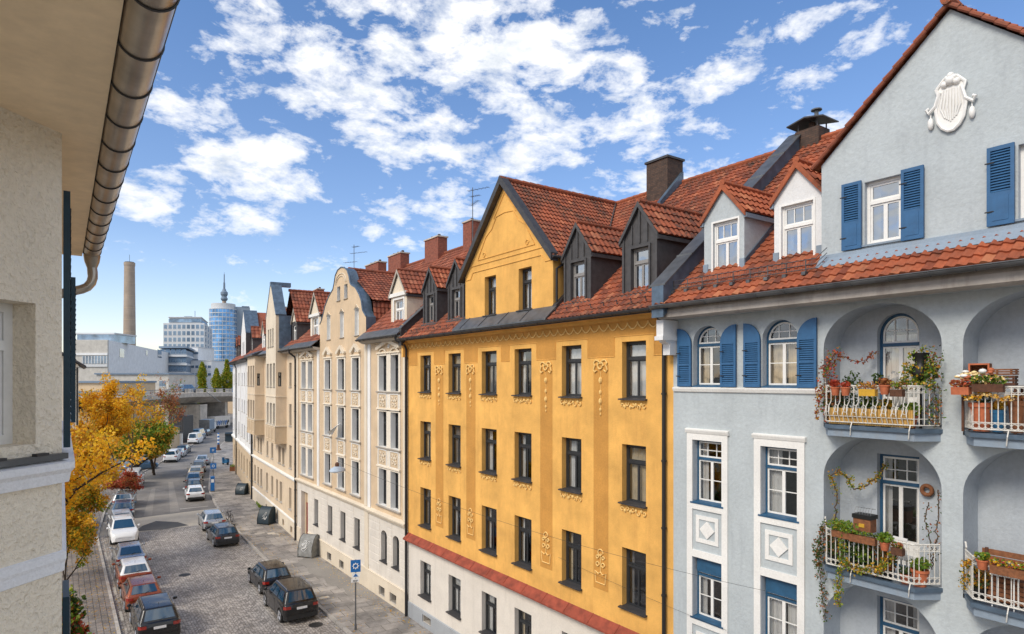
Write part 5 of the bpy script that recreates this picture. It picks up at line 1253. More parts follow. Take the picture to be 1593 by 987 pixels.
tree('maple_tree', -2.3, 27.5, 12.6, 4.3, 11, 'large maple with bright yellow autumn leaves leaning over the left pavement', ['lyellow', 'lyellow', 'lyellow', 'lochre'], trunk_r=.24, leafn=66, leafs=.125, clump=.46, crown_z=.21, lean=(.1, 0), first=6)
x, y = AT(97, 34); tree('maple_tree', x, y, 7.4, 2.0, 77, 'low yellow and green sapling below the big maple at the wall corner', ['lyellow', 'lochre', 'lgreen'], group='autumn trees along the left side', leafn=44, leafs=.13, clump=.4, crown_z=.2, trunk_r=.07)
x, y = AT(143, 68); tree('maple_tree', x, y, 13.6, 3.6, 23, 'golden yellow tree in front of the long white industrial building', ['lyellow', 'lyellow', 'lochre', 'lyellow'], group='autumn trees along the left side', leafn=44, leafs=.20, clump=.55, crown_z=.22)
x, y = AT(88, 40); tree('maple_tree', x, y, 10.2, 3.7, 29, 'dark ochre leaved tree behind the yellow maple by the left pavement', ['lochre', 'lochre', 'lyellow'], group='autumn trees along the left side', leafn=44, leafs=.18, clump=.5, crown_z=.25)
if 0: tree('maple_tree', x, y, 10.5, 3.0, 31, 'ochre and yellow tree rising above the row of parked cars', ['lochre', 'lyellow', 'lochre'], group='autumn trees along the left side', leafn=40, leafs=.22, clump=.55, crown_z=.25)
x, y = AT(205, 74); tree('bare_tree', x, y, 13.6, 2.4, 41, 'half bare tree with orange leaf tufts before the white industrial building', ['lochre', 'lyellow'], group='thinning trees near the bridge', leafn=8, leafs=.26, clump=.5, crown_z=.3, bark='barkl', sparse=.6)
x, y = AT(238, 86); tree('bare_tree', x, y, 14.0, 3.3, 43, 'almost leafless tree with rust coloured buds beside the bridge end', ['lrust', 'lrust', 'lgreen'], group='thinning trees near the bridge', leafn=3, leafs=.22, clump=.45, crown_z=.3, bark='barkl', sparse=.3, levels=5)
x, y = AT(264, 105); tree('bare_tree', x, y, 12.6, 2.2, 47, 'small reddish brown bare tree directly before the bridge railing', ['lrust'], group='thinning trees near the bridge', leafn=6, leafs=.26, clump=.5, crown_z=.3, bark='barkl', sparse=.8, levels=4)
x, y = AT(240, 84); tree('green_tree', x, y, 7.4, 3.2, 53, 'bushy green tree behind the parked white van', ['lgreen', 'lgreen', 'lgreen', 'lochre'], leafn=40, leafs=.30, clump=.9, crown_z=.2)
x, y = AT(212, 80); tree('green_tree', x, y, 6.4, 3.6, 59, 'low green and orange tree left of the bushy green one', ['lgreen', 'lochre', 'lgreen'], leafn=40, leafs=.28, clump=.8, crown_z=.2)
x, y = AT(209, 64); tree('red_shrub', x - .3, y, 3.6, 1.5, 61, 'red leaved shrub hanging over the parked cars', ['lred', 'lred', 'lrust'], leafn=14, leafs=.17, clump=.4, crown_z=.25, trunk_r=.05, cat='shrub', z0=G)
tree('red_shrub', .1, 22.2, 6.6, .85, 67, 'tall shrub with red and green leaves beside the cream wall corner', ['lred', 'lgreen', 'ldark'], leafn=16, leafs=.14, clump=.25, crown_z=.3, trunk_r=.05, cat='shrub')
def poplar(px, depth, ztop, zb, w, seed, label):
    rd = random.Random(seed); x, y = AT(px, depth); root = empty('poplar_tree', (x, y, G), 0, label, 'tree', 'poplars behind the bridge'); t = MB(); t.tube([(0, 0, 0), (0, 0, ztop * .5), (0, 0, ztop)], [.3, .2, .03], 'bark', 6); t.build('trunk', root); c = MB(); h = ztop - zb
    for i in range(260):
        f = rd.random() ** .85; z = zb + h * f; rr = w * min(1, (1 - f) * 1.6 + .05) * (.75 + .25 * sin(f * 9 + seed)) * rd.random() ** .5; a = rd.uniform(0, 2 * pi)
        leaves(c, (rr * cos(a), rr * sin(a), z - G), .6, 26, .42, 'lpoplar', rd, 1.5)
    c.build('crown', root)
for a in ((314.5, 205, 17.2, 6.5, 2.1, 1, 'slim yellow green poplar, the leftmost and apart from the other two'), (337, 205, 15.2, 6.5, 2.0, 2, 'shortest of the three yellow green poplars behind the bridge'), (353, 208, 18.3, 6.5, 2.3, 3, 'tallest poplar, next to the white corner house behind the bridge')): poplar(*a)
x, y = AT(292, 185); tree('green_tree', x, y, 6.2, 2.8, 71, 'yellow green bush seen under the bridge deck', ['lpoplar'], leafn=50, leafs=.4, clump=1.0, crown_z=.15, z0=G)

# ------------------------------------------------------------------ the bridge
def bridge():
    P = [AT(150, 118), AT(250, 140), AT(300, 155), AT(365, 176), AT(470, 205)]; zt = [8.6, 8.9, 9.0, 8.7, 8.3]
    o = empty('road_bridge', (P[1][0], P[1][1], 0), 0, 'weathered concrete road bridge crossing the far end of the street', 'bridge'); ox, oy = P[1]
    d = V((P[3][0] - P[1][0], P[3][1] - P[1][1], 0)).normalized(); nrm = V((-d.y, d.x, 0))
    if nrm.y < 0: nrm = -nrm
    k = MB(); n = len(P); prof = [(0, -.0), (0, -1.0), (1.2, -1.55), (3.5, -2.6), (9, -2.6), (12, -1.0), (12, 0)]
    vs = []
    for (x, y), z in zip(P, zt):
        for a, b in prof: vs.append((x - ox + nrm.x * a, y - oy + nrm.y * a, z + b))
    m = len(prof); k.mesh(vs, [(i * m + j, i * m + (j + 1) % m, (i + 1) * m + (j + 1) % m, (i + 1) * m + j) for i in range(n - 1) for j in range(m)], 'concrete'); k.build('deck', o)
    p = MB()
    for i in range(n - 1):
        a = V((*P[i], zt[i])) - V((ox, oy, 0)); b = V((*P[i + 1], zt[i + 1])) - V((ox, oy, 0)); L = (b - a).length; e = (b - a) / L
        for q in range(int(L / 1.6)):
            s = a + e * (q * 1.6); p.tube([s, s + V((0, 0, 1.0))], .06, 'concrete', 4)
            if q % 3: p.mesh([s + V((0, 0, .1)), s + e * 1.5 + V((0, 0, .1)), s + e * 1.5 + V((0, 0, .9)), s + V((0, 0, .9))], [(0, 1, 2, 3)], 'concrete' if q % 2 else 'offwhite')
        p.tube([a + V((0, 0, 1.0)), b + V((0, 0, 1.0))], .07, 'framegrey', 4); p.tube([a + V((0, 0, .5)), b + V((0, 0, .5))], .04, 'framegrey', 4)
    p.build('parapet', o)
    for px, dp, w in ((317, 160, 3.6), (352, 178, 1.6), (225, 140, 2.5)):
        x, y = AT(px, dp); q = MB(); x -= ox; y -= oy
        q.mesh([(x + d.x * a * w / 2 + nrm.x * b, y + d.y * a * w / 2 + nrm.y * b, z) for z, t in ((G, .85), (6.0, 1.0)) for a, b in ((-t, 0), (t, 0), (t, 7), (-t, 7))], [(0, 1, 5, 4), (1, 2, 6, 5), (2, 3, 7, 6), (3, 0, 4, 7)], 'concrete'); q.build('pier', o)
    for px, dp in ((345, 172),):
        x, y = AT(px, dp)
    l = MB(); x, y = AT(322, 148); x -= ox; y -= oy; l.tube([(x, y, 9.2), (x + 1.2, y - 1, 8.2), (x + 2.6, y - 2, 6.9)], .09, 'zinc', 5); l.build('drain_pipe', o)
    w = MB(); x0, y0 = AT(330, 215); x1, y1 = AT(420, 230)
bridge()
def boxobj(name, px0, px1, depth, z0, z1, m, label, cat, dd=4, group=None, extra=None, tilt=0):
    """long low box body facing the street, with its own details"""
    x0, y0 = AT(px0, depth); x1, y1 = AT(px1, depth + tilt); e = V((x1 - x0, y1 - y0, 0)); w = e.length; az = atan2(e.y, e.x)
    r = empty(name, (x0, y0, G), az, label, cat, group); b = MB(); b.box(0, w, 0, dd, z0 - G, z1 - G, m); 
    if extra: extra(b, w, z1 - G, dd, r)
    b.build('body', r); return r
def ribs(b, w, h, dd, r):
    for i in range(int(w / .4)): b.box(.1 + i * .4, .28 + i * .4, -.05, -.001, .15, h - .15, 'darkmetal')
def panels(b, w, h, dd, r):
    for i in range(3): b.box(.08 + i * w / 3, w / 3 - .08 + i * w / 3, -.04, -.001, .2, h - .25, 'framewhite')
    b.box(-.1, w + .1, -.1, dd + .1, h, h + .1, 'zinc')
def shedx(b, w, h, dd, r):
    b.box(-.3, w + .3, -.3, dd + .3, h, h + .15, 'darkmetal'); d = MB(); d.box(w * .3, w * .6, -.05, 0, 0, h * .75, 'woodd'); d.build('door', r)
boxobj('storage_container', 268.5, 285, 126, G, 5.0, 'darkmetal', 'dark ribbed storage container behind the white hoarding', 'container', extra=ribs)
boxobj('site_hoarding', 266.5, 283, 119, G, 2.2, 'framewhite', 'low white hoarding standing between the tree and the vans', 'hoarding', dd=.3, extra=panels)
boxobj('wooden_shed', 256.5, 266, 116, G, 3.4, 'brown', 'narrow brown shed at the left edge of the hoarding', 'shed', dd=3, extra=shedx)
boxobj('blue_shed', 288, 304, 168, G, 5.6, 'bluetrim', 'flat dark blue shed under the left side of the bridge', 'shed', dd=6, extra=shedx)
boxobj('retaining_wall', 333, 380, 240, -1, 5.2, 'beige', 'beige retaining wall seen through the bridge opening', 'wall', dd=1, extra=lambda b, w, h, dd, r: b.box(-.2, w + .2, -.2, dd, h, h + .4, 'stone'))
# graffiti covered trailer under the bridge
def trailer(b, w, h, dd, r):
    s = MB(); rd = random.Random(5)
    for i in range(7):
        x = .6 + i * w / 8; s.tube([(x + .5 * cos(t) * rd.uniform(.6, 1), -.03, 1.5 + .6 * sin(t * 1.3)) for t in [k * .7 for k in range(9)]], .09, rd.choice(['signblue', 'trimblack', 'bluetrim']), 4)
    s.build('graffiti', r); t = MB()
    for x in (w * .2, w * .8): t.lathe((x, -.06, .0), [(.4, 0)], 'tyre', 10) if 0 else t.tube([(x, -.1, .42), (x, .25, .42)], .42, 'tyre', 12)
    t.build('wheel', r)
boxobj('box_trailer', 334, 358, 163, G + .7, 2.7, 'offwhite', 'white box trailer sprayed with graffiti under the right bridge arch', 'trailer', dd=2.4, extra=trailer, tilt=6)

# ------------------------------------------------------------------ far buildings
M['glassblue'] = None
def skyglass(name, c, r=.15):
    m, nt, b = newmat(name); v = coords(nt); n = noise(nt, v, .25, 3); nt.links.new(ramp(nt, n, [(.35, sc3(c, .6)), (.65, sc3(c, 1.5))]), b.inputs['Base Color'])
    b.inputs['Roughness'].default_value = r; b.inputs['Metallic'].default_value = .35; b.inputs['Coat Weight'].default_value = .6; return m
M['glassblue'] = skyglass('blue_facade_glass', (.09, .26, .52)); M['glassgrey'] = skyglass('grey_facade_glass', (.16, .25, .36)); M['officegrey'] = plain('office_cladding', (.56, .58, .60), .7); M['officedark'] = plain('dark_office_cladding', (.16, .22, .30), .6)
M['chimneyc'] = plain('chimney_concrete', (.36, .29, .23), .9, var=.15, scale=.3); M['indwhite'] = plaster('industrial_white', (.80, .81, .82), stain=.35, grain=.6, tint=(.4, .4, .4)); M['indbeige'] = plaster('industrial_beige', (.52, .50, .46), stain=.4, grain=.8, tint=(.3, .28, .25))
def seg(P0, P1): 
    e = V((P1[0] - P0[0], P1[1] - P0[1], 0)); return e.length, atan2(e.y, e.x)
def grid(root, O, az, w, cols, rows, ww, wh, m, u0=0):
    key = ('g', ww, wh, m)
    if key not in WC:
        b = MB(); b.box(-ww / 2, ww / 2, -.06, .1, 0, wh, m); b.box(-ww / 2 - .08, ww / 2 + .08, -.12, -.0, -.12, -.002, 'officegrey'); b.box(-.05, .05, -.09, -.062, 0, wh, 'officedark'); WC[key] = b.data('window')
    for i in range(cols):
        for z in rows:
            u = u0 + (w - u0) * (i + .5) / cols; inst('window', WC[key], root, (O[0] + cos(az) * u, O[1] + sin(az) * u, z), az)
def office():
    D = 350; Pc = AT(318, D); Pl = AT(254, D * 1.0); Pr = AT(330, D * 1.12); root = empty('office_tower', (Pc[0], Pc[1], 0), 0, 'grey office tower with rows of square windows and a set back top storey', 'office tower')
    rel = lambda P: (P[0] - Pc[0], P[1] - Pc[1]); a, c = rel(Pl), rel(Pr); zt = 43.2; b = MB(); dd = (c[0] + a[0], c[1] + a[1])
    loop = [a, (0, 0), c, dd]; b.prism(loop, G, zt, 'officegrey', ax='z'); 
    sh = lambda k: [((x - dd[0] / 2) * k + dd[0] / 2, (y - dd[1] / 2) * k + dd[1] / 2) for x, y in loop]
    b.prism(sh(.78), zt, zt + 3.4, 'officegrey', ax='z'); b.prism(sh(.82), zt + 3.4, zt + 3.8, 'officegrey', ax='z'); b.prism(sh(.2), zt + 3.8, zt + 5.4, 'officedark', ax='z'); b.tube([(dd[0] * .3, dd[1] * .3, zt + 3.8), (dd[0] * .3, dd[1] * .3, zt + 8)], .15, 'officedark', 4); b.prism(sh(.80), zt + .8, zt + 2.6, 'glassgrey', ax='z'); b.build('wall', root)
    w, az = seg(a, (0, 0)); rows = [zt - 3.1 - 3.5 * i for i in range(8)]
    grid(root, a, az, w, 9, rows, 1.7, 2.2, 'glassgrey'); w, az = seg((0, 0), c); grid(root, (0, 0), az, w, 3, rows, 5, 2.2, 'glassgrey')
office()
def low_office():
    D = 300; Pc = AT(290, D); Pl = AT(248.5, D * 1.0); Pr = AT(303, D * 1.12); root = empty('office_block', (Pc[0], Pc[1], 0), 0, 'blue grey terraced office block with wide floor bands below the office tower', 'office block')
    rel = lambda P: (P[0] - Pc[0], P[1] - Pc[1]); a, c = rel(Pl), rel(Pr); dd = (c[0] + a[0], c[1] + a[1]); loop = [a, (0, 0), c, dd]; b = MB(); b.prism(loop, G, 26.0, 'officedark', ax='z'); b.build('wall', root)
    cx, cy = dd[0] / 2, dd[1] / 2; k = lambda s: [((x - cx) * s + cx, (y - cy) * s + cy) for x, y in loop]
    for i in range(7):
        z = 27 - i * 4.0; f = MB(); f.prism(k(1.05), z, z + .9, 'officegrey' if i else 'officedark', ax='z'); f.build('floor_band', root)
    w, az = seg(a, (0, 0)); grid(root, a, az, w, 5, [24.3 - 4 * i for i in range(6)], 1.9, 2.2, 'glassgrey')
low_office()
def white_steps():
    for (p0, p1, zt_, D, lab) in ((286, 308, ZT(541, 330), 330, 'plain white stepped annex, the taller one beside the office tower'), (290, 329, ZT(562, 318), 318, 'long low white annex in front of the glass tower')):
        Pl, Pr = AT(p0, D), AT(p1, D); w, az = seg(Pl, Pr); root = empty('white_annex', (Pl[0], Pl[1], 0), az, lab, 'building'); b = MB(); b.box(0, w, 0, 18, G, zt_, 'indwhite'); b.box(-.2, w + .2, -.2, 18, zt_, zt_ + .4, 'officegrey'); b.build('wall', root)
        grid(root, (0, 0), 0, w, 6, [zt_ - 3.4, zt_ - 7.2], 1.5, 1.2, 'glassgrey')
white_steps()
def glass_tower():
    D = 450; Pc = AT(347.5, D + 8); root = empty('glass_tower', (Pc[0], Pc[1], 0), 0, 'round blue glass high rise behind the street with a slim antenna mast', 'skyscraper'); b = MB(); zt_ = 62.5; r = 9.2
    b.lathe((0, 0, 0), [(r, G), (r, zt_)], 'glassblue', 36); b.lathe((0, 0, 0), [(r - 1.2, zt_), (r - 1.2, zt_ + 3.8)], 'officegrey', 36)
    Pr = AT(388, D + 14); e = V((Pr[0] - Pc[0], Pr[1] - Pc[1], 0)); az = atan2(e.y, e.x)
    T = lambda p: (p[0] * cos(az) - p[1] * sin(az), p[0] * sin(az) + p[1] * cos(az), p[2]); b.box(0, e.length, -3, 12, G, zt_ + 2.0, 'bluetrim', T=T); b.box(e.length - 5, e.length, -3.2, 12.2, zt_ + 2.0, zt_ + 2.6, 'officedark', T=T); b.build('core', root)
    for i in range(19):
        z = zt_ - .5 - i * 2.95; f = MB(); f.lathe((0, 0, z), [(r + .15, 0), (r + .15, .55)], 'officegrey', 36); f.build('floor_band', root)
    for i in range(12):
        t = az + pi + i * 2 * pi / 24; f = MB(); f.tube([(cos(t) * (r + .05), sin(t) * (r + .05), 5), (cos(t) * (r + .05), sin(t) * (r + .05), zt_)], .12, 'officegrey', 4); f.build('mullion', root)
glass_tower()
def tvtower():
    D = 900; x, y = AT(348.8, D); z0, zp = 0, ZT(462, D); root = empty('television_tower', (x, y, 0), 0, 'distant television tower with a round pod, peeping over the blue glass high rise', 'tower'); b = MB()
    b.lathe((0, 0, 0), [(5, G), (3.2, 60), (2.6, zp)], 'chimneyc', 14); b.build('shaft', root)
    b = MB(); b.lathe((0, 0, zp - 6), [(2.8, 0), (4.6, 2), (4.6, 4), (3.6, 5), (3.6, 7), (4.8, 9), (4.8, 12), (3.0, 14), (2.0, 17)], 'officedark', 14); b.build('pod', root)
    b = MB(); b.lathe((0, 0, zp + 9), [(1.5, 0), (1.3, 10), (.8, 12), (.7, 22), (.3, 23), (.2, ZT(424, D) - zp - 9)], 'officedark', 8); b.build('mast', root)
tvtower()
def stack():
    D = 320; x, y = AT(201.5, D); root = empty('factory_chimney', (x, y, 0), 0, 'tall tapering brown concrete factory chimney against the sky', 'chimney'); b = MB(); zt_ = ZT(409, D); b.lathe((0, 0, 0), [(3.1, G), (2.75, 32), (2.35, zt_ - 1.6), (2.5, zt_ - 1.5), (2.5, zt_)], 'chimneyc', 24); b.build('shaft', root, smooth=30)
    for i in range(6): r = MB(); z = 36 + i * 6; rr = 2.78 - i * .07; r.lathe((0, 0, z), [(rr, 0), (rr, .12)], 'brown', 24); r.build('ring', root)
    b = MB(); b.lathe((0, 0, zt_), [(2.1, 0), (2.1, .3)], 'trimblack', 20); b.tube([(0, 0, zt_), (0, 0, zt_ + 4)], .08, 'darkmetal', 4); b.build('lightning_rod', root)
stack()
def industry():
    D0 = 205; Pa = AT(100, D0); Pb = AT(167.5, D0); Pc = AT(262, 300); zt_ = ZT(529, D0)
    root = empty('industrial_building', (Pb[0], Pb[1], 0), 0, 'long white industrial building with a windowless side running back from its corner', 'industrial building'); rel = lambda P: (P[0] - Pb[0], P[1] - Pb[1]); a, c = rel(Pa), rel(Pc); b = MB(); b.prism([a, (0, 0), c, (c[0] + a[0], c[1] + a[1])], G, zt_, 'indwhite', ax='z'); 
    w, az = seg(a, (0, 0)); T = lambda p: (a[0] + cos(az) * p[0] - sin(az) * p[1], a[1] + sin(az) * p[0] + cos(az) * p[1], p[2]); b.box(-.01, w - .01, -.06, .5, G, zt_ - .05, 'indbeige', T=T); b.box(-.1, w + .05, -.4, .0, ZT(571, D0) , ZT(567, D0), 'officegrey', T=T); b.box(-.1, w + .05, -.35, .0, ZT(553, D0) , ZT(549.5, D0), 'indwhite', T=T); b.build('wall', root)
    wb = MB(); wb.box(w * .42, w + .02, -.2, .05, ZT(566, D0), ZT(554, D0), 'glassgrey', T=T); wb.build('window_band', root)
    for k in range(9):
        m_ = MB(); u = w * .42 + k * w * .07; m_.box(u, u + .25, -.26, -.02, ZT(566, D0), ZT(554, D0), 'officegrey', T=T); m_.build('mullion', root)
    w2, az2 = seg((0, 0), c)
    for u, z, ww, hh in ((w2 * .17, ZT(557, 225), 6, 3.0), (w2 * .55, 22, 3, 2), (w2 * .80, ZT(556, 275), 8, 3.4)):
        g_ = MB(); g_.box(-ww / 2, ww / 2, -.1, .1, 0, hh, 'glassgrey'); o = g_.build('window', root, loc=(cos(az2) * u, sin(az2) * u, z), rz=az2)
    ph = MB(); Pq = rel(AT(120, D0 + 12)); Pr_ = rel(AT(178, D0 + 12)); w3, az3 = seg(Pq, Pr_); T3 = lambda p: (Pq[0] + cos(az3) * p[0] - sin(az3) * p[1], Pq[1] + sin(az3) * p[0] + cos(az3) * p[1], p[2]); ph.box(0, w3, 0, 12, zt_, zt_ + 2.6, 'glassgrey', T=T3); ph.box(-.5, w3 + .5, -.8, 12, zt_ + 2.6, zt_ + 3.1, 'officegrey', T=T3); ph.build('penthouse', root)
    ph = MB(); Pq = rel(AT(192, 270)); T4 = lambda p: (Pq[0] + cos(az2) * p[0] - sin(az2) * p[1], Pq[1] + sin(az2) * p[0] + cos(az2) * p[1], p[2]); ph.box(0, 26, 4, 14, zt_, zt_ + 4.5, 'indwhite', T=T4); ph.box(-.3, 26.3, 3.7, 14, zt_ + 4.5, zt_ + 5, 'officegrey', T=T4); ph.build('roof_structure', root)
industry()
def fill():
    for (p0, p1, D, zt_, m, lab) in ((112, 182, 130, ZT(596, 130), 'brown', 'low brown garage building with flat roof behind the yellow trees'), (150, 262, 165, ZT(583, 165), 'indbeige', 'low beige workshop partly hidden by the bare trees')):
        Pl, Pr = AT(p0, D), AT(p1, D); w, az = seg(Pl, Pr); root = empty('low_building', (Pl[0], Pl[1], 0), az, lab, 'building'); b = MB(); b.box(0, w, 0, 14, G, zt_, m); b.box(-.3, w + .3, -.4, 14, zt_, zt_ + .4, 'officedark'); b.build('wall', root); grid(root, (0, 0), 0, w, 6, [zt_ - 3.0], 1.6, 1.4, 'glassgrey')
    root = empty('cream_neighbour_house', (1.05, 60, 0), 0, 'narrow sliver of a cream gabled house behind the teal shutters', 'house'); b = MB(); loop = [(-9, G), (0, G), (0, 13.2), (-4.5, 16.2), (-9, 13.2)]; b.prism(loop, 0, 6, 'cream'); b.build('wall', root)
    r = MB()
    for s in (-1, 1): r.prism([(-4.5, 16.3), (-4.5 + s * 5.0, 12.95), (-4.5 + s * 5.0, 13.12), (-4.5, 16.5)], -.5, 6.4, 'darkmetal')
    r.build('roof', root); w = MB(); w.box(-.9, -.35, -.04, .02, 9.6, 11.2, 'framedark'); w.build('window', root); downpipe(root, [(-.08, -.1, 13), (-.08, -.1, 12.8), (-.08, -.1, 12.6), (-.08, -.1, G)], .06)
fill()
# ------------------------------------------------------------------ cars
def bilin(q, u, v): return q[0] * (1 - u) * (1 - v) + q[1] * u * (1 - v) + q[2] * u * v + q[3] * (1 - u) * v
def patch(mb, q, m, u0, u1, v0, v1, off=.012, n=5):
    nn = (q[1] - q[0]).cross(q[3] - q[0]).normalized(); c = (q[0] + q[1] + q[2] + q[3]) / 4
    if nn.dot(c - V((0, 0, .9))) < 0: nn = -nn
    vs = []; 
    for i in range(n + 1):
        for j in range(3):
            u = u0 + (u1 - u0) * i / n; v = v0 + (v1 - v0) * j / 2
            vs.append(bilin(q, u, v) + nn * (off + .02 * (1 - (2 * u - 1) ** 2)))
    mb.mesh(vs, [(i * 3 + j, i * 3 + j + 3, i * 3 + j + 4, i * 3 + j + 1) for i in range(n) for j in range(2)], m)
def make_car(name, L, Wd, H, belt, cab, pm, label, cat='car', group=None, hood=.86, tail=.93, rails=False, roofm=None, tailz=.0, seed=0, lowerm=None, lampw=.24):
    """nose towards +y. cab = (rear base, rear top, front top, front base) along y"""
    root = empty(name, (0, 0, 0), 0, label, cat, group); w = Wd / 2; h = L / 2
    rw, wx = .33 if H < 1.6 else .36, (-h + .78, h - .82)
    st = [(-h, belt * .80, w * .80), (-h + .03, belt * .93, w * .88), (-h + .10, belt * .98, w * .94), (-h + .4, belt * (1.0 if cab[0] < -h + .5 else tail), w * .98)]
    y = -h + .55
    while y < h - .5:
        z = belt
        if y > cab[3] - .05: t = (y - cab[3] + .05) / (h - .45 - cab[3]); z = belt * (.985 - (.985 - hood) * t ** 1.6)
        if y < cab[0] + .05: z = belt * .97
        st.append((y, z, w)); y += .085
    st += [(h - .42, belt * hood * .98, w * .975), (h - .22, belt * hood * .92, w * .90), (h - .08, belt * hood * .82, w * .80), (h, belt * hood * .64, w * .70)]
    b = MB(); rows = []
    for y, zt_, ww in st:
        zb = .20 if -h + .15 < y < h - .15 else .30
        za = zb
        for c in wx:
            dy = abs(y - c)
            if dy < rw + .05: za = max(za, .32 + sqrt((rw + .05) ** 2 - dy ** 2))
        za = min(za, zt_ - .12)
        ms = za + (zt_ - za) * .55
        half = [(ww * .82, za), (ww * .985, za + .02), (ww * 1.0, ms), (ww * .975, zt_ - .085), (ww * .90, zt_ - .012), (ww * .55, zt_ + .012), (0, zt_ + .02)]
        rows.append([(x, y, z) for x, z in half] + [(-x, y, z) for x, z in reversed(half[:-1])])
    n = len(rows[0]); vs = [p for r in rows for p in r]
    b.mesh(vs, [(i * n + j, i * n + j + 1, (i + 1) * n + j + 1, (i + 1) * n + j) for i in range(len(rows) - 1) for j in range(n - 1)], pm)
    b.mesh(rows[0], [tuple(range(n))], pm); b.mesh(rows[-1], [tuple(reversed(range(n)))], pm)
    # cabin hull
    zt_ = H - .03; wb, wt = w * .90, w * .70
    B = [V((-wb, cab[0], belt - .02)), V((wb, cab[0], belt - .02)), V((wb, cab[3], belt * .985 - .02)), V((-wb, cab[3], belt * .985 - .02))]
    T = [V((-wt, cab[1], zt_ - .03)), V((wt, cab[1], zt_ - .03)), V((wt, cab[2], zt_ - .01)), V((-wt, cab[2], zt_ - .01))]
    Tm = [V((-wt, (cab[1] + cab[2]) / 2, zt_ + .02)), V((wt, (cab[1] + cab[2]) / 2, zt_ + .02))]
    bm = bmesh.new(); bv = [bm.verts.new(p) for p in B + T]
    for f in ((0, 1, 5, 4), (1, 2, 6, 5), (2, 3, 7, 6), (3, 0, 4, 7), (4, 5, 6, 7)): bm.faces.new([bv[i] for i in f])
    bm.normal_update(); ed = [e for e in bm.edges if not (e.verts[0].co.z < belt + .01 and e.verts[1].co.z < belt + .01)]
    bmesh.ops.bevel(bm, geom=ed, offset=.11, segments=4, profile=.55, affect='EDGES'); bm.verts.index_update()
    b.mesh([v.co for v in bm.verts], [tuple(v.index for v in f.verts) for f in bm.faces], pm if not roofm else roofm); bm.free()
    b.box(-w * .80, w * .80, -h + .25, h - .25, .19, .42, 'trimblack')
    for s in (-1, 1):      # door gaps, sill line and handles
        for yy in ((cab[3] - .12), (cab[3] + cab[0]) / 2 - .05, cab[0] + .55):
            b.tube([(s * w * .992, yy, .36), (s * (w * 1.001), yy, .36 + (belt - .36) * .5), (s * w * .978, yy, belt - .085), (s * w * .90, yy - .02, belt - .01)], .006, 'trimblack', 4)
        for yy in ((cab[3] + cab[0]) / 2 + .08, cab[0] + .68): b.box(*sorted((s * w * .985, s * (w + .012))), yy, yy + .17, belt - .17, belt - .14, pm)
        b.tube([(s * w * .99, cab[3] - .1, .33), (s * w * .99, cab[0] + .5, .33)], .012, 'trimblack', 4)
    b.tube([(-w * .78, -h + .01, belt * .92), (-w * .80, -h - .004, belt * .6), (-w * .7, -h - .004, belt * .56), (w * .7, -h - .004, belt * .56), (w * .80, -h - .004, belt * .6), (w * .78, -h + .01, belt * .92)], .006, 'trimblack', 4)
    body = b.build('body', root, smooth=35)
    g = MB(); patch(g, [B[0], B[1], T[1], T[0]], 'carglass', .10, .90, .14, .90); g.build('rear_window', root, smooth=60)
    g = MB(); patch(g, [B[3], B[2], T[2], T[3]], 'carglass', .07, .93, .06, .92); g.build('windscreen', root, smooth=60)
    for q in ([B[1], B[2], T[2], T[1]], [B[3], B[0], T[0], T[3]]):
        ln = abs(cab[3] - cab[0]); parts_ = [(.10, .40), (.43, .68), (.71, .90)] if ln > 2.6 else [(.10, .48), (.52, .88)]
        if q[0] is B[3]: parts_ = [(1 - b_, 1 - a_) for a_, b_ in parts_]
        g = MB(); 
        for a_, b_ in parts_: patch(g, q, 'carglass', a_, b_, .10, .86, n=3)
        g.build('side_window', root, smooth=60)
    for s in (-1, 1):
        for c in wx:
            t = MB(); x = s * (w - .10)
            t.tube([(x - .09, c, .33), (x - .075, c, .33), (x + .075, c, .33), (x + .09, c, .33)], [rw - .06, rw - .01, rw - .01, rw - .05], 'tyre', 20)
            to = t.build('wheel', root, smooth=40); r = MB(); o = x + s * .092
            r.tube([(o - s * .01, c, .33), (o + s * .004, c, .33)], [rw - .10, rw - .12], 'trimblack', 16)
            for k in range(5):
                a = k * 2 * pi / 5; r.tube([(o + s * .012, c, .33), (o + s * .012, c + cos(a) * (rw - .11), .33 + sin(a) * (rw - .11))], .032, 'alloy', 4)
            r.tube([(o + s * .01, c + (rw - .11) * cos(a), .33 + (rw - .11) * sin(a)) for a in [2 * pi * k / 16 for k in range(16)]], .018, 'alloy', 4, closed=True); r.build('rim', to)
        lm = MB(); x0, x1 = sorted((s * (w * .90), s * (w * .90 - lampw))); zl = belt * .74
        vs = [(x, y, z) for z in (zl + .02, zl + .17) for x, y in ((s * (w * .60), -h - .008), (s * (w * .86), -h + .015), (s * (w * .965), -h + .16))]
        lm.mesh(vs, [(0, 1, 4, 3), (1, 2, 5, 4)], 'redlamp'); 
        lm.mesh([(x, y - .014, z) for x, y, z in vs], [(0, 1, 4, 3), (1, 2, 5, 4)], 'redlamp'); lm.build('tail_light', root)
        hl = MB(); zl = belt * hood * .70; vs = [(x, y, z) for z, f in ((zl - .05, 0), (zl + .12, -.07)) for x, y in ((s * (w * .52), h - .055 + f), (s * (w * .74), h - .10 + f), (s * (w * .90), h - .26 + f))]
        hl.mesh([(x * 1.01, y + .03, z) for x, y, z in vs], [(0, 1, 4, 3), (1, 2, 5, 4)], 'whitelamp'); hl.build('headlight', root)
        mr = MB(); mr.lathe((s * (w + .10), cab[3] - .32, belt + .0), [(.03, 0), (.08, .02), (.09, .09), (.06, .15)], pm, 8, sx=1.1, sy=.7); mr.tube([(s * (w - .06), cab[3] - .30, belt), (s * (w + .08), cab[3] - .32, belt + .04)], .02, 'trimblack', 4); mr.build('wing_mirror', root, smooth=40)
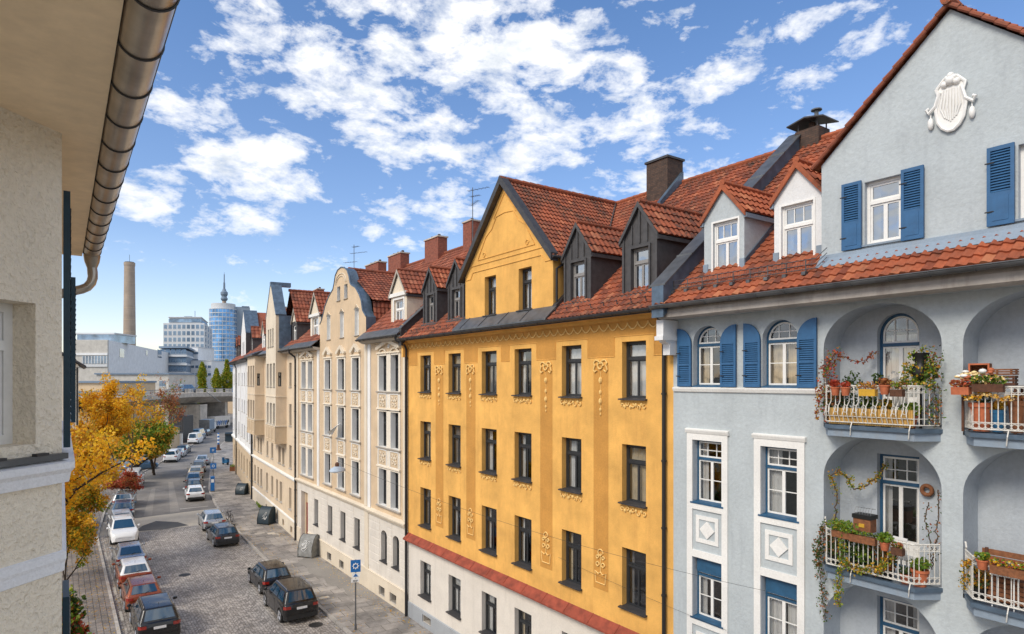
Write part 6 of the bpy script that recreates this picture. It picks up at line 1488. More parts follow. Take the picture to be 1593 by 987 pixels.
        if rails: rr = MB(); rr.tube([(s * (wt - .03), cab[1] + .12, zt_), (s * (wt - .02), cab[1] + .2, zt_ + .06), (s * (wt - .02), cab[2] - .25, zt_ + .065), (s * (wt - .03), cab[2] - .15, zt_)], .016, 'alloy', 5); rr.build('roof_rail', root)
    p = MB(); zp = belt * .70; p.box(-.26, .26, -h - .018, -h + .05, zp, zp + .115, 'plate'); p.build('number_plate', root)
    p = MB(); p.box(-.25, .25, h - .03, h + .02, .42, .53, 'plate'); p.build('number_plate', root)
    bp = MB(); bp.mesh([(x, y, z) for z in (.26, .48) for x, y in ((-w * .96, -h + .22), (-w * .84, -h - .02), (w * .84, -h - .02), (w * .96, -h + .22))], [(0, 1, 5, 4), (1, 2, 6, 5), (2, 3, 7, 6)], lowerm or 'trimblack')
    bp.build('bumper', root); gr = MB(); gr.mesh([(-w * .48, h - .015, belt * hood * .52), (w * .48, h - .015, belt * hood * .52), (w * .52, h - .075, belt * hood * .76), (-w * .52, h - .075, belt * hood * .76)], [(0, 1, 2, 3)], 'trimblack')
    for k in range(3): z = belt * hood * (.56 + .06 * k); gr.tube([(-w * .48, h + .0 - .02 * k, z), (w * .48, h + .0 - .02 * k, z)], .012, 'alloy', 4)
    gr.build('grille', root)
    wp = MB(); wp.tube([(0, cab[0] - .0, belt + .05), (.25, cab[0] - .012 + (cab[1] - cab[0]) * .2, belt + .14)], .01, 'trimblack', 4); wp.tube([(0, cab[1] + .25, zt_ + .01), (0, cab[1] + .12, zt_ + .16)], .008, 'trimblack', 4); wp.build('aerial', root)
    return root
PB = paint('black_paint', (.004, .004, .005), 0); PDG = paint('anthracite_paint', (.03, .033, .04), .3); PS = paint('silver_paint', (.50, .52, .54), .7); PW = paint('white_paint', (.78, .79, .80), 0); PO = paint('copper_paint', (.33, .075, .025), .35); PBl = paint('blue_paint', (.10, .19, .30), .5); PG = paint('grey_paint', (.20, .21, .22), .5)
PBg = paint('beige_paint', (.45, .40, .32), .3)
hatch = dict(L=4.1, Wd=1.76, H=1.46, belt=.95, cab=(-1.93, -1.55, .25, 1.05)); suv = dict(L=4.5, Wd=1.86, H=1.68, belt=1.06, cab=(-2.13, -1.85, .35, 1.15), rails=True, hood=.90)
sedan = dict(L=4.4, Wd=1.78, H=1.44, belt=.93, cab=(-1.75, -1.0, .3, 1.15), tail=.98); wagon = dict(L=4.6, Wd=1.8, H=1.5, belt=.97, cab=(-2.2, -1.9, .35, 1.2), rails=True); van = dict(L=5.0, Wd=1.95, H=2.05, belt=1.15, cab=(-2.42, -2.35, 1.15, 2.0), hood=.80)
def put(d, name, x, y, az, pm, label, group, **k):
    o = make_car(name, pm=pm, label=label, group=group, **{**d, **k}); o.location = (x, y, ROAD); o.rotation_euler.z = -R(az); return o
GL, GR = 'cars parked along the left kerb', 'cars parked along the right kerb'
put(suv, 'parked_car', 3.78, 36.5, 0, PB, 'nearest black car on the left with silver roof rails, in front of the copper car', GL, roofm=PB)
put(hatch, 'parked_car', 3.62, 41.4, 0, PO, 'copper orange hatchback parked behind the nearest black car', GL)
put(hatch, 'parked_car', 3.6, 46.0, 0, PO, 'copper hatchback with a white roof between the plain copper car and the silver car', GL, roofm=PW)
put(sedan, 'parked_car', 3.72, 50.6, 0, PS, 'silver saloon parked directly behind the white roofed copper car', GL)
put(suv, 'parked_car', 3.9, 58.6, 180, PW, 'white off-roader facing the camera with its dark grille showing', GL)
put(hatch, 'parked_car', 4.1, 63.9, 0, PW, 'white hatchback right behind the white off-roader', GL)
put(hatch, 'parked_car', 4.6, 68.8, 5, PBl, 'pale blue hatchback half hidden by the red leaved shrub', GL)
put(wagon, 'parked_car', 5.1, 74.2, 8, PS, 'silver estate car under the yellow leaves past the pale blue hatchback', GL)
put(van, 'parked_van', 6.9, 87.6, 10, PW, 'white van behind the red leaved shrub', GL, cat='van')
put(wagon, 'parked_car', 8.9, 102.5, 60, PBl, 'grey blue estate car parked at an angle near the green bushes', None)
put(van, 'parked_van', 13.9, 111.0, 14, PW, 'white van parked by the white hoarding', None, cat='van', H=1.85)
put(hatch, 'parked_car', 15.6, 116.5, 18, PS, 'silver car just beyond the white van', None)
put(hatch, 'parked_car', 17.0, 122.0, 20, PDG, 'dark car at the end of the white hoarding', None)
put(van, 'parked_van', 21.6, 139.5, 22, PW, 'white panel van with dark windows before the bridge', None, cat='van', H=2.2)
put(van, 'parked_van', 23.6, 149, 24, PBl, 'blue grey van right behind the white panel van', None, cat='van', H=2.3)
put(wagon, 'parked_car', 26.5, 158, 24, PB, 'dark car standing beneath the bridge pier', None)
put(suv, 'parked_car', 10.05, 35.3, 0, PB, 'large black off-roader with silver roof rails, nearest on the right side', GR)
put(hatch, 'parked_car', 10.25, 40.2, 0, PB, 'black hatchback directly behind the large black off-roader', GR, H=1.5)
put(hatch, 'parked_car', 10.1, 53.2, 0, PDG, 'dark hatchback standing alone before the bicycle', GR)
put(hatch, 'parked_car', 10.4, 59.2, 3, PS, 'silver hatchback in front of the dark one', GR)
put(hatch, 'parked_car', 11.4, 74.3, 6, PW, 'white hatchback, first of the far row by the parking meter', GR)
put(hatch, 'parked_car', 12.1, 79.5, 8, PDG, 'dark grey car directly beyond the white hatchback', GR)
put(sedan, 'parked_car', 12.9, 84.8, 9, PG, 'grey saloon, third in the far row', GR)
put(wagon, 'parked_car', 14.1, 91.0, 10, PBg, 'beige estate car in the middle of the far row', GR)
put(hatch, 'parked_car', 15.3, 96.3, 10, PG, 'grey hatchback beyond the beige estate car', GR, H=1.55)
put(hatch, 'parked_car', 17.0, 104.0, 12, PS, 'silver blue hatchback, the farthest of the right row', GR)

d_ = AT(272, 154); e_ = AT(308, 163)
o = make_car('van_on_bridge', pm=PBl, label='pale blue van driving along the bridge deck', cat='van', **{**van, 'L': 5.6}); o.location = ((d_[0] + e_[0]) / 2, (d_[1] + e_[1]) / 2, 8.95); o.rotation_euler.z = atan2(e_[1] - d_[1], e_[0] - d_[0]) - pi / 2
# delivery truck under the bridge
def truck():
    r = empty('delivery_truck', (28.3, 166, ROAD), -R(24), 'dark blue box truck parked under the bridge', 'truck'); b = MB(); b.box(-1.1, 1.1, -3, 1.6, .9, 3.2, 'bluetrim'); b.box(-1.12, 1.12, -3.02, -2.96, .9, 3.22, 'zinc'); b.build('cargo_box', r)
    c = MB(); c.prism([(1.7, .6), (3.2, .6), (3.3, 1.3), (3.0, 2.3), (1.7, 2.4)], -1.0, 1.0, 'framewhite', ax='x'); c.build('cab', r)
    for y in (-2.0, 2.4):
        for s in (-1, 1): w = MB(); w.tube([(s * .8, y, .45), (s * 1.08, y, .45)], .45, 'tyre', 14); w.build('wheel', r)
truck()

# ------------------------------------------------------------------ street furniture
def sign(x, y, h, label, w=.48, hh=.6, az=0, extra=True, name='street_sign'):
    r = empty(name, (x, y, WALK), az, label, 'sign'); p = MB(); p.tube([(0, 0, 0), (0, 0, h)], .035, 'zinc', 8); p.lathe((0, 0, 0), [(.06, 0), (.055, .25), (.04, .3)], 'zinc', 8); p.build('pole', r)
    b = MB(); b.box(-w / 2, w / 2, -.06, -.045, h - hh, h, 'signblue'); o = b.build('sign_plate', r); s = MB(); cz = h - hh / 2; yy = -.066
    s.tube([(.11 * cos(t), yy, cz + .11 * sin(t)) for t in [2 * pi * k / 12 for k in range(12)]], .018, 'signwhite', 4, closed=True)
    for k in range(8): t = 2 * pi * k / 8; s.tube([(.11 * cos(t), yy, cz + .11 * sin(t)), (.165 * cos(t), yy, cz + .165 * sin(t))], .016, 'signwhite', 4)
    s.build('symbol', o)
    if extra:
        b = MB(); b.box(-w * .38, w * .42, -.06, -.045, h - hh - .28, h - hh - .03, 'signwhite'); o = b.build('supplementary_plate', r); d = MB(); d.prism([(-.12, h - hh - .22), (.0, h - hh - .06), (.12, h - hh - .22)], -.067, -.061, 'signblue'); d.build('arrow', o)
        b = MB(); b.box(-w * .45, w * .35, -.06, -.045, h - hh - .50, h - hh - .31, 'signwhite'); o = b.build('supplementary_plate', r); d = MB(); d.box(-.13, .1, -.067, -.061, h - hh - .42, h - hh - .39, 'zinc'); d.box(-.13, .06, -.067, -.061, h - hh - .47, h - hh - .445, 'zinc'); d.build('lettering', o)
    return r
sign(11.85, 30.35, 3.45, 'blue parking sign with white wheel symbol and two small white plates by the kerb', az=-.35)
sign(13.9, 78.2, 3.0, 'small blue sign standing at the blue parking meter', .62, .62, extra=False, az=-.2)
sign(16.6, 93.6, 3.3, 'small blue sign beyond the beige estate car', .75, .75, extra=False, az=-.2)
r = empty('parking_meter', (13.66, 77.3, WALK), -.2, 'dark blue parking ticket machine on the right pavement', 'parking meter'); b = MB(); b.box(-.2, .2, -.16, .16, 0, 1.5, 'signblue'); b.prism([(-.24, 1.5), (.24, 1.5), (.2, 1.66), (-.2, 1.66)], -.2, .2, 'signblue'); b.build('housing', r)
b = MB(); b.box(-.14, .14, -.175, -.162, 1.0, 1.36, 'signwhite'); b.build('screen', r); b = MB(); b.box(-.25, .25, -.2, .2, 0, .08, 'zinc'); b.build('base', r)
r = empty('striped_post', (22.6, 122.5, WALK), 0, 'tall blue and white banded post with an orange foot by the far kerb', 'post'); b = MB(); b.lathe((0, 0, 0), [(.16, 0), (.15, 2.9), (.02, 3.05)], 'signblue', 10); b.build('pole', r)
for z in (1.3, 1.9, 2.5): b = MB(); b.lathe((0, 0, z), [(.17, 0), (.17, .3)], 'signwhite', 10); b.build('band', r)
b = MB(); b.lathe((0, 0, 0), [(.5, 0), (.45, .15), (.25, .3), (.22, .9), (.17, 1.0)], 'woodd', 10); b.build('foot', r)
def bin_(x, y, w, d, h, m, label, az, scrib='signwhite', seed=1, name='waste_container', cat='container', n=5):
    r = empty(name, (x, y, WALK), az, label, cat); rd = random.Random(seed)
    prof = [(-d * .5, .06), (d * .5, .06), (d * .5, h * .80), (d * .42, h * .95), (d * .22, h), (0, h * .95), (-d * .22, h * .80), (-d * .42, h * .5), (-d * .5, h * .28)]
    b = MB(); b.prism(prof, -w / 2, w / 2, m, ax='x'); o = b.build('body', r)
    bm = bmesh.new(); bm.from_mesh(o.data); bmesh.ops.remove_doubles(bm, verts=bm.verts, dist=.001); bmesh.ops.bevel(bm, geom=[e for e in bm.edges if e.is_manifold and e.calc_face_angle(0) > .6], offset=.04, segments=3, affect='EDGES'); bm.to_mesh(o.data); bm.free(); o.data.polygons.foreach_set('use_smooth', [True] * len(o.data.polygons)); o.data.set_sharp_from_angle(angle=R(50))
    l = MB(); l.tube([(-w / 2 - .012, a * 1.02, z) for a, z in prof[2:]], .02, 'trimblack', 4); l.tube([(w / 2 + .012, a * 1.02, z) for a, z in prof[2:]], .02, 'trimblack', 4); l.build('rim', r)
    for s in (-1, 1):
        for yy in (-d * .35, d * .35): q = MB(); q.tube([(s * w * .42 - .04, yy, .08), (s * w * .42 + .04, yy, .08)], .08, 'tyre', 8); q.build('wheel', r)
    if n:
        gf = MB()
        def onface(u, t):   # t runs up the slanted front
            k = 6 + (1 - t) * 1.98; i = min(int(k), 7); f = k - i; a, z = prof[i]; c_, e = prof[i + 1]; a, z = a + (c_ - a) * f, z + (e - z) * f; return (u, a - .02, z + .015)
        for i in range(n):
            cu, ct, ru, rt = rd.uniform(-.25, .25) * w, rd.uniform(.2, .8), w * rd.uniform(.08, .2), rd.uniform(.08, .25); ph = rd.random() * 6
            gf.tube([onface(cu + ru * cos(a + ph), max(.02, min(.98, ct + rt * sin(a * 1.5 + ph)))) for a in [j * .6 for j in range(8)]], .016, scrib, 4)
            if 1: gf.tube([(-w / 2 - .016, d * .1 + .28 * d * cos(a + ph), h * .35 + h * .2 * sin(1.4 * a + i)) for a in [j * .6 for j in range(8)]], .014, scrib, 4)
        gf.build('graffiti', r)
    return r
bin_(14.1, 44.9, 1.1, .95, 1.5, 'bingrey', 'big grey container sprayed all over with graffiti, by the cream house wall', -.9, seed=4, n=9)
bin_(14.35, 57.2, 1.1, .95, 1.45, 'bin', 'dark blue waste container with white scribbles, before the tan house', -.9, seed=5, n=4)
bin_(15.9, 73.5, 1.0, .9, 1.15, 'bin', 'smaller dark waste container before the white house', -.7, seed=6, n=2)
def bicycle(x, y, az, label):
    r = empty('bicycle', (x, y, WALK), az, label, 'bicycle')
    for yy in (-.52, .52):
        w = MB(); w.tube([(0, yy + .33 * cos(t), .34 + .33 * sin(t)) for t in [2 * pi * k / 20 for k in range(20)]], .022, 'tyre', 6, closed=True)
        for k in range(8): t = k * pi / 4; w.tube([(0, yy, .34), (0, yy + .32 * cos(t), .34 + .32 * sin(t))], .004, 'alloy', 3)
        w.build('wheel', r)
    f = MB()
    for a, b in (((0, -.52, .34), (0, -.08, .30)), ((0, -.08, .30), (0, -.2, .85)), ((0, -.52, .34), (0, -.18, .75)), ((0, -.08, .30), (0, .38, .78)), ((0, -.18, .76), (0, .37, .82)), ((0, .52, .34), (0, .36, .95))): f.tube([a, b], .018, 'darkmetal', 6)
    f.build('frame', r); h = MB(); h.tube([(-.28, .28, 1.0), (-.1, .36, 1.02), (.1, .36, 1.02), (.28, .28, 1.0)], .014, 'alloy', 5); h.build('handlebar', r)
    s = MB(); s.prism([(-.32, .86), (-.08, .86), (-.08, .9), (-.32, .92)], -.06, .06, 'trimblack', ax='x'); s.build('saddle', r)
bicycle(12.0, 60.2, .15, 'bicycle standing on the kerb beside the silver hatchback')
def scooter(x, y, az, label):
    r = empty('parked_scooter', (x, y, WALK), az, label, 'scooter'); b = MB(); b.prism([(-.8, .45), (-.75, .85), (-.1, .8), (.1, .4), (.45, .35), (.62, 1.0), (.72, 1.0), (.62, .25), (-.4, .25)], -.17, .17, 'bluepot', ax='x'); b.build('body', r)
    for yy in (-.6, .65): w = MB(); w.tube([(-.05, yy, .24), (.05, yy, .24)], .24, 'tyre', 14); w.build('wheel', r)
    s = MB(); s.box(-.15, .15, -.75, -.1, .85, .95, 'trimblack'); s.build('seat', r); h = MB(); h.tube([(-.32, .55, 1.05), (.32, .55, 1.05)], .02, 'trimblack', 5); h.build('handlebar', r)
scooter(19.5, 100.5, .3, 'dark blue scooter parked against the far end of the white house')
r = empty('wooden_planter', (19.0, 93.2, WALK), -.2, 'wooden planter with low green plants before the white house', 'planter'); b = MB(); b.box(-.4, .4, -.35, .35, 0, .55, 'wood'); b.build('box', r); b = MB(); leaves(b, (0, 0, .7), .4, 120, .12, 'lgreen', random.Random(2), .5); b.build('plant', r)
r = empty('rubbish_container', (27.6, 137.5, WALK), -.2, 'dark rubbish container at the far kerb under the bridge', 'container'); b = MB(); b.prism([(-.6, .15), (.6, .15), (.7, 1.5), (.3, 1.9), (-.5, 1.7)], -1.0, 1.0, 'bin', ax='x'); b.build('body', r); b = MB(); b.box(-1.05, 1.05, -.75, -.6, 1.4, 1.6, 'trimblack'); b.build('rim', r)
gm = MB(); rd = random.Random(9)
for i in range(60):
    t = rd.random(); leaves(gm, (15.55 + t * .5 + rd.uniform(-.2, .05), 62 + t * 5, WALK + .12), .22, 10, .12, 'lgreen', rd, .6)
o = gm.build('weeds'); o['kind'] = 'stuff'; tag(o, 'green weeds growing along the foot of the tan house wall', 'weeds')
for x, y, lab in ((10.55, 32.4, 'round iron manhole cover in the cobbles behind the large black off-roader'), (6.4, 45.5, 'round iron manhole cover in the middle of the cobbled road')):
    r = empty('manhole_cover', (x, y, ROAD), 0, lab, 'manhole cover'); b = MB(); b.lathe((0, 0, 0), [(.36, 0), (.36, .012), (.33, .014)], 'darkmetal', 20); b.build('rim', r)
    b = MB(); b.lathe((0, 0, .010), [(.31, 0), (.31, .008)], 'trimblack', 20); b.build('lid', r)
# lamp hung over the street
def wire(p0, p1, sag, r=.007, n=24): return [V(p0).lerp(V(p1), i / n) - V((0, 0, sag * 4 * (i / n) * (1 - i / n))) for i in range(n + 1)]
M['lampgrey'] = plain('lamp_grey', (.42, .48, .54), .5); x, y = AT(525, 24); z = ZT(731, 24); r = empty('hanging_street_lamp', (x, y, z), .9, 'grey oval street lamp hung on a wire in front of the cream house', 'street lamp')
b = MB(); b.lathe((0, 0, 0), [(.06, .14), (.16, .12), (.32, .06), (.40, -.02), (.39, -.05)], 'lampgrey', 24, sx=1.1, sy=.7); b.build('lamp_shade', r, smooth=40)
b = MB(); b.lathe((0, 0, 0), [(.36, -.055), (.26, -.09), (.05, -.10)], 'whitelamp', 20, sx=1.15, sy=.7); b.build('diffuser', r, smooth=40); b = MB(); b.lathe((-.05, 0, .16), [(.07, -.03), (.075, .06), (.04, .12)], 'woodd', 10); b.build('gear_housing', r)
hook = V((14.78, 38.2, 6.15)); top = V((x, y, z + .34))
def wireobj(p0, p1, sag, label, name='overhead_wire', rr=.0045):
    b = MB(); b.tube([p - V(p0) for p in wire(p0, p1, sag)], rr, 'pipe', 4); o = b.build(name); o.location = p0; return tag(o, label, 'wire')
wireobj(top, hook, .15, 'thin wire from the hanging lamp back to the cream house')
wireobj(top, (14.72, 9.75, 6.62), .35, 'upper thin wire crossing the yellow house and ending at the blue house')
wireobj((14.72, 18.1, 5.6), (14.70, 10.9, 5.25), .05, 'lower thin wire running over the yellow wall to the blue house')

# ------------------------------------------------------------------ things on the balconies
def pot(u, y, z, r, h, label, m='terra', plant=None, ps=.0, seed=0, pn=140, ls=.07, name='flower_pot', group=None, sz=.7):
    o = empty(name, BL(u, y, z), 0, label, 'flower pot', group); b = MB(); b.lathe((0, 0, 0), [(r * .68, 0), (r * .95, h * .85), (r * 1.06, h * .85), (r * 1.06, h), (r * .9, h), (r * .85, h * .93)], m, 16); b.build('pot', o, smooth=40)
    if plant: p = MB(); leaves(p, (0, 0, h + ps * sz * .8), ps, pn, ls, plant, random.Random(seed), sz); p.build('foliage', o)
    return o
def trough(u, y, z, w, label, m, plant, seed, pn=150, ps=.13, group=None):
    o = empty('window_box', BL(u, y, z), -pi / 2, label, 'flower box', group); b = MB(); b.prism([(-.07, 0), (.07, 0), (.085, .15), (-.085, .15)], -w / 2, w / 2, m, ax='x'); b.build('box', o); p = MB(); rd = random.Random(seed)
    for i in range(max(2, int(w / .1))): leaves(p, (-w / 2 + w * (i + .5) / max(2, int(w / .1)), 0, .17 + ps * .5), ps, int(pn / max(2, int(w / .1))), .055, plant, rd, .7)
    p.build('foliage', o); return o
def vine(pts, label, mats, seed, rad=.08, n=14, s=.055, name='climbing_vine', step=.06, r=.008, fill_=None):
    base = V(BL(*pts[0])); o = empty(name, base, 0, label, 'vine'); rd = random.Random(seed); P = [V(BL(*p)) - base for p in pts]; Q = [P[0]]
    for a, b in zip(P, P[1:]):
        k = max(2, int((b - a).length / step)); Q += [a.lerp(b, i / k) + V((rd.gauss(0, .012), rd.gauss(0, .018), rd.gauss(0, .018))) for i in range(1, k + 1)]
    t = MB(); t.tube(Q, r, 'barkl', 5); t.build('stem', o); l = MB()
    for q in Q:
        f = fill_(q) if fill_ else 1
        leaves(l, q, rad * rd.uniform(.6, 1.4), int(n * f * rd.uniform(.3, 1.5)), s, mats, rd)
    l.build('foliage', o); return o
F1, F3 = 11.0, 7.74
for k, (u, y, rr, lab, m_) in enumerate(((4.95, -.15, .28, 'dense dark shrub in a pot, leftmost inside the lower left balcony', ['ldark', 'lrust', 'ldark']), (5.65, -.3, .24, 'low dark shrub in a pot under the long flower box of the lower left balcony', ['ldark', 'lgreen', 'ldark']), (6.15, -.32, .2, 'small rust coloured shrub in a pot behind the lower left railing', ['lrust', 'ldark']))):
    pot(u, y, F3, .14, .22, lab, m='blackpot', plant=m_, ps=rr, seed=60 + k, pn=420, sz=1.1)
for k, (u, y, rr, lab, m_) in enumerate(((4.9, -.12, .24, 'dark shrub in a black pot, leftmost inside the upper left balcony', ['ldark', 'lrust']), (5.75, -.2, .2, 'dark leafy plant in a black pot in the middle of the upper left balcony', ['ldark', 'lgreen']), (6.1, -.28, .16, 'ochre leaved plant in a pot behind the straw screen', ['lochre', 'ldark']))):
    pot(u, y, F1, .14, .30, lab, m='blackpot', plant=m_, ps=rr, seed=70 + k, pn=360, sz=1.1)
vine([(4.72, -.1, F1 + .1), (4.75, -.15, F1 + .9), (4.72, -.12, F1 + 1.3), (4.86, -.05, F1 + 1.62)], 'dense red and orange creeper in the left corner of the upper left balcony', ['lred', 'lrust', 'lred', 'lgreen'], 1, rad=.19, n=34, s=.06)
vine([(4.86, -.05, F1 + 1.62), (5.05, .1, F1 + 1.55), (5.2, .3, F1 + 1.42), (5.35, .4, F1 + 1.48), (5.48, .66, F1 + 1.70)], 'thin garland of dark red leaves running to the arched balcony door', ['lred', 'lrust'], 2, rad=.06, n=11, s=.05)
vine([(4.62, -.3, F1 + .8), (4.66, -.42, F1 + .5), (4.62, -.4, F1 + .15)], 'orange creeper hanging outside the left end of the upper railing', ['lred', 'lrust', 'lochre'], 3, rad=.08, n=12)
pot(5.12, -.50, F1 + .66, .10, .19, 'terracotta pot at the left of the upper left railing', plant='lred', ps=.13, seed=1, group='pots hung on the upper left railing')
pot(5.36, -.52, F1 + .66, .10, .19, 'terracotta pot second from the left on the upper left railing', plant='lred', ps=.10, seed=2, pn=70, group='pots hung on the upper left railing')
trough(5.86, -.53, F1 + .66, .34, 'bright yellow flower box on the upper left railing', 'ochreplastic', ['lochre', 'lrust'], 3)
pot(6.2, -.53, F1 + .70, .11, .20, 'terracotta pot beside the yellow flower box', plant='lrust', ps=.12, seed=4, group='pots hung on the upper left railing')
trough(6.45, -.53, F1 + .66, .24, 'small brown box with reddish plants right of the terracotta pot', 'woodd', ['lrust', 'lgreen'], 5)
pot(5.95, -.3, F1 + .86, .09, .14, 'small dark pot with dark twigs standing behind the yellow flower box', m='blackpot', plant='ldark', ps=.13, seed=6, pn=60)
o = empty('shade_plant', BL(6.72, -.12, F1), 0, 'tall black urn wrapped in light green leaves at the right of the upper left balcony', 'planter'); b = MB(); b.lathe((0, 0, .95), [(.04, 0), (.12, .08), (.18, .2), (.13, .35), (.10, .42), (.15, .55), (.17, .62)], 'blackpot', 14); b.tube([(0, 0, 0), (0, 0, .97)], .03, 'blackpot', 6); b.build('urn', o, smooth=50)
p = MB(); rd = random.Random(8); [leaves(p, (rd.uniform(-.2, .12), rd.uniform(-.34, .32), .85 + rd.random() * .8), .12, 34, .06, ['lgreen', 'lgreen', 'lochre', 'ldark'], rd) for i in range(26)]; p.build('foliage', o)
vine([(6.98, -.1, F1 + .15), (7.0, -.16, F1 + .8), (7.0, -.2, F1 + 1.2), (6.98, -.2, F1 + 1.55)], 'dark and light green climber on the right pillar of the upper left balcony', ['lgreen', 'ldark', 'lrust'], 9, rad=.17, n=26)
pot(6.55, -.2, F1, .15, .26, 'low terracotta pot with a bushy green plant inside the upper left balcony', plant='lgreen', ps=.22, seed=10, pn=260)
pot(5.3, -.1, F1, .15, .30, 'dark pot with a dark conical shrub inside the upper left balcony', m='blackpot', plant='ldark', ps=.26, seed=11, pn=420, sz=2.0)
def chair(u, y, z, az, label):
    r = empty('garden_chair', BL(u, y, z), az, label, 'chair'); s = MB(); s.box(-.2, .2, -.2, .2, .42, .45, 'framewhite'); s.build('seat', r)
    for a in (-.18, .18):
        for b_ in (-.18, .18): l = MB(); l.tube([(a, b_, 0), (a, b_, .43)], .016, 'framewhite', 6); l.build('leg', r)
    k = MB(); [k.box(-.19 + i * .085, -.14 + i * .085, .19, .21, .45, .88, 'framewhite') for i in range(5)]; k.box(-.21, .21, .185, .215, .84, .9, 'framewhite'); k.build('backrest', r)
chair(6.35, .15, F1, 1.2, 'white garden chair on the upper left balcony'); chair(6.3, .1, F3, 1.4, 'white garden chair on the lower left balcony')
# lower left balcony
vine([(4.75, -.02, F3), (4.82, .05, F3 + .9), (4.85, .08, F3 + 1.6), (4.72, .05, F3 + 2.0), (4.9, .05, F3 + 2.15), (5.05, .15, F3 + 2.0), (5.15, .2, F3 + 1.78), (5.35, .3, F3 + 1.8), (5.55, .5, F3 + 2.05), (5.65, .68, F3 + 2.3)], 'twisting vine climbing the wall of the lower left balcony to its door', ['lgreen', 'lochre', 'lochre', 'lgreen'], 20, rad=.09, n=17, s=.05, r=.016, fill_=lambda q: .25 if q.z < 1.7 else 1.1)
o = empty('wooden_letter_box', BL(5.5, .05, F3), -pi / 2, 'brown wooden nesting box with dark lid and wire rack behind the lower left railing', 'box'); b = MB(); b.box(-.19, .19, -.14, .14, .85, 1.15, 'wood'); b.box(-.21, .21, -.16, .16, 1.15, 1.24, 'blackpot'); b.box(-.03, .03, -.02, .02, 0, .85, 'woodd'); b.build('box', o)
b = MB(); b.box(-.06, .06, -.155, -.141, .96, 1.04, 'ochreplastic'); b.build('emblem', o); b = MB(); [b.tube([(-.18 + i * .06, -.12, 1.25), (-.18 + i * .06, -.05, 1.38), (-.18 + i * .06, .12, 1.36)], .005, 'zinc', 3) for i in range(7)]; b.build('wire_rack', o)
o = empty('wreath', BL(6.52, .70, F3 + 1.86), 0, 'round brown wreath hung on the wall right of the lower balcony door', 'wreath'); b = MB(); b.tube([(-.03, .10 * cos(t), .10 * sin(t)) for t in [2 * pi * k / 18 for k in range(18)]], .045, 'wood', 8, closed=True); b.build('ring', o, smooth=60)
trough(5.28, -.50, F3 + .74, .42, 'terracotta box with a round green bush on the lower left railing', 'wood', ['lgreen'], 21, pn=620, ps=.19)
trough(5.75, -.52, F3 + .72, .55, 'long reddish wooden box with little green on the lower left railing', 'wood', ['lgreen', 'ldark'], 22, pn=120, ps=.07)
pot(6.2, -.53, F3 + .66, .10, .18, 'terracotta pot with a leafy green plant on the lower left railing', plant='lgreen', ps=.16, seed=23, pn=240)
trough(6.46, -.53, F3 + .62, .22, 'small square brown planter at the right of the lower left railing', 'woodd', ['lgreen', 'lrust'], 24, pn=90, ps=.08)
vine([(5.3, -.52, F3 + .75), (5.32, -.56, F3 + .3), (5.25, -.58, F3 - .1), (5.2, -.56, F3 - .5), (5.22, -.56, F3 - .75)], 'green trailing vine hanging below the lower left balcony', ['lgreen', 'lgreen', 'lochre'], 25, rad=.09, n=22)
vine([(5.3, -.53, F3 + .2), (5.7, -.54, F3 + .12), (6.1, -.54, F3 + .22), (6.3, -.53, F3 + .55)], 'green vine threaded along the foot of the lower left railing', ['lgreen', 'lochre'], 26, rad=.11, n=22)
vine([(4.72, -.2, F3 + .9), (4.62, -.3, F3 + .4), (4.6, -.25, F3), (4.6, -.15, F3 - .6), (4.62, -.1, F3 - 1.1), (4.66, -.08, F3 - 1.35)], 'dark dried creeper hanging down at the left end of the lower left balcony', ['ldark', 'ldark', 'lrust'], 27, rad=.12, n=22, fill_=lambda q: 2.0 if -1.0 < q.z < 0 else .6)
pot(6.75, -.22, F3, .17, .34, 'large terracotta pot with a green plant at the right of the lower left balcony', plant='lgreen', ps=.20, seed=28, pn=260)
pot(6.5, -.3, F3, .10, .2, 'small terracotta pot beside the large one on the lower left balcony', plant='ldark', ps=.12, seed=29, pn=90)
pot(5.4, -.25, F3, .14, .24, 'dark pot with a dense dark shrub, left inside the lower left balcony', m='blackpot', plant='ldark', ps=.25, seed=30, pn=420, sz=1.2)
pot(5.9, -.2, F3, .14, .24, 'dark pot with a shrub in the middle of the lower left balcony', m='blackpot', plant=['ldark', 'lrust'], ps=.24, seed=31, pn=380, sz=1.1)
vine([(6.85, .1, F3 + .3), (6.82, .1, F3 + .9), (6.7, .15, F3 + 1.3), (6.72, .2, F3 + 1.7)], 'dry bare twig plant by the right wall of the lower left balcony', ['lrust', 'ldark'], 32, rad=.12, n=3, s=.05, r=.012, name='dry_plant')
vine([(6.85, .1, F3 + .5), (6.95, .1, F3 + 1.1), (6.98, .1, F3 + 1.6), (6.96, .05, F3 + 2.0)], 'second dry twig plant close to the pillar of the lower left balcony', ['lrust', 'ldark'], 33, rad=.10, n=4, s=.05, r=.012, name='dry_plant')
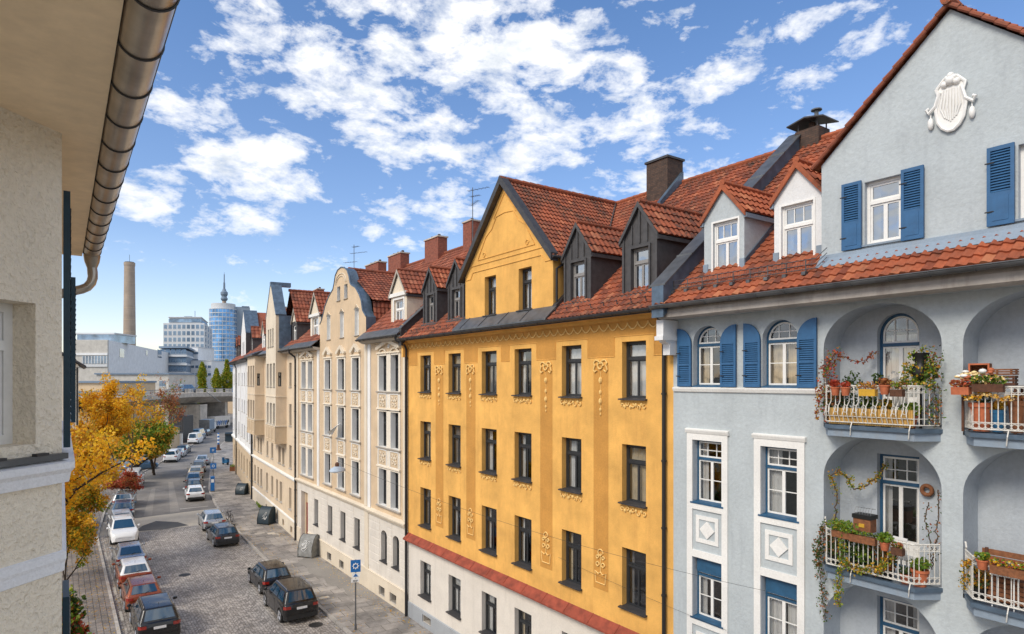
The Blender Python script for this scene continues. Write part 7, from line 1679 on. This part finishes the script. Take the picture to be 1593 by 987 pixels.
# upper right balcony: crates, gourds, flowers
def crate(u, y, z, w, d, h, az, label, m='wood', group='wooden crates on the upper right balcony'):
    r = empty('wooden_crate', BL(u, y, z), -pi / 2 + az, label, 'crate', group); b = MB()
    for z0 in (0, h * .37, h * .72): b.box(-w / 2, w / 2, -d / 2, -d / 2 + .015, z0 + .005, z0 + h * .27, m); b.box(-w / 2, w / 2, d / 2 - .015, d / 2, z0 + .005, z0 + h * .27, m); b.box(-w / 2 + .001, -w / 2 + .016, -d / 2 + .016, d / 2 - .016, z0 + .005, z0 + h * .27, m); b.box(w / 2 - .016, w / 2 - .001, -d / 2 + .016, d / 2 - .016, z0 + .005, z0 + h * .27, m)
    b.box(-w / 2 + .016, w / 2 - .016, -d / 2 + .016, d / 2 - .016, .002, .014, m); b.build('slats', r); p = MB()
    for a in (-1, 1):
        for c_ in (-1, 1): p.box(*sorted((a * (w / 2 - .016), a * (w / 2 - .045))), *sorted((c_ * (d / 2 - .016), c_ * (d / 2 - .045))), .015, h, m)
    p.build('corner_post', r); return r
F2 = 11.0
o = empty('plant_table', BL(7.95, -.1, F2), -pi / 2, 'dark wooden plant table carrying the crates and gourds on the upper right balcony', 'table'); b = MB(); b.box(-.45, .5, -.22, .2, .86, .9, 'woodd'); b.build('tabletop', o)
for a in (-.4, .45):
    for c_ in (-.18, .16): l = MB(); l.box(a - .02, a + .02, c_ - .02, c_ + .02, 0, .86, 'woodd'); l.build('leg', o)
crate(7.78, .0, F2 + .90, .34, .26, .22, 0, 'wooden crate standing under the open crate on the plant table')
r = empty('open_crate', BL(7.75, -.02, F2 + 1.13), -pi / 2 + .15, 'reddish crate lying on its side with its open front showing', 'crate', 'wooden crates on the upper right balcony'); b = MB(); panel(b, rect(-.17, .17, 0, .2), [rect(-.14, .14, .03, .17)], 'terra', -.13, .24, mrev='wood'); b.box(-.17, .17, .105, .12, 0, .2, 'wood'); b.box(-.171, -.15, -.128, .11, 0, .2, 'wood'); b.box(.15, .171, -.128, .11, 0, .2, 'wood'); b.box(-.17, .17, -.128, .11, .18, .201, 'wood'); b.build('box', r)
crate(8.15, .0, F2 + .90, .36, .26, .19, .1, 'wooden crate on the right half of the plant table', 'woodd'); crate(8.13, .02, F2 + 1.10, .38, .26, .12, -.1, 'flat slatted crate on top of the right one')
rd = random.Random(12)
for i in range(34):
    u = 7.50 + rd.random() * .62; y = -.22 - rd.random() * .26; z = F2 + .93 + rd.random() * .20 - (y + .35) * .2; rr = rd.uniform(.04, .066); b = MB(); b.lathe((0, 0, 0), [(rr * sin(pi * k / 6) + .001, rr * (1 - .75 * cos(pi * k / 6))) for k in range(7)], rd.choice(['gourd', 'gourd', 'gourd', 'signwhite', 'terra']), 9)
    o = b.build('gourd', smooth=70, loc=BL(u, y, z)); tag(o, 'small pale ornamental gourd heaped with others on the plant table', 'gourd', 'ornamental gourds heaped on the plant table')
    o.scale = (1, rd.uniform(.8, 1.3), rd.uniform(.7, 1.1))
    s = MB(); s.tube([(0, 0, rr * 1.7), (.006, 0, rr * 2.1)], .005, 'wood', 4); s.build('stalk', o)
trough(7.6, -.5, F2 + .72, .3, 'terracotta box spilling red leaves at the left end of the upper right railing', 'terra', ['lred', 'lrust'], 40, pn=200, ps=.12)
trough(8.05, -.5, F2 + .78, .5, 'flower box with green leaves and white blooms under the gourds', 'woodd', ['lgreen', 'ldark', 'lgreen', 'gourd'], 41, pn=360, ps=.12)
vine([(7.62, -.5, F2 + .8), (7.75, -.52, F2 + .62), (7.95, -.53, F2 + .72), (8.2, -.53, F2 + .70), (8.4, -.5, F2 + .66)], 'string of yellow leaves looped along the upper right railing', ['lyellow', 'gourd'], 42, rad=.05, n=16, s=.06)
pot(7.85, -.25, F2 + .02, .20, .55, 'tall terracotta pot behind the bars of the upper right railing', plant='ldark', ps=.2, seed=43, pn=160)
pot(8.12, -.25, F2 + .02, .13, .42, 'blue glazed pot beside the tall terracotta pot', m='bluepot', plant='lochre', ps=.16, seed=44, pn=160)
pot(8.4, -.2, F2 + .02, .14, .60, 'slim dark terracotta pot right of the blue glazed pot', m='wood', plant='lrust', ps=.14, seed=45, pn=100)
# lower right balcony
o = empty('garden_bench', BL(8.15, .05, F3), -pi / 2, 'brown wooden chest bench on the lower right balcony', 'bench'); b = MB(); b.box(-.42, .42, -.22, .2, .04, .5, 'woodd')
for i in range(5): b.box(-.44, .44, -.235, -.221, .06 + i * .09, .13 + i * .09, 'wood')
b.build('chest', o); b = MB(); [b.box(-.46, .46, .2, .235, .55 + i * .13, .66 + i * .13, 'wood') for i in range(3)]; [b.box(x, x + .05, .16, .2, .45, .95, 'woodd') for x in (-.4, .35)]; b.build('backrest', o)
o = empty('folding_table', BL(8.25, -.3, F3), -pi / 2, 'small white slatted table before the brown chest bench', 'table'); b = MB(); [b.box(-.2 + i * .07, -.14 + i * .07, -.15, .15, .60, .62, 'framewhite') for i in range(6)]; b.build('tabletop', o)
for a in (-.17, .17):
    for c_ in (-.12, .12): l = MB(); l.tube([(a, c_, 0), (a, c_, .6)], .012, 'framewhite', 5); l.build('leg', o)
pot(7.95, -.5, F3 + .68, .10, .18, 'terracotta pot on the lower right railing', plant='lgreen', ps=.12, seed=50, pn=120)
trough(8.4, -.53, F3 + .66, .6, 'brown flower box with mixed blooms on the lower right railing', 'wood', ['lgreen', 'lyellow', 'lgreen', 'lred'], 51, pn=260, ps=.10)
vine([(7.56, -.2, F3 + .15), (7.58, -.3, F3 + .45), (7.6, -.35, F3 + .7), (7.8, -.45, F3 + .8)], 'yellow leaved creeper at the left corner of the lower right balcony', ['lyellow', 'ldark', 'lochre'], 52, rad=.09, n=14)
pot(7.8, -.2, F3, .13, .24, 'dark pot with a yellow green shrub behind the lower right railing', m='blackpot', plant=['ldark', 'lochre'], ps=.2, seed=53, pn=260, sz=1.1)

# ------------------------------------------------------------------ sky, sun, camera
SUN_EL, SUN_AZ = 42, -98      # azimuth from +Y, negative is to the left of the street
w = bpy.data.worlds.new('World'); sc.world = w; w.use_nodes = True; nt = w.node_tree; bg = nt.nodes['Background']
sky = nd(nt, 'ShaderNodeTexSky', sky_type='NISHITA', sun_disc=False, sun_elevation=R(SUN_EL), sun_rotation=R(SUN_AZ)); sky.air_density = 1.0; sky.dust_density = 1.2; sky.ozone_density = 2.5; sky.altitude = 500
tc = nt.nodes.new('ShaderNodeTexCoord'); sp = nt.nodes.new('ShaderNodeSeparateXYZ'); nt.links.new(tc.outputs['Generated'], sp.inputs[0])
def mth(op, *a, clamp=False):
    n = nt.nodes.new('ShaderNodeMath'); n.operation = op; n.use_clamp = clamp
    for i, x in enumerate(a):
        if isinstance(x, (int, float)): n.inputs[i].default_value = x
        else: nt.links.new(x, n.inputs[i])
    return n.outputs[0]
AZ = mth('ARCTAN2', sp.outputs[0], sp.outputs[1]); EL = mth('ARCSINE', sp.outputs[2])
def px2ae(px, py):
    a = (px - 796.5) / FX; b = (592 - py) / FX; x, y = sin(TH) + a * cos(TH), cos(TH) - a * sin(TH); return atan2(x, y), atan2(b, sqrt(x * x + y * y))
# cloud banks by direction: (centre px, py, half length px, half height px, tilt, weight)
blobs = [(560, 145, 235, 60, 25, 1.0), (390, 245, 135, 60, 25, 1.0), (350, 175, 60, 40, 20, .6), (280, 325, 150, 32, 5, 1.0), (760, 60, 210, 75, 12, 1.1), (830, 235, 90, 45, -15, .95), (1000, 180, 110, 55, 25, .85), (1140, 110, 70, 30, -35, .7), (1060, 235, 70, 40, 0, .6),
         (1320, 15, 120, 22, -5, .8), (1290, 105, 110, 28, -32, .55), (640, 345, 90, 40, 10, .55), (950, 60, 60, 50, -20, .5), (450, 405, 190, 18, 0, .35), (960, 300, 90, 30, 0, .5), (1000, 40, 40, 20, 0, .5), (1250, 215, 90, 40, 0, .4), (480, 60, 60, 30, 20, .4), (1180, 40, 50, 30, -20, .35), (1420, 30, 60, 30, 0, .4), (880, 160, 50, 40, 0, .5), (700, 320, 60, 25, 0, .5), (250, 270, 50, 30, 0, .6)]
acc = None
for px, py, a, b, t, wt in blobs:
    ca, ce = px2ae(px, py); k = 1 / (FX * (1 + ((px - 796.5) / FX) ** 2)) ; ra, rb = a * k * 1.22, b * k * 1.22; t = -R(t)
    da, de = mth('SUBTRACT', AZ, ca), mth('SUBTRACT', EL, ce)
    u = mth('ADD', mth('MULTIPLY', da, cos(t) / ra), mth('MULTIPLY', de, sin(t) / ra)); v_ = mth('ADD', mth('MULTIPLY', da, -sin(t) / rb), mth('MULTIPLY', de, cos(t) / rb))
    d2 = mth('ADD', mth('MULTIPLY', u, u), mth('MULTIPLY', v_, v_)); g_ = mth('MULTIPLY', mth('SUBTRACT', 1.0, mth('MULTIPLY', d2, .62), clamp=True), wt)
    acc = g_ if acc is None else mth('MAXIMUM', acc, g_)
cb = nt.nodes.new('ShaderNodeCombineXYZ'); nt.links.new(AZ, cb.inputs[0]); nt.links.new(mth('MULTIPLY', EL, 1.45), cb.inputs[1])
mp = nt.nodes.new('ShaderNodeMapping'); mp.inputs['Rotation'].default_value = (0, 0, R(20)); mp.inputs['Scale'].default_value = (1, 1.35, 1); nt.links.new(cb.outputs[0], mp.inputs[0])
n1 = noise(nt, mp.outputs[0], 11.5, 10, .60, .25); n2 = noise(nt, mp.outputs[0], 42, 7, .66, .15)
# elsewhere in the sky: unseen cloud, thickened to add light on the shaded near wall
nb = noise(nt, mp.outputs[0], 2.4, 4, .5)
fill_cloud = mth('MULTIPLY', mth('GREATER_THAN', mth('ABSOLUTE', mth('SUBTRACT', AZ, R(35))), R(46)), mth('MULTIPLY', mth('SUBTRACT', nb, .30), 5.0, clamp=True))
dens = mth('ADD', mth('MULTIPLY', mth('MAXIMUM', acc, fill_cloud), .60), mth('ADD', mth('MULTIPLY', mth('SUBTRACT', n1, .5), 2.3), mth('MULTIPLY', mth('SUBTRACT', n2, .5), .62)))
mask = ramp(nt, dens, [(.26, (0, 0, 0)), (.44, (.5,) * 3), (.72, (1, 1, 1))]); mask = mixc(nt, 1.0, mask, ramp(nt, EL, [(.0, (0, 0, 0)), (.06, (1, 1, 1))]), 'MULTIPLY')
shade = ramp(nt, noise(nt, mp.outputs[0], 14, 5, .6), [(.30, (.66, .71, .78)), (.50, (.95, .96, .98)), (.75, (1, .99, .97))])
sk = nd(nt, 'ShaderNodeVectorMath', operation='SCALE'); sk.inputs['Scale'].default_value = .125; nt.links.new(mixc(nt, 1.0, sky.outputs[0], ramp(nt, EL, [(.0, (1.35, 1.15, 1.08)), (.22, (.86, .88, .96)), (.65, (.63, .83, 1.0))]), 'MULTIPLY'), sk.inputs[0])
CLOUD = .74
cs_ = nd(nt, 'ShaderNodeVectorMath', operation='SCALE'); cs_.inputs['Scale'].default_value = CLOUD; nt.links.new(shade, cs_.inputs[0])
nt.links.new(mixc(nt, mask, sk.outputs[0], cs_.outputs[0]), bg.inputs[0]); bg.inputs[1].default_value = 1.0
sl_ = bpy.data.lights.new('sun', 'SUN'); sl_.energy = 1.75; sl_.angle = R(22); sl_.color = (1, .90, .76); so = bpy.data.objects.new('sun', sl_); C.objects.link(so)
dirv = V((sin(R(SUN_AZ)) * cos(R(SUN_EL)), cos(R(SUN_AZ)) * cos(R(SUN_EL)), sin(R(SUN_EL)))); so.rotation_euler = dirv.to_track_quat('Z', 'Y').to_euler(); so.location = (0, 0, 60)
cam = bpy.data.cameras.new('camera'); cam.sensor_width = 36; cam.lens = 36 * FX / 1593; cam.shift_y = (592 - 493.5) / 1593; cam.clip_end = 6000; cam.clip_start = .05
co = bpy.data.objects.new('camera', cam); C.objects.link(co); co.location = (0, 0, 12); co.rotation_euler = (pi / 2, 0, -TH); sc.camera = co
sc.view_settings.view_transform = 'Standard'; sc.view_settings.look = 'None'; sc.view_settings.gamma = 1; sc.view_settings.exposure = .68; sc.view_settings.use_curve_mapping = False
sc.cycles.max_bounces = 7; sc.cycles.transparent_max_bounces = 12; sc.cycles.diffuse_bounces = 3; sc.cycles.use_denoising = True; sc.cycles.sample_clamp_indirect = 6
